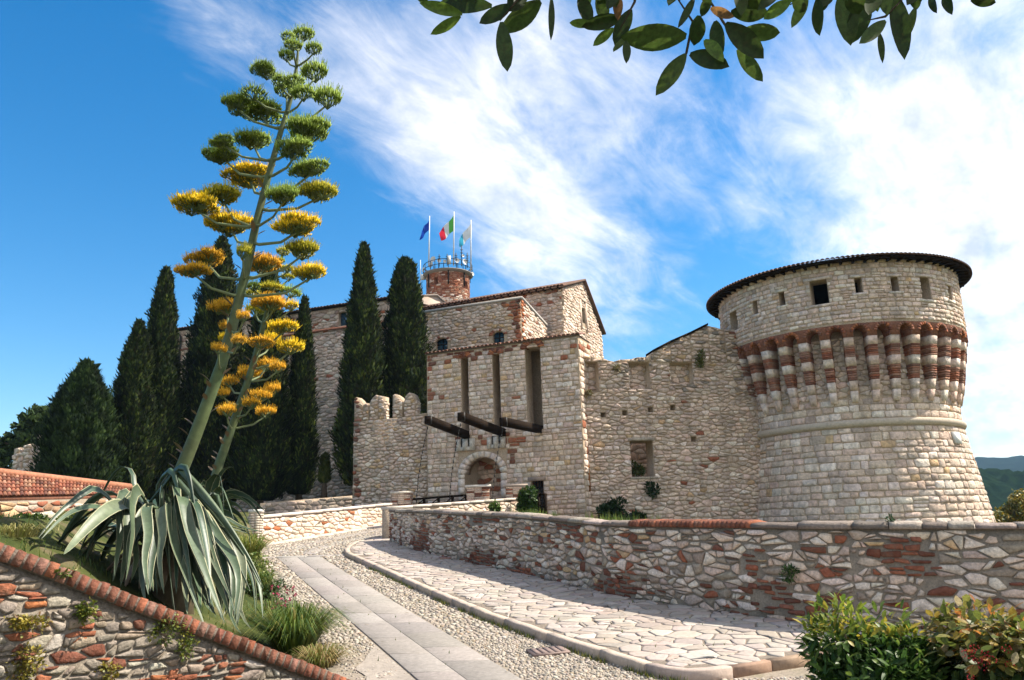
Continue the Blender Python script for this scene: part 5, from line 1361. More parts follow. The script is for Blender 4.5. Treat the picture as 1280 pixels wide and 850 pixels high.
def make_outbuilding():
    r0, r1 = P(-45, 587.5, 22.2), P(163, 610.5, 29.0); e0, e1 = P(-45, 622, 20.6), P(158, 618, 28.2)
    t = thing('tiled_outbuilding', ((e0[0]+e1[0])/2, (e0[1]+e1[1])/2, 0), 'low outbuilding with red barrel-tiled roof behind the agave', 'building')
    mb = MB(); V = [e0, e1, r1, r0]; V = [tuple(x) for x in V]; V2 = [(x, y, z-.15) for x, y, z in V]
    mb.add(V+V2, [(0, 1, 2, 3), (7, 6, 5, 4), (4, 5, 1, 0), (5, 6, 2, 1), (6, 7, 3, 2), (7, 4, 0, 3)], (.25, .11, .07)); rf = mb.build('roof', 'tile', t)
    mb = MB(); nc = 44
    for i in range(nc):
        f = (i+.5)/nc; a, b = e0+(e1-e0)*f, r0+(r1-r0)*f; ln = np.linalg.norm(b-a); nr = max(3, int(ln/.30)); d = (b-a)/ln
        s = (e1-e0); s = s/np.linalg.norm(s); up = np.cross(s, d); up = up if up[2] > 0 else -up; pw = np.linalg.norm((e1-e0)/nc)
        for j in range(nr):
            col = vary(random.choice(((.27, .095, .055), (.31, .13, .075), (.22, .082, .05), (.36, .19, .12), (.15, .065, .045))), .2); V = []
            for (q, w, hh) in ((j*ln/nr-.04, .52, .035), ((j+1)*ln/nr, .42, .0)):
                for k in range(5):
                    an = math.pi*k/4; V.append(a+d*q-s*(pw*w*math.cos(an))+up*(hh+.01+.085*math.sin(an))+s*random.uniform(-.004, .004))
            mb.add(V, [(k, k+1, 6+k, 5+k) for k in range(4)]+[(0, 1, 2, 3, 4)], col)
    o = mb.build('roof_tiles', 'tile', rf); o['kind'] = 'stuff'
    mb = MB(); mb.tube([r0+[0, 0, .06], r1+[0, 0, .06]], .11, 8, (.40, .17, .1)); mb.build('ridge', 'tile', rf)
    # wall below: brick band then whitewashed rubble
    w0, w1 = e0+np.array([.1, .25, 0]), e1+np.array([.1, .25, 0]); pl = Plane(w0[:2], w1[:2]); L = pl.L
    S = lambda u, v, h=0.0: (pl(u, 0, h)[0], pl(u, 0, h)[1], v)
    Z = lambda u: e0[2]-.1+(e1[2]-e0[2])*u/L
    mb = MB(); prism(mb, [(0, -.8), (L, -.8), (L, Z(L)), (0, Z(0))], S, -.3, 0); mb.build('wall', 'mortar_near', t)
    cl = trim(cells_rubble(0, L, -.4, max(Z(0), Z(L)), .3, .17, .45, .3, .12), [[(0, -.4), (L, -.4), (L, Z(L)-.02), (0, Z(0)-.02)]])
    colf = lambda c: vary(random.choice((BRICK, (.34, .2, .12), PINK, OCHRE)), .2) if c[1] > Z(c[0])-.42 else None
    lay(cl, S, t, 'stone_near', [(WHITE, 3), (LIGHT, 3), (CREAM, 2), (PINK, .8)], depth=.04, gap=.04, limit=250, colf=colf)
make_outbuilding()
# ------------------------------------------------------------------ far hills
def make_hill(name, Y0, Y1, ridge, m, lump, lsc, x0=-1, x1=1, n=(160, 26)):
    mb = MB(); V = []; nx, ny = n
    for j in range(ny+1):
        for i in range(nx+1):
            f = i/nx; g = j/ny; Y = Y0+(Y1-Y0)*g; X = (x0+(x1-x0)*f)*Y1
            zr = ridge(X/Y1)*Y1; z = -75+(zr+75)*math.sin(g*math.pi*.5)**.9
            z += lump*abs(mnoise.noise(Vector((X*lsc, Y*lsc, 1))))+lump*.6*mnoise.noise(Vector((X*lsc*2.7, Y*lsc*2.7, 4)))
            V.append((X, Y, z))
    for i in range(nx+1):
        f = i/nx; V.append(((x0+(x1-x0)*f)*Y1*1.1, Y1*1.15, -90))
    mb.add(V, [(j*(nx+1)+i, j*(nx+1)+i+1, (j+1)*(nx+1)+i+1, (j+1)*(nx+1)+i) for j in range(ny+1) for i in range(nx)])
    o = mb.build(name, m, None, True, origin=(0, Y0, -75)); o['kind'] = 'structure'; return o
hr = lambda px, py: pray(px, py)[2]/pray(px, py)[1]
rx = lambda px: pray(px, 590)[0]/pray(px, 590)[1]
make_hill('far_hill', 900, 1700, lambda s: interp(s, [-.2, rx(1100), rx(1225), rx(1290), 1.1], [.02, .058, hr(1225, 574.5), hr(1290, 576), .06])+.002*math.sin(s*40), 'hill_far', 9, .02, .0, 1.15)
make_hill('hill', 250, 480, lambda s: interp(s, [-.1, rx(1140), rx(1218), rx(1245), rx(1275), 1.0], [.0, .055, hr(1218, 594), hr(1245, 603), hr(1280, 618), .0]), 'hill', 7, .09, .25, .95)
def far_house():
    Y = 445.0; c = P(1262, 608, Y); t = thing('hillside_house', (c[0], c[1], c[2]-4), 'distant house with red roof on the wooded hillside', 'house')
    mb = MB(); mb.box((c[0], c[1]-12, c[2]-2), 9, 5, 3.0); mb.build('wall', 'plaster', t)
    mb = MB(); z = c[2]+1.0; V = [(c[0]-10, c[1]-17.6, z), (c[0]+10, c[1]-17.6, z), (c[0]+10, c[1]-6.4, z), (c[0]-10, c[1]-6.4, z), (c[0]-6, c[1]-12, z+2.6), (c[0]+6, c[1]-12, z+2.6)]
    mb.add(V, [(0, 1, 5, 4), (1, 2, 5), (2, 3, 4, 5), (3, 0, 4), (3, 2, 1, 0)], (.42, .16, .1)); mb.build('roof', 'tile', t)
    for k in range(4):
        mb = MB(); mb.box((c[0]-6+4*k, c[1]-17.02, c[2]-1.6), .6, .05, .9); mb.build('window', 'glass', t)
far_house()

# ------------------------------------------------------------------ leaves and trees
def leaf_geo(mb, base, d, nrm, L, W, col, fold=.18, curl=.12, nseg=4):
    """folded, slightly curled lance leaf"""
    d = np.array(d, float); d /= np.linalg.norm(d)+1e-9; nrm = np.array(nrm, float); nrm -= d*np.dot(nrm, d)
    if np.linalg.norm(nrm) < 1e-4: nrm = np.cross(d, (1., .3, .2))
    nrm /= np.linalg.norm(nrm); s = np.cross(d, nrm); V = []
    for i in range(nseg+1):
        t = i/nseg; w = W*.5*(math.sin(math.pi*min(1, t*.92+.04))**.8)*(1.0 if t < 1 else .05)
        c = base+d*(L*t)-nrm*(curl*L*t*t)
        V += [c-s*w+nrm*(fold*w), c, c+s*w+nrm*(fold*w)]
    F = []
    for i in range(nseg):
        o = i*3; F += [(o, o+1, o+4, o+3), (o+1, o+2, o+5, o+4)]
    mb.add(V, F, col)
def rdir():
    v = np.random.normal(size=3); return v/np.linalg.norm(v)
np.random.seed(3)
def sprig_crown(mb, h, prof, n, ln, wd, pal, lump=.30, up=.85, z0=.0, fl=3):
    """columnar crown of small upward sprigs with a shaded core; prof(t) = radius"""
    nz_, na = 26, 16; V = []; seed = random.random()*50
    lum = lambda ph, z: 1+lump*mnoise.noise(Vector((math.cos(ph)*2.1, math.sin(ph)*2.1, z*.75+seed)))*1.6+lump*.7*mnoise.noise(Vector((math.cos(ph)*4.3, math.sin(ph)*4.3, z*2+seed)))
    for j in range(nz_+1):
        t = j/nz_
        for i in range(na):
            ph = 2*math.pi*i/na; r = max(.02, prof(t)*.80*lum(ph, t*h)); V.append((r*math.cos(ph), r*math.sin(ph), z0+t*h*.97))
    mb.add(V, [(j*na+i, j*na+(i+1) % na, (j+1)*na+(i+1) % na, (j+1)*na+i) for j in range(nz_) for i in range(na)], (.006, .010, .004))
    cnt = 0
    while cnt < n:
        t = random.random()**.85; r = prof(t)
        if random.random() > (r/ max(prof(.25), .01))+.15: continue
        ph = random.random()*6.283; l = lum(ph, t*h); rr = r*l*random.uniform(.74, 1.04)
        p = np.array([rr*math.cos(ph), rr*math.sin(ph), z0+t*h]); out = np.array([math.cos(ph), math.sin(ph), 0])
        d = out*random.uniform(.3, .8)+np.array([0, 0, up])+rdir()*.35; d /= np.linalg.norm(d)
        s = np.cross(d, out+rdir()*.5); s /= np.linalg.norm(s)+1e-9; L = ln*random.uniform(.6, 1.3); w = wd*random.uniform(.6, 1.2)
        k_ = mnoise.noise(Vector((math.cos(ph)*2.6, math.sin(ph)*2.6, t*h*1.1+seed*2)))
        c = tuple(x*(1+.9*max(-.5, k_)) for x in pick(pal)); q = p+d*L*.45+out*.02
        if random.random() < .06: p = p+out*random.uniform(0, .14)*min(1, r*2); L *= 1.5; q = p+d*L*.45
        o = np.cross(s, d)*w*.35
        mb.add([p-d*L*.2, q-s*w, p+d*L*.9, q+s*w, q+o], [(0, 1, 4), (1, 2, 4), (2, 3, 4), (3, 0, 4)], c); cnt += 1
PAL_CYP = [((.012, .022, .006), 4), ((.026, .042, .009), 3), ((.075, .098, .018), 1.5), ((.026, .026, .010), 1.4)]
PAL_CYP2 = [((.012, .024, .007), 4), ((.024, .044, .011), 3), ((.050, .078, .02), 1.4)]
def cyp_prof(kind):
    if kind == 0: return lambda t: (1-t)**.62*(.55+.45*min(1, t/.12)) if t > .0 else .5        # slim
    if kind == 1: return lambda t: max(0, 1-t)**.42*(.75+.25*min(1, t/.1))                       # full column
    return lambda t: (max(0, 1-t**1.7))**.75*(.85+.15*min(1, t/.15))                              # broad, rounded top
CYP_SRC = {}
def cypress(px_top, py_top, px_base, py_base, Y, wpx, kind, label, pal=PAL_CYP, n=9000, dens=None):
    top = P(px_top, py_top, Y); bs = P(px_base, py_base, Y); h = top[2]-bs[2]; x = (top[0]*.35+bs[0]*.65); r = wpx/2/FPX*Y*1.08
    x = bs[0]*.5+top[0]*.5
    t = thing('cypress_tree', (x, Y, bs[2]), label, 'cypress', 'tall dark cypresses')
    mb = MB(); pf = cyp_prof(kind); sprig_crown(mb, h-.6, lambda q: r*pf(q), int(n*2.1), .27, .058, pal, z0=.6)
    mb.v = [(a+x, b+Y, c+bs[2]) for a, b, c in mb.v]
    mb.build('crown', 'needle', t, origin=(x, Y, bs[2]+.6))
    mb = MB(); mb.tube([(x, Y, bs[2]-.4), (x, Y, bs[2]+h*.5)], [.2, .09], 8); mb.build('trunk', 'bark', t)
cypress(457, 305, 449, 622, 41.5, 62, 0, 'tallest slim cypress directly left of the battlement wall', n=9500)
cypress(506, 325, 508, 600, 43.5, 70, 1, 'full cypress rising behind the swallowtail merlons', n=9500)
cypress(382, 373, 372, 632, 44.5, 40, 0, 'thin cypress in front of the long stone range', n=6500)
cypress(335, 330, 328, 640, 43.0, 74, 0, 'cypress behind the smaller agave flower stalk', n=9500)
cypress(278, 298, 258, 650, 45.0, 100, 0, 'massive cypress behind the tall agave flower stalk', n=12000)
cypress(208, 336, 186, 640, 42.0, 62, 0, 'pointed cypress standing left of the long range corner', n=9500)
cypress(178, 403, 152, 640, 40.5, 66, 0, 'lower cypress leaning against its pointed neighbour', n=9000)
cypress(106, 453, 94, 640, 38.0, 92, 2, 'broad round-topped cypress behind the tiled outbuilding', PAL_CYP2, n=9500)
cypress(405, 570, 406, 618, 43.0, 10, 1, 'tiny young cypress against the stone range', [((.075, .085, .018), 1), ((.05, .07, .015), 1)], n=700)
def pine():
    Y = 52.0; bs = P(48, 625, Y); x = bs[0]; t = thing('pine_tree', (x, Y, bs[2]), 'loose-crowned pine tree behind the ruined wall stub', 'pine')
    mb = MB(); tip = P(50, 515, Y); mb.tube([bs, (bs+tip)/2+np.array([.3, 0, 0]), tip], [.3, .2, .05], 8); mb.build('trunk', 'bark', t)
    limbs = MB(); nd = MB()
    for (px, py, sp) in ((48, 516, 12), (40, 525, 14), (58, 524, 12), (30, 535, 13), (62, 538, 14), (45, 540, 18), (18, 548, 14), (8, 556, 16), (30, 556, 16), (-10, 565, 18), (14, 572, 16), (0, 583, 16), (40, 552, 16), (66, 552, 13), (-20, 550, 14), (5, 596, 15)):
        c = P(px, py, Y+random.uniform(-1.2, 1.2)); r = sp/FPX*Y
        limbs.tube([np.array([x, Y, c[2]-.8]), c], [.09, .03], 5)
        for k in range(150):
            p = c+rdir()*r*np.array([1, 1, .5])*random.random()**.4; d = rdir()+np.array([0, 0, .5]); d /= np.linalg.norm(d); s = np.cross(d, rdir()); s /= np.linalg.norm(s)
            nd.add([p-s*.06, p+s*.06, p+d*.38+s*.09, p+d*.38-s*.09], [(0, 1, 2, 3)], pick([((.03, .055, .014), 2), ((.055, .085, .02), 2), ((.02, .035, .012), 1)]))
    limbs.build('limbs', 'bark', t); nd.build('crown', 'needle', t)
pine()

def bush(name, c, rx_, ry, rz, n, L, W, pal, label, cat='bush', group=None, m='leaf', lumps=9, droop=.1, core=True, stem=True):
    """leafy clump: leaves on several overlapping lobes, with twigs"""
    c = np.array(c, float); t = thing(name, (c[0], c[1], c[2]-rz), label, cat, group); mb = MB(); tw = MB()
    lob = [(c, 1.0)]+[(c+np.array([rx_*random.uniform(-.6, .6), ry*random.uniform(-.6, .6), rz*random.uniform(-.5, .6)]), random.uniform(.35, .62)) for _ in range(lumps)]
    for q, k in lob[1:]:
        if stem: tw.tube([(c[0], c[1], c[2]-rz), (np.array([c[0], c[1], c[2]-rz])+q)/2+rdir()*.05*rz, q+np.array([0, 0, rz*k*.7])], [.018*rz+.004, .012*rz+.003, .003], 5)
    R = np.array([rx_, ry, rz])
    for _ in range(n):
        q, k = random.choice(lob); v = rdir(); p = q+v*R*k*random.random()**.3
        if p[2] < c[2]-rz*1.02: continue
        d = v*.7+rdir()*.7+np.array([0, 0, .25-droop]); nr = v*.5+np.array([0, 0, .9])+rdir()*.4
        leaf_geo(mb, p, d, nr, L*random.uniform(.6, 1.25), W*random.uniform(.7, 1.2), pick(pal(p, c) if callable(pal) else pal), nseg=3)
    mb.build('foliage', m, t)
    if stem: tw.build('stems', 'bark', t)
    return t
GRN = [((.035, .075, .014), 3), ((.055, .105, .02), 3), ((.022, .048, .01), 2), ((.10, .15, .03), .8)]
# front right shrubs
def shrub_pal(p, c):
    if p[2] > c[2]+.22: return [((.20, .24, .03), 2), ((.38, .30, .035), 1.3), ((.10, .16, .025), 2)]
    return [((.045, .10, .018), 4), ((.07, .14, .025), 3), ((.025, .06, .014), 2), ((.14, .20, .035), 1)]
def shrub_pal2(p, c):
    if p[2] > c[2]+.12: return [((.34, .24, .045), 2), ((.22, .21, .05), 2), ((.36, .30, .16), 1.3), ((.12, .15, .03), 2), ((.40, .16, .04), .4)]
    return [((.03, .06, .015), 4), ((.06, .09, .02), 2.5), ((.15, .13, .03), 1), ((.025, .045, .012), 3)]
def shrub_at(pxc, pyc, Y, wpx, hpx, **k):
    c = P(pxc, pyc, Y); s = Y/FPX*1.02; return c, wpx/2*s, hpx/2*s
c, rx_, rz_ = shrub_at(1103, 838, 6.6, 140, 150)
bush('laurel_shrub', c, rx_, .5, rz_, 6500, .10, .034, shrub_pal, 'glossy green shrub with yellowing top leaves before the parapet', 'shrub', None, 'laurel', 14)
c, rx_, rz_ = shrub_at(1243, 842, 6.3, 170, 150)
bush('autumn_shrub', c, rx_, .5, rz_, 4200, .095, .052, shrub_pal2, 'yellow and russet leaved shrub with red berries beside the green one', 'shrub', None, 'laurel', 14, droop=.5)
t_ = thing('berry_sprays', P(1245, 845, 5.75), 'sprays of small red berries among the russet shrub leaves', 'berries')
for (px, py) in ((1208, 818), (1222, 824), (1232, 818), (1258, 812), (1228, 832), (1215, 848), (1240, 826), (1262, 830), (1218, 811)):
    mb = MB(); p = P(px, py, 5.8)
    for k in range(16):
        q = p+rdir()*.03; r = .0055; V = [q+np.array(v)*r for v in ((1, 0, 0), (0, 1, 0), (-1, 0, 0), (0, -1, 0), (0, 0, 1), (0, 0, -1))]
        mb.add(V, [(0, 1, 4), (1, 2, 4), (2, 3, 4), (3, 0, 4), (1, 0, 5), (2, 1, 5), (3, 2, 5), (0, 3, 5)], vary((.34, .012, .02), .3))
    mb.tube([p-np.array([0, -.12, .1]), p], .002, 4, (.1, .05, .02)); mb.build('berry_cluster', 'floret', t_)
# castle-side plants
def plant(px, py, Y, wpx, hpx, n, L, W, label, pal=GRN, name='ivy_bush', cat='bush', lumps=8, depth=None):
    c = P(px, py, Y); s = Y/FPX; return bush(name, c, wpx/2*s, depth or wpx/2*s*.8, hpx/2*s, n, L, W, pal, label, cat, None, 'leaf', lumps)
plant(659, 631, 31.6, 26, 40, 1500, .16, .09, 'tall green ivy clump hanging over the bridge railing', name='ivy_clump', cat='ivy')
plant(618, 636, 29.8, 14, 19, 500, .13, .07, 'small green ivy tuft on the ramp wall', name='ivy_clump', cat='ivy', pal=[((.10, .15, .03), 2), ((.06, .11, .02), 2)])
DK = [((.018, .04, .012), 3), ((.03, .06, .016), 2)]
plant(763, 642, 33.2, 34, 32, 1400, .18, .1, 'round dark green bush at the foot of the curtain wall', DK, 'round_bush')
plant(793, 648, 33.4, 30, 16, 800, .16, .09, 'low dark bush beside the round bush below the curtain wall', DK, 'low_bush')
wu, wv = CP.uv(815, 613); wp = CP(wu, wv, .1)
bush('wall_shrub', wp, .33, .2, .33, 450, .15, .08, DK, 'dark shrub sprouting from the curtain wall below the window', 'shrub', None, 'leaf', 5)
wu, wv = CP.uv(800, 586); wp = CP(wu, wv, -.35)
bush('window_shrub', wp, .33, .2, .32, 400, .16, .07, [((.10, .10, .02), 2), ((.05, .075, .018), 2)], 'olive shrub growing in the curtain wall window', 'shrub', None, 'leaf', 5)
wu, wv = CP.uv(874, 450); wp = CP(wu, wv, .12)
bush('wall_shrub', wp, .22, .18, .42, 300, .15, .05, [((.16, .17, .04), 2), ((.09, .11, .03), 2)], 'yellowish weed high on the curtain wall near the tower', 'weed', None, 'leaf', 5)
for (px, py, w, h, lb) in ((770, 460, 10, 12, 'dry tuft on the curtain wall top beside the gatehouse'), (733, 492, 12, 6, 'green tuft at the gatehouse corner ledge')):
    wu, wv = CP.uv(px, py); wp = CP(wu, wv, .12)
    bush('weed_tuft', wp, w/2*.036, .12, h/2*.036, 120, .13, .04, [((.2, .15, .06), 2), ((.1, .11, .03), 1)], lb, 'weed', None, 'leaf', 3)
cc = P(1262, 648, 48.0)
def ytree():
    t = thing('yellow_tree', (cc[0], cc[1], cc[2]-6), 'yellow-green leafy tree on the slope right of the round tower', 'tree'); mb = MB()
    lob = [P(px, py, 48+random.uniform(-1, 1)) for px, py in ((1250, 650), (1262, 640), (1275, 632), (1270, 655), (1285, 645), (1245, 662), (1290, 628), (1278, 622), (1300, 640), (1262, 668))]
    for _ in range(5200):
        q = random.choice(lob); p = q+rdir()*np.array([.75, .7, .5])*random.random()**.35
        leaf_geo(mb, p, rdir()+np.array([0, 0, -.2]), np.array([0, 0, 1])+rdir()*.6, .20, .11, pick([((.26, .19, .025), 3), ((.16, .16, .025), 3), ((.08, .10, .02), 2), ((.34, .22, .03), 1)]), nseg=2)
    mb.build('crown', 'leaf', t); tr = MB(); b0 = np.array([cc[0]+.4, 48, cc[2]-6]); tr.tube([b0, cc-np.array([0, 0, 2])], [.25, .15], 8)
    for q in lob: tr.tube([cc-np.array([0, 0, 2.2]), q], [.1, .03], 5)
    tr.build('trunk', 'bark', t)
ytree()

# ------------------------------------------------------------------ agaves
AY = 10.7
def agave_leaf(parent, path, W, col, name='leaf'):
    """thick channelled strap leaf along a 3-D path; pale margins"""
    pts = [np.array(p, float) for p in path]; d = [0]
    for i in range(1, len(pts)): d.append(d[-1]+np.linalg.norm(pts[i]-pts[i-1]))
    # smooth resample (Catmull-Rom)
    def cr(s):
        i = min(max(int(np.searchsorted(d, s)-1), 0), len(pts)-2); u = (s-d[i])/(d[i+1]-d[i]+1e-9)
        p0 = pts[max(i-1, 0)]; p1 = pts[i]; p2 = pts[i+1]; p3 = pts[min(i+2, len(pts)-1)]
        return .5*((2*p1)+(p2-p0)*u+(2*p0-5*p1+4*p2-p3)*u*u+(3*p1-p0-3*p2+p3)*u**3)
    n = 15; q = [cr(d[-1]*i/n) for i in range(n+1)]; V = []; twist = random.uniform(-.5, .5)
    prev = None
    for i in range(n+1):
        t = q[min(i+1, n)]-q[max(i-1, 0)]; t /= np.linalg.norm(t)+1e-9
        view = q[i]/np.linalg.norm(q[i]); 
        up = np.array([0, 0, 1.0]) if prev is None else prev
        nr = up-t*np.dot(up, t)
        if np.linalg.norm(nr) < .15: nr = -view-t*np.dot(-view, t)
        nr /= np.linalg.norm(nr); prev = nr
        a = twist*i/n; s = np.cross(t, nr); s2 = s*math.cos(a)+nr*math.sin(a); nr2 = nr*math.cos(a)-s*math.sin(a)
        f = i/n; w = W*.5*(.75+.35*math.sin(math.pi*min(1, f*1.25)))*max(.03, (1-f**5)); ch = .32*(1-f*.5); th = .014*(1-f)+.003
        V += [q[i]-s2*w+nr2*w*ch, q[i]-s2*w*.86+nr2*w*ch*.70, q[i]-s2*w*.4, q[i]+s2*w*.4, q[i]+s2*w*.86+nr2*w*ch*.70, q[i]+s2*w+nr2*w*ch, q[i]+s2*w*.5-nr2*th, q[i]-s2*w*.5-nr2*th]
    F = []; Cc = []; pale = (.33, .32, .19); k = 8
    for i in range(n):
        f = i/n; cb = tuple(x*(1+.12*math.sin(i*1.7)) for x in col)
        for j in range(k):
            F.append((i*k+j, i*k+(j+1) % k, (i+1)*k+(j+1) % k, (i+1)*k+j))
            Cc.append(pale if j in (0, 4) else (cb if j in (1, 2, 3) else tuple(x*.9 for x in cb)))
    mb = MB(); mb.add(V, F, Cc); return mb.build(name, 'agave', parent, True)
LC = [(.058, .092, .050), (.085, .118, .066), (.034, .062, .034), (.125, .15, .088), (.072, .10, .045)]
def Z(x, y, Y): return P(x/3.765, 580+y/3.765, Y)
ag_base = P(218, 712, AY)
AG = thing('agave', ag_base, 'large grey-green agave with drooping leaves and tall yellow-flowering stalk', 'agave')
core = P(220, 668, AY)
leaves = [ # zoomed picture path, end distance, width m, colour
 ([(645, 130), (622, 40), (580, 12), (525, 62), (470, 160), (445, 205)], 11.2, .13, 2), ([(600, 260), (500, 150), (430, 116), (350, 170), (265, 240), (180, 348)], 9.2, .17, 2),
 ([(600, 280), (500, 215), (430, 200), (350, 218), (275, 268), (195, 352)], 9.0, .15, 0), ([(680, 300), (600, 205), (555, 195), (490, 228), (410, 300), (335, 385), (300, 425)], 8.7, .30, 3),
 ([(730, 280), (670, 150), (640, 122), (618, 190), (622, 320), (603, 470), (592, 545)], 9.3, .25, 1), ([(760, 330), (735, 245), (705, 236), (692, 350), (682, 460), (690, 565)], 9.3, .27, 4),
 ([(830, 300), (790, 225), (757, 205), (768, 330), (752, 450), (772, 610)], 9.3, .22, 3), ([(700, 215), (775, 95), (838, 22), (885, 70), (955, 160), (1030, 245)], 10.2, .2, 2),
 ([(790, 160), (835, 40), (900, 85), (1000, 200), (1090, 320), (1180, 460), (1240, 585)], 9.9, .19, 1), ([(830, 200), (828, 110), (842, 250), (868, 380), (890, 510), (905, 665)], 9.4, .17, 0),
 ([(840, 230), (855, 150), (895, 320), (955, 480), (1045, 715)], 9.3, .24, 1), ([(880, 250), (900, 195), (935, 310), (1000, 490), (1055, 630), (1085, 730)], 9.5, .22, 4),
 ([(900, 260), (945, 225), (1030, 350), (1100, 455), (1122, 560), (1100, 735)], 9.6, .22, 0), ([(980, 270), (1060, 300), (1130, 430), (1142, 560), (1130, 690), (1180, 775)], 9.7, .2, 3),
 ([(1000, 300), (1100, 380), (1160, 480), (1190, 570), (1203, 710)], 10.0, .16, 0), ([(900, 330), (960, 325), (1005, 450), (1085, 630)], 9.7, .18, 2),
 ([(840, 380), (880, 365), (905, 500), (955, 640), (1000, 700)], 9.4, .2, 1), ([(800, 260), (822, 215), (850, 330), (858, 480), (882, 650)], 9.4, .16, 2),
 ([(700, 380), (650, 325), (620, 350), (640, 440), (618, 545)], 9.5, .26, 4), ([(740, 420), (722, 400), (722, 500), (738, 600)], 9.6, .18, 2),
 ([(760, 150), (800, 60), (850, 10), (880, 40), (910, 180), (940, 330)], 10.1, .17, 2), ([(800, 330), (740, 300), (560, 380), (420, 355)], 10.0, .18, 2),
 ([(800, 360), (640, 330), (480, 270), (340, 240)], 11.6, .16, 2), ([(900, 300), (1000, 250), (1080, 290), (1190, 320)], 10.3, .13, 2),
 ([(920, 380), (1000, 430), (1060, 560), (1105, 700)], 9.5, .17, 2), ([(870, 430), (910, 470), (935, 600), (945, 680)], 9.35, .17, 0),
 ([(1040, 420), (1085, 470), (1095, 600), (1060, 720)], 9.8, .16, 2)]
for (pp, ye, w, ci) in leaves:
    n = len(pp); path = [core*.55+ag_base*.45]
    for i, (x, y) in enumerate(pp): f = (i+.6)/n; path.append(Z(x, y, AY+(ye-AY)*f))
    agave_leaf(AG, path, w*.62, vary(LC[ci], .1))
    if ye > 9.2 and pp[0][0] > 720:
        sh = np.array([random.uniform(-.2, .05), random.uniform(.1, .35), random.uniform(-.1, .06)])
        agave_leaf(AG, [q+sh*min(1, i*.4) for i, q in enumerate(path)], w*.6, vary(LC[random.choice((0, 1, 2))], .12))
        sh = np.array([random.uniform(-.26, .04), random.uniform(-.1, .2), random.uniform(-.12, .02)])
        agave_leaf(AG, [q+sh*min(1, i*.4) for i, q in enumerate(path)], w*.55, vary(LC[random.choice((0, 1, 3))], .12))
for k in range(30):      # rosette leaves to the back and inside
    a = random.uniform(.75, 3.5); L = random.uniform(.9, 1.5) if a > 1.57 else random.uniform(.6, .9); o = np.array([math.cos(a), math.sin(a)*.9, 0]); h = random.uniform(.5, 1.0); bb = ag_base+o*.12
    agave_leaf(AG, [bb, bb+o*L*.3+np.array([0, 0, h*.75]), bb+o*L*.6+np.array([0, 0, h]), bb+o*L*.9+np.array([0, 0, h*.55]), bb+o*L*1.05+np.array([0, 0, -.05])], random.uniform(.13, .22), vary(LC[random.choice((0, 2, 2))], .15))
for k in range(24):      # hanging leaves in front of the stem
    xe = random.uniform(560, 1120); ye_ = 345+.37*xe-random.uniform(0, 70); xm = 820+(xe-820)*random.uniform(.35, .7); ym = random.uniform(190, 330)
    pp = [(820+(xm-820)*.5, ym-20), (xm, ym), ((xm+xe)/2+(xe-820)*.12, (ym+ye_)/2), (xe, ye_)]; yend = random.uniform(9.3, 10.2)
    agave_leaf(AG, [core*.7+ag_base*.3]+[Z(x, y, AY+(yend-AY)*(i+.6)/4) for i, (x, y) in enumerate(pp)], random.uniform(.10, .17), vary(LC[random.choice((0, 1, 2, 2, 4))], .15))
b_ = MB(); b_.tube([ag_base-np.array([0, 0, .9]), ag_base+np.array([0, 0, .1]), core], [.28, .24, .13], 10, (.13, .10, .06)); b_.build('stem_base', 'stalk', AG, True)
for k in range(26):      # dead leaves under the rosette
    a = random.uniform(3.3, 6.2); o = np.array([math.cos(a), math.sin(a), 0]); L = random.uniform(.5, .9); bb = ag_base+np.array([0, 0, .15])
    agave_leaf(AG, [bb, bb+o*L*.5+np.array([0, 0, .15]), bb+o*L*.9+np.array([0, 0, -.15]), bb+o*L+np.array([0, 0, -.35])], .16, vary((.23, .16, .10), .2), 'dead_leaf')
AG2 = thing('agave', P(262, 700, 13.2), 'smaller agave with second flowering stalk behind the large agave', 'agave'); b2 = P(262, 700, 13.2)
for pp in ([(1000, 200), (980, 100), (1030, 50), (1050, 150), (1052, 215)], [(1000, 200), (1020, 80), (1060, 20), (1100, 15)], [(1000, 220), (1080, 140), (1160, 150), (1250, 225)], [(1000, 220), (1080, 150), (1150, 170), (1200, 230)],
           [(1000, 240), (1090, 180), (1150, 230), (1190, 330)], [(1010, 250), (1070, 230), (1110, 260), (1140, 310), (1180, 330)], [(1000, 150), (960, 90), (940, 110), (955, 200)], [(1000, 200), (1040, 110), (1075, 180), (1100, 260)],
           [(1000, 230), (1100, 215), (1160, 290), (1180, 390)], [(990, 230), (930, 130), (890, 180), (880, 260)], [(1010, 230), (1090, 130), (1180, 180), (1240, 270)]):
    agave_leaf(AG2, [b2]+[Z(x, y, 13.2-.5*i/len(pp)) for i, (x, y) in enumerate(pp)], .13, vary(LC[random.choice((0, 2, 4))], .15))
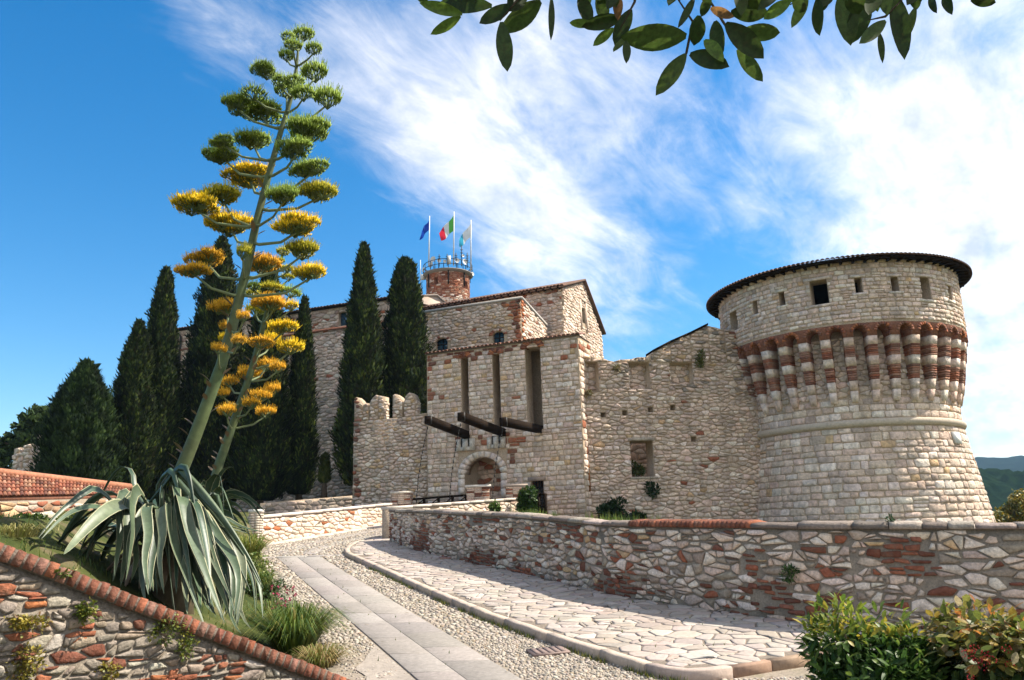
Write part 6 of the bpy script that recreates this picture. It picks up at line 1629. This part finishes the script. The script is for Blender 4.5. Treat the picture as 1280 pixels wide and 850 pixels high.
# flower clusters: a few shared meshes of tubular florets
def umbel_mesh(col_lo, col_hi, n, seed):
    random.seed(seed); np.random.seed(seed); mb = MB()
    for k in range(n):
        a = random.random()*6.283; e = random.uniform(-.12, 1.0)**1.0; v = np.array([math.cos(a)*math.sqrt(max(0, 1-e*e)), math.sin(a)*math.sqrt(max(0, 1-e*e)), e])
        sub = np.array([math.cos(a), math.sin(a), 0])
        p0 = v*np.array([.86, .86, .42])*random.uniform(.65, 1.0); d = v*.45+np.array([0, 0, .8])+rdir()*.14; d /= np.linalg.norm(d); L = random.uniform(.24, .38); w = random.uniform(.030, .052)
        s = np.cross(d, rdir()); s /= np.linalg.norm(s); b = np.cross(d, s); c0 = vary(col_lo, .25); c1 = vary(col_hi, .22)
        m_ = p0+d*L*.55; tip = p0+d*L; ang = [s, b*.9-s*.5, -b*.9-s*.5]
        V = [p0]+[m_+x*w for x in ang]+[tip+x*w*.75 for x in ang]+[tip+d*L*random.uniform(.05, .3)]
        mb.add(V, [(0, 1, 2), (0, 2, 3), (0, 3, 1)], c0); o = len(mb.v)-8
        for f in ((1, 4, 5, 2), (2, 5, 6, 3), (3, 6, 4, 1), (4, 7, 5), (5, 7, 6), (6, 7, 4)): mb.f.append(tuple(i+o for i in f)); mb.c.append(c1)
    for k in range(90):       # stamens
        a = random.random()*6.283; e = random.uniform(.2, 1.0); v = np.array([math.cos(a)*math.sqrt(max(0, 1-e*e)), math.sin(a)*math.sqrt(max(0, 1-e*e)), e])
        p0 = v*np.array([.86, .86, .42]); d = v*.5+np.array([0, 0, .8])+rdir()*.25; d /= np.linalg.norm(d); s = np.cross(d, rdir()); s /= np.linalg.norm(s); L = random.uniform(.45, .68)
        mb.add([p0-s*.012, p0+s*.012, p0+d*L+s*.016, p0+d*L-s*.016], [(0, 1, 2, 3)], vary(col_hi, .25))
    for k in range(14):       # pedicels
        a = random.random()*6.283; e = random.uniform(.1, .9); v = np.array([math.cos(a)*math.sqrt(1-e*e), math.sin(a)*math.sqrt(1-e*e), e*.55])*.8
        mb.tube([(0, 0, -.35), tuple(v*.5-np.array([0, 0, .12])), tuple(v)], [.035, .028, .02], 4, (.12, .17, .07))
    return mb
UM = {}
for kk, (lo, hi) in dict(g=((.13, .21, .025), (.32, .42, .07)), m=((.20, .26, .025), (.52, .46, .03)), y=((.42, .36, .02), (.85, .60, .015)), o=((.46, .29, .03), (.76, .42, .025))).items():
    UM[kk] = [umbel_mesh(lo, hi, 260, 10+i) for i in range(2)]
UMSRC = {}
def cluster(parent, pos, w, h, kind):
    key = (kind, random.randrange(2)); pos = np.array(pos, float)
    if key not in UMSRC:
        src = UM[kind][key[1]]; o = src.build('flower_cluster', 'floret', parent, origin=(0, 0, 0)); UMSRC[key] = o
    else:
        o = UMSRC[key].copy(); C.objects.link(o); o.parent = parent
    WO[o.name] = pos; o.location = Vector(pos-WO[parent.name]); o.scale = (w/1.7, w/1.7, h/1.15); o.rotation_euler = (random.uniform(-.15, .15), random.uniform(-.2, .2), random.random()*6.28)
    return o
def Q1(x, y, Y): return P(180+x/2.657, 20+y/2.657, Y)
def Q2(x, y, Y): return P(180+x/2.657, 300+y/2.657, Y)
def flower_stalk(owner, axis, rad, clusters, kR, label_col=(.16, .185, .10)):
    mb = MB(); mb.tube(axis, rad, 12, None)
    cs = []
    nseg = len(axis)-1
    for i in range(nseg): cs += [vary((.082, .105, .042), .12, .06)]*12
    mb.c = cs+[(.15, .17, .08)]*2; st = mb.build('flower_stalk', 'stalk', owner, True)
    ax = np.array(axis)
    for i in range(2, nseg):          # papery bracts
        p = ax[i]; r = rad[i]
        for s_ in (0, 1):
            if rad[i] < .045: continue
            a = random.random()*6.28; o = np.array([math.cos(a), math.sin(a), 0]); b = MB(); leaf_geo(b, p+o*r*.95+(ax[i]-ax[i-1])*random.uniform(-.9, 0), o*.5+np.array([0, 0, 1]), o, random.uniform(.1, .2), .07, vary((.17, .12, .07), .2), .3, -.5, 3); b.build('bract', 'stalk', owner)
    for k, (pos2, wpx, hpx, kind) in enumerate(clusters):
        # branch: leaves the stalk a little below the cluster and curves up
        tgt = None
        Yc = np.interp(pos2[1], [0, 850], [axis[0][1], axis[0][1]])
        px, py = pos2; Y0 = axis[0][1]
        best = min(range(len(ax)), key=lambda i: abs(proj(ax[i])[1]-(py+hpx*.8+6)))
        sp = ax[best]; sx, sy, sw = proj(sp); lat = (px-sx)/FPX*sw; R = kR(best/len(ax))
        dep = math.sqrt(max(0, R*R-lat*lat))*(1 if (k*7+3) % 5 < 2 else -1)*.9
        c = P(px, py, sp[1]+dep); s = c[1]/FPX*1.05; w = wpx*s; h = hpx*s
        mid = sp*.45+c*.55+np.array([0, 0, -.22*np.linalg.norm(c-sp)]); b = MB(); rb = .012+.012*w
        end = c-np.array([0, 0, h*.35]); bp = [sp, sp*.72+mid*.28+np.array([0, 0, -.02]), mid*.8+end*.2, end]
        b.tube(bp, [rb*1.5, rb*1.2, rb, rb*.8], 6, (.15, .18, .085)); br = b.build('branch', 'stalk', owner, True)
        big = wpx > 34
        if not big: cluster(br, c-np.array([0, 0, h*.25]), w, h*1.05, kind)
        else:
            m_ = 4 if wpx < 52 else 6
            for j in range(m_):
                a = 6.283*j/m_+random.random(); off = np.array([math.cos(a)*w*.24, math.sin(a)*w*.24, -abs(math.sin(a*.5))*h*.06+random.uniform(-.08, .08)*h]) if j else np.zeros(3)
                cc_ = c+off-np.array([0, 0, h*.22]); cluster(br, cc_, w*.62, h*.72, kind)
def axis_pts(ps, n):
    d = [0]
    for i in range(1, len(ps)): d.append(d[-1]+np.linalg.norm(ps[i]-ps[i-1]))
    return [np.array([np.interp(d[-1]*i/n, d, [p[k] for p in ps]) for k in range(3)]) for i in range(n+1)]
s1 = [core-np.array([0, 0, .3])]+[Q2(x, y, AY) for x, y in ((105, 810), (130, 750), (170, 650), (215, 530), (255, 420), (290, 300), (320, 180), (352, 50))]+[Q1(x, y, AY) for x, y in ((352, 790), (370, 700), (400, 580), (425, 490), (455, 380), (485, 290), (505, 190), (513, 100), (517, 62))]
ax1 = axis_pts(s1, 30); rad1 = [interp(i/30, [0, .15, .5, .75, .92, 1], [.098, .09, .062, .043, .026, .012]) for i in range(31)]
K1 = [((478, 68), 45, 40, 'g'), ((530, 60), 72, 50, 'g'), ((495, 97), 60, 42, 'g'), ((565, 108), 55, 50, 'g'), ((475, 130), 52, 50, 'g'), ((405, 175), 92, 60, 'g'), ((568, 185), 85, 75, 'g'), ((455, 215), 60, 45, 'g'), ((502, 215), 62, 42, 'g'),
      ((475, 248), 80, 55, 'g'), ((530, 255), 78, 60, 'g'), ((610, 270), 88, 80, 'g'), ((365, 260), 85, 45, 'g'), ((312, 288), 105, 70, 'g'), ((392, 310), 145, 62, 'g'), ((545, 368), 140, 90, 'g'), ((365, 407), 122, 75, 'g'), ((512, 432), 135, 70, 'g'),
      ((270, 418), 95, 42, 'g'), ((270, 458), 135, 65, 'g'), ((555, 505), 130, 65, 'g'), ((355, 527), 168, 65, 'y'), ((465, 590), 105, 85, 'g'), ((582, 578), 132, 85, 'm'), ((265, 592), 132, 78, 'm'), ((175, 622), 142, 75, 'y'), ((290, 682), 150, 85, 'y'),
      ((512, 690), 150, 80, 'y'), ((535, 765), 110, 75, 'm'), ((210, 800), 122, 62, 'o'), ((170, 842), 112, 55, 'o'), ((400, 815), 118, 75, 'o'), ((556, 845), 108, 75, 'y'), ((330, 780), 45, 60, 'm')]
K1 = [((180+x/2.657, 20+y/2.657), w/2.657, h/2.657, k) for (x, y), w, h, k in K1]
K1b = [((278, 218), 112, 62, 'o'), ((332, 252), 40, 40, 'o'), ((272, 285), 35, 35, 'o'), ((248, 360), 45, 35, 'o'), ((315, 332), 45, 35, 'o'), ((268, 325), 40, 30, 'y')]
K1 += [((180+x/2.657, 300+y/2.657), w/2.657, h/2.657, k) for (x, y), w, h, k in K1b]
flower_stalk(AG, ax1, rad1, K1, lambda f: interp(f, [0, .45, .7, 1], [.5, .8, .75, .15]))
A2 = 13.2
s2 = [P(262, 660, A2)]+[Q2(x, y, A2) for x, y in ((240, 770), (265, 700), (310, 570), (345, 470), (375, 370), (400, 270), (432, 150), (455, 60), (468, 10))]
ax2 = axis_pts(s2, 24); rad2 = [interp(i/24, [0, .2, .6, 1], [.085, .075, .05, .012]) for i in range(25)]
K2 = [((425, 155), 66, 32, 'm'), ((487, 172), 62, 40, 'g'), ((462, 38), 42, 30, 'm'), ((476, 95), 42, 30, 'm'), ((480, 122), 40, 30, 'm'), ((365, 153), 46, 35, 'g'), ((360, 178), 46, 32, 'm'), ((430, 205), 118, 75, 'o'), ((490, 217), 42, 40, 'y'), ((372, 232), 64, 50, 'm'),
      ((465, 285), 98, 52, 'y'), ((422, 332), 52, 60, 'y'), ((390, 340), 78, 36, 'o'), ((486, 354), 78, 50, 'y'), ((405, 413), 66, 42, 'o'), ((445, 422), 46, 40, 'o'), ((350, 446), 72, 50, 'o'), ((430, 495), 46, 45, 'o'), ((386, 514), 62, 40, 'o'), ((405, 570), 58, 40, 'o'),
      ((358, 540), 52, 40, 'o'), ((285, 470), 52, 36, 'o'), ((262, 508), 42, 36, 'o'), ((276, 565), 54, 45, 'o'), ((298, 577), 28, 30, 'y'), ((450, 70), 36, 26, 'g')]
K2 = [((180+x/2.657, 300+y/2.657), w/2.657, h/2.657, k) for (x, y), w, h, k in K2]
flower_stalk(AG2, ax2, rad2, K2, lambda f: interp(f, [0, .5, 1], [.55, .6, .2]))
random.seed(21); np.random.seed(21)

# ------------------------------------------------------------------ grasses, flowers and weeds
def grass_tuft(name, c, r, h, n, pal, label, cat='grass', lean=.6, w=.008, parent=None):
    c = np.array(c, float); t = thing(name, c, label, cat); mb = MB()
    for k in range(n):
        a = random.random()*6.283; q = random.random()**.6; o = np.array([math.cos(a), math.sin(a), 0]); b = c+o*r*q*.45; L = h*random.uniform(.6, 1.15); ln = lean*q*random.uniform(.5, 1.3)
        s = np.cross(o, (0, 0, 1.))*w*random.uniform(.6, 1.2); p1 = b+o*L*ln*.35+np.array([0, 0, L*.5]); p2 = b+o*L*ln*.9+np.array([0, 0, L*(1-.25*ln)]); p3 = b+o*L*ln*1.35+np.array([0, 0, L*(1-.5*ln)])
        mb.add([b-s, b+s, p1+s*.9, p1-s*.9, p2+s*.6, p2-s*.6, p3], [(0, 1, 2, 3), (3, 2, 4, 5), (5, 4, 6)], pick(pal))
    mb.build('blades', 'leaf', t); return t
GP1 = [((.07, .12, .02), 3), ((.13, .17, .03), 3), ((.22, .20, .05), 1.5), ((.045, .085, .016), 2)]
def on_ground(px, py):
    Y = 9.0
    for _ in range(80):
        p = P(px, py, Y); e = p[2]-gz(p[0], p[1]); Y += max(-.4, min(.4, e*3)); Y = min(max(Y, 6.5), 30)
    return np.array([p[0], p[1], gz(p[0], p[1])])
grass_tuft('grass_tuft', on_ground(368, 818), .5, .62, 1500, GP1, 'big green grass tuft at the lower end of the brick cap', lean=.9)
grass_tuft('grass_tuft', on_ground(340, 790), .4, .45, 700, GP1, 'grass clump between the agave leaves and the road', lean=.9)
grass_tuft('grass_tuft', on_ground(322, 745), .35, .42, 500, GP1, 'grass clump below the pink flowers', lean=.8)
grass_tuft('grass_tuft', on_ground(312, 700), .4, .5, 600, [((.25, .24, .06), 2), ((.14, .18, .03), 2)], 'pale yellow grass at the end of the sunlit roadside wall', lean=.8, w=.01)
grass_tuft('grass_tuft', on_ground(400, 838), .35, .30, 500, [((.30, .22, .09), 2), ((.16, .17, .04), 2)], 'dry grass at the edge of the cobbles', lean=1.0)
bush('road_herb', on_ground(330, 752)+np.array([0, 0, .22]), .42, .4, .3, 1300, .07, .03, GRN, 'green leafy herbs beside the road under the agave leaves', 'plant', None, 'leaf', 9)
bush('road_herb', on_ground(318, 722)+np.array([0, 0, .2]), .35, .35, .26, 800, .07, .03, [((.16, .18, .03), 2), ((.08, .13, .02), 2)], 'yellowish herbs behind the pink flowers', 'plant', None, 'leaf', 7)
fl = thing('pink_flowers', on_ground(350, 752), 'small pink flowers on thin stems at the roadside', 'flowers')
for k in range(26):
    p = P(random.uniform(338, 372), random.uniform(732, 762), 11.6+random.uniform(-.4, .4)); mb = MB()
    g0 = np.array([p[0], p[1]+.05, gz(p[0], p[1])]); mb.tube([g0, p], .003, 4, (.08, .12, .03))
    for j in range(7): leaf_geo(mb, p, rdir()+np.array([0, 0, .5]), rdir(), .03, .018, vary((.42, .06, .13), .3), nseg=2)
    mb.build('flower', 'floret', fl)
# weeds on the foreground wall
def wall_weed(px, py, wpx, hpx, n, pal, label):
    d = pray(px, py); t = (FW.n@FW.a)/(FW.n@d[:2]); p = d*t; s = p[1]/FPX; c = p+np.array([FW.n[0], FW.n[1], 0])*.05
    bush('wall_weed', c, wpx/2*s, .07, hpx/2*s, n, .032, .02, pal, label, 'weed', None, 'leaf', 8, stem=False)
WG = [((.12, .15, .02), 3), ((.20, .19, .025), 2), ((.06, .09, .015), 2)]; WY = [((.28, .22, .03), 3), ((.16, .15, .03), 2), ((.18, .10, .04), 1)]
wall_weed(100, 767, 44, 32, 420, WG, 'bright green weed on the garden wall under the thick brick cap')
wall_weed(200, 790, 70, 42, 600, WG, 'trailing green weed hanging on the garden wall below the agave')
wall_weed(25, 782, 60, 26, 420, WY, 'yellow-green moss plant spreading over a large pale stone')
wall_weed(25, 832, 56, 46, 520, WY, 'yellow mossy weed at the bottom of the garden wall')
wall_weed(132, 840, 30, 20, 200, WY, 'small dry weed low on the garden wall')
wall_weed(76, 716, 20, 10, 110, WG, 'little weed growing right beneath the cap bricks')
wall_weed(228, 806, 26, 36, 240, WG, 'drooping weed tail below the trailing weed')
d_ = PAR; 
def par_weed(px, py, n):
    best = min((abs(proj(PAR(u, 1.0))[0]-px), u) for u in lin(0, PAR.L, 400))[1]; p = np.array(PAR(best, .0, .1)); Y = p[1]; p = P(px, py, Y-.05)
    bush('wall_weed', p, .13, .08, .11, n, .06, .025, GRN, 'dark green weed sprouting from the parapet face', 'weed', None, 'leaf', 4, stem=False)
par_weed(986, 717, 180)
bush('wall_weed', P(1115, 652, 10.9), .1, .08, .08, 90, .05, .03, DK, 'tiny dark plant on the parapet coping before the tower', 'weed', None, 'leaf', 3, stem=False)
# moss and grass along the kerb and the parapet top: uncountable
mb = MB()
for k in range(2600):
    s = random.random()**1.4*KL*.62; c = kat(s); t = ktan(s); nn = np.array([-t[1], t[0]])
    if mnoise.noise(Vector((s*1.1, 3.3, 0))) < .02: continue
    b = np.array([*(c+nn*random.uniform(.085, .15)), 0]); b[2] = plane_z(b[1]); L = random.uniform(.02, .075); o = rdir()*.5+np.array([0, 0, 1]); sd_ = np.cross(o, rdir()); sd_ = sd_/np.linalg.norm(sd_)*.007
    mb.add([b-sd_, b+sd_, b+o*L], [(0, 1, 2)], pick([((.09, .12, .02), 2), ((.18, .17, .03), 2), ((.05, .075, .015), 1)]))
o = mb.build('kerb_grass', 'leaf'); tag(o, 'thin moss and grass growing along the kerb foot', 'grass', None, 'stuff')
mb = MB()
for k in range(2600):
    u = random.uniform(5.5, 12); p = np.array(PAR(u, 1.25, -.6-random.random()*.8))
    if mnoise.noise(Vector((u*.7, 9, 0))) < .05: continue
    L = random.uniform(.10, .24); p[2] -= .15; o = rdir()*.4+np.array([0, 0, 1]); sd_ = np.cross(o, rdir()); sd_ = sd_/np.linalg.norm(sd_)*.012
    mb.add([p-sd_, p+sd_, p+o*L], [(0, 1, 2)], pick([((.12, .19, .03), 2), ((.20, .24, .04), 2), ((.06, .1, .02), 1)]))
o = mb.build('bank_grass', 'leaf'); tag(o, 'green grass on the bank behind the long parapet', 'grass', None, 'stuff')
mb = MB()
for k in range(9000):
    x, y = random.uniform(-9, -1.5), random.uniform(7, 24); lx = interp(y, LEFT_Y, LEFT_X); rel = np.array([x, y])-FWA
    if x > lx+.05 or rel@FWp < .35: continue
    if mnoise.noise(Vector((x*.8, y*.8, 2))) < -.1: continue
    p = np.array([x, y, gz(x, y)-.01]); L = random.uniform(.04, .13); o = rdir()*.5+np.array([0, 0, 1]); sd_ = np.cross(o, rdir()); sd_ = sd_/np.linalg.norm(sd_)*.009
    mb.add([p-sd_, p+sd_, p+o*L], [(0, 1, 2)], pick(GP1))
o = mb.build('bank_grass', 'leaf'); tag(o, 'short mixed grass on the bank around the agaves', 'grass', None, 'stuff')
mb = MB()
for k in range(420):      # dry leaves, grit and weeds lying on the road and footpath
    y = random.uniform(8.6, 24); x = random.uniform(SL(y)-.9, wall_x(max(y, 9.6))-.15)
    onp = x > KX(y)+.1 if y > 9.5 else False
    p = np.array([x, y, plane_z(y)+(.125 if onp else .022)]); a = random.random()*6.28
    if random.random() < .55: leaf_geo(mb, p, (math.cos(a), math.sin(a), random.uniform(-.05, .2)), (0, 0, 1), random.uniform(.025, .06), random.uniform(.015, .03), vary(random.choice(((.22, .14, .06), (.15, .10, .05), (.30, .22, .10))), .3), .3, .1, 2)
    else:
        for j in range(5):
            o = rdir()*.6+np.array([0, 0, 1]); sd_ = np.cross(o, rdir()); sd_ = sd_/np.linalg.norm(sd_)*.005; mb.add([p-sd_, p+sd_, p+o*random.uniform(.015, .045)], [(0, 1, 2)], pick(GP1))
o = mb.build('leaf_litter', 'leaf'); tag(o, 'scattered dry leaves and small weeds on the road and footpath', 'litter', None, 'stuff')
# vine on the outbuilding wall
for (px, py, w, h, lb) in ((30, 655, 60, 22, 'vine scrambling along the outbuilding wall foot'), (80, 658, 40, 24, 'leafy vine on the outbuilding wall behind the arching agave leaf')):
    c = P(px, py, 20.2); s = 20.2/FPX; bush('vine', c, w/2*s, .25, h/2*s, 700, .11, .07, [((.08, .13, .02), 2), ((.16, .19, .03), 1.5), ((.04, .07, .015), 2)], lb, 'vine', None, 'leaf', 8)
grass_tuft('grass_tuft', on_ground(20, 672), .5, .16, 260, [((.30, .26, .09), 2), ((.2, .2, .05), 1)], 'straw-coloured grass behind the upper end of the brick cap', lean=1.0)

# ------------------------------------------------------------------ overhanging tree on the right
def overhang():
    Y = 2.5; base = np.array([3.9, 1.2, gz(3.9, 1.2)]); t = thing('laurel_tree', base, 'leafy branch of an evergreen tree hanging in from above', 'tree')
    mb = MB(); fork = np.array([3.4, 1.6, 1.6]); mb.tube([base, base*.5+fork*.5+np.array([.1, 0, 0]), fork], [.16, .13, .10], 10); mb.build('trunk', 'bark', t)
    limb = [fork, np.array([2.6, 2.1, 2.25])]+[P(px, py, Y) for px, py in ((1300, -75), (1100, -55), (900, -40), (700, -45), (540, -30))]
    mb = MB(); mb.tube(limb, [.09, .06, .035, .022, .016, .011, .006], 8); lb = mb.build('limb', 'bark', t)
    A = lambda x, y: (520+x/3.368, y/3.368); B = lambda x, y: (860+x/3.368, y/3.368)
    tw = [[(905, -40), B(-40, 0), B(20, 90), (858, 66), (856, 72)], [(700, -44), (655, -10), (625, 26)], [(905, -40), B(90, 0), B(150, 95), B(190, 150), B(215, 200)], [(1090, -55), B(900, 0), B(830, 70), B(760, 85)], [(600, -36), A(560, -20), A(572, 10)], [(800, -42), A(920, 10), A(860, 120)], [(1010, -48), B(480, -10), B(430, 20)]]
    for q in tw:
        mb = MB(); mb.tube([P(px, py, Y+.02*i) for i, (px, py) in enumerate(q)], [.008]+[.005]*(len(q)-2)+[.002], 5); mb.build('twig', 'bark', lb)
    g, d, l, o_ = (.06, .095, .018), (.032, .055, .012), (.11, .17, .025), (.19, .095, .03)
    LV = [(A, 195, 60, 10, 15, 48, l), (A, 320, 25, 72, 5, 70, d), (A, 188, 68, 70, 146, 42, l), (A, 405, 20, 268, 105, 62, d), (A, 525, 5, 350, 132, 92, g), (A, 360, 92, 383, 312, 64, d), (A, 570, -15, 572, 158, 26, d),
          (A, 690, -20, 735, 100, 62, d), (A, 745, 100, 645, 96, 36, l), (A, 862, 75, 708, 110, 60, d), (A, 832, 118, 747, 190, 40, l), (A, 850, -20, 850, 75, 40, o_), (A, 905, 40, 835, 187, 66, d), (A, 890, 150, 832, 236, 34, g), (A, 885, 170, 892, 247, 34, d),
          (A, 1138, 152, 872, 165, 110, g), (A, 1135, 228, 1012, 398, 66, g), (B, 8, 228, 172, 278, 70, d), (B, 45, 65, 30, 190, 66, d), (A, 1172, -10, 1118, 98, 32, d), (B, 180, 50, 342, 55, 76, d), (B, 95, 35, 196, 72, 38, o_), (B, 115, 88, 130, 226, 62, d),
          (B, 158, 98, 320, 245, 86, d), (B, 228, 128, 386, 135, 70, g), (B, 208, 208, 316, 344, 58, g), (B, 70, 168, 145, 240, 50, l), (B, 435, 0, 318, 82, 55, l), (B, 502, -10, 438, 112, 46, l), (B, 445, -10, 488, 46, 46, d), (B, 545, -10, 556, 152, 52, d), (B, 645, -30, 688, 186, 92, g),
          (B, 752, -20, 688, 182, 92, d), (B, 832, 88, 706, 192, 52, g), (B, 806, 138, 822, 238, 26, d), (B, 866, -30, 915, 247, 78, d), (B, 958, 30, 903, 192, 40, g), (B, 1020, -20, 1036, 46, 32, d), (B, 1080, -20, 1102, 46, 38, d), (B, 1190, 0, 1290, 6, 40, d), (B, 590, -40, 560, 40, 60, d), (B, 690, -50, 720, 60, 80, d),
          (A, 450, -40, 380, 60, 80, d), (A, 250, -40, 160, 40, 70, d), (A, 770, -30, 800, 90, 60, l), (B, 300, -30, 200, 20, 60, d), (B, 800, -40, 760, 70, 60, d), (A, 1240, -20, 1200, 70, 40, d), (B, 250, 10, 340, 5, 60, g), (B, 60, -20, 100, 30, 30, o_), (B, 950, -30, 965, 40, 40, d)]
    for k in range(16):
        f = A if k % 2 else B; x = random.uniform(0, 1150); LV.append((f, x, random.uniform(-70, -35), x+random.uniform(-60, 60), random.uniform(5, 55), random.uniform(45, 75), random.choice((d, d, g))))
    for (f, x0, y0, x1, y1, w, col) in LV:
        dy = random.uniform(-.12, .12); a = P(*f(x0, y0), Y+dy); b = P(*f(x1, y1), Y+dy+random.uniform(-.06, .06)); L = np.linalg.norm(b-a); W = w/3.368/FPX*Y*1.2
        mb = MB(); vw = a/np.linalg.norm(a); leaf_geo(mb, a, b-a, -vw+rdir()*.35, L, W, vary(col, .2), random.uniform(.1, .45), random.uniform(-.12, .22), 8); mb.build('leaf', 'laurel', t, True)
    # crown above the frame
    mb = MB()
    for k in range(900):
        i = random.uniform(1.2, len(limb)-1.001); q = limb[int(i)]+(limb[int(i)+1]-limb[int(i)])*(i-int(i)); p = q+rdir()*np.array([.22, .25, .15])+np.array([0, -.05, .22])
        if proj(p)[1] > -45: continue
        leaf_geo(mb, p, rdir()+np.array([0, 0, -.5]), np.array([0, 0, 1])+rdir()*.5, random.uniform(.07, .12), .035, vary(random.choice((g, d, d)), .2), nseg=3)
    mb.build('crown', 'laurel', t)
overhang()

# ------------------------------------------------------------------ haze
mb = MB(); mb.box((0, 900, 20), 2300, 1350, 150)
hz = mb.build('haze', 'stone'); hm = bpy.data.materials.new('haze_air'); hm.use_nodes = True; hn = hm.node_tree; hn.nodes.clear()
ho = hn.nodes.new('ShaderNodeOutputMaterial'); hv = hn.nodes.new('ShaderNodeVolumePrincipled'); hv.inputs['Color'].default_value = (.45, .70, 1, 1); hv.inputs['Density'].default_value = .00013
hn.links.new(hv.outputs[0], ho.inputs['Volume']); hz.data.materials.clear(); hz.data.materials.append(hm); tag(hz, 'thin blue haze in the air over the valley', 'haze', None, 'stuff')
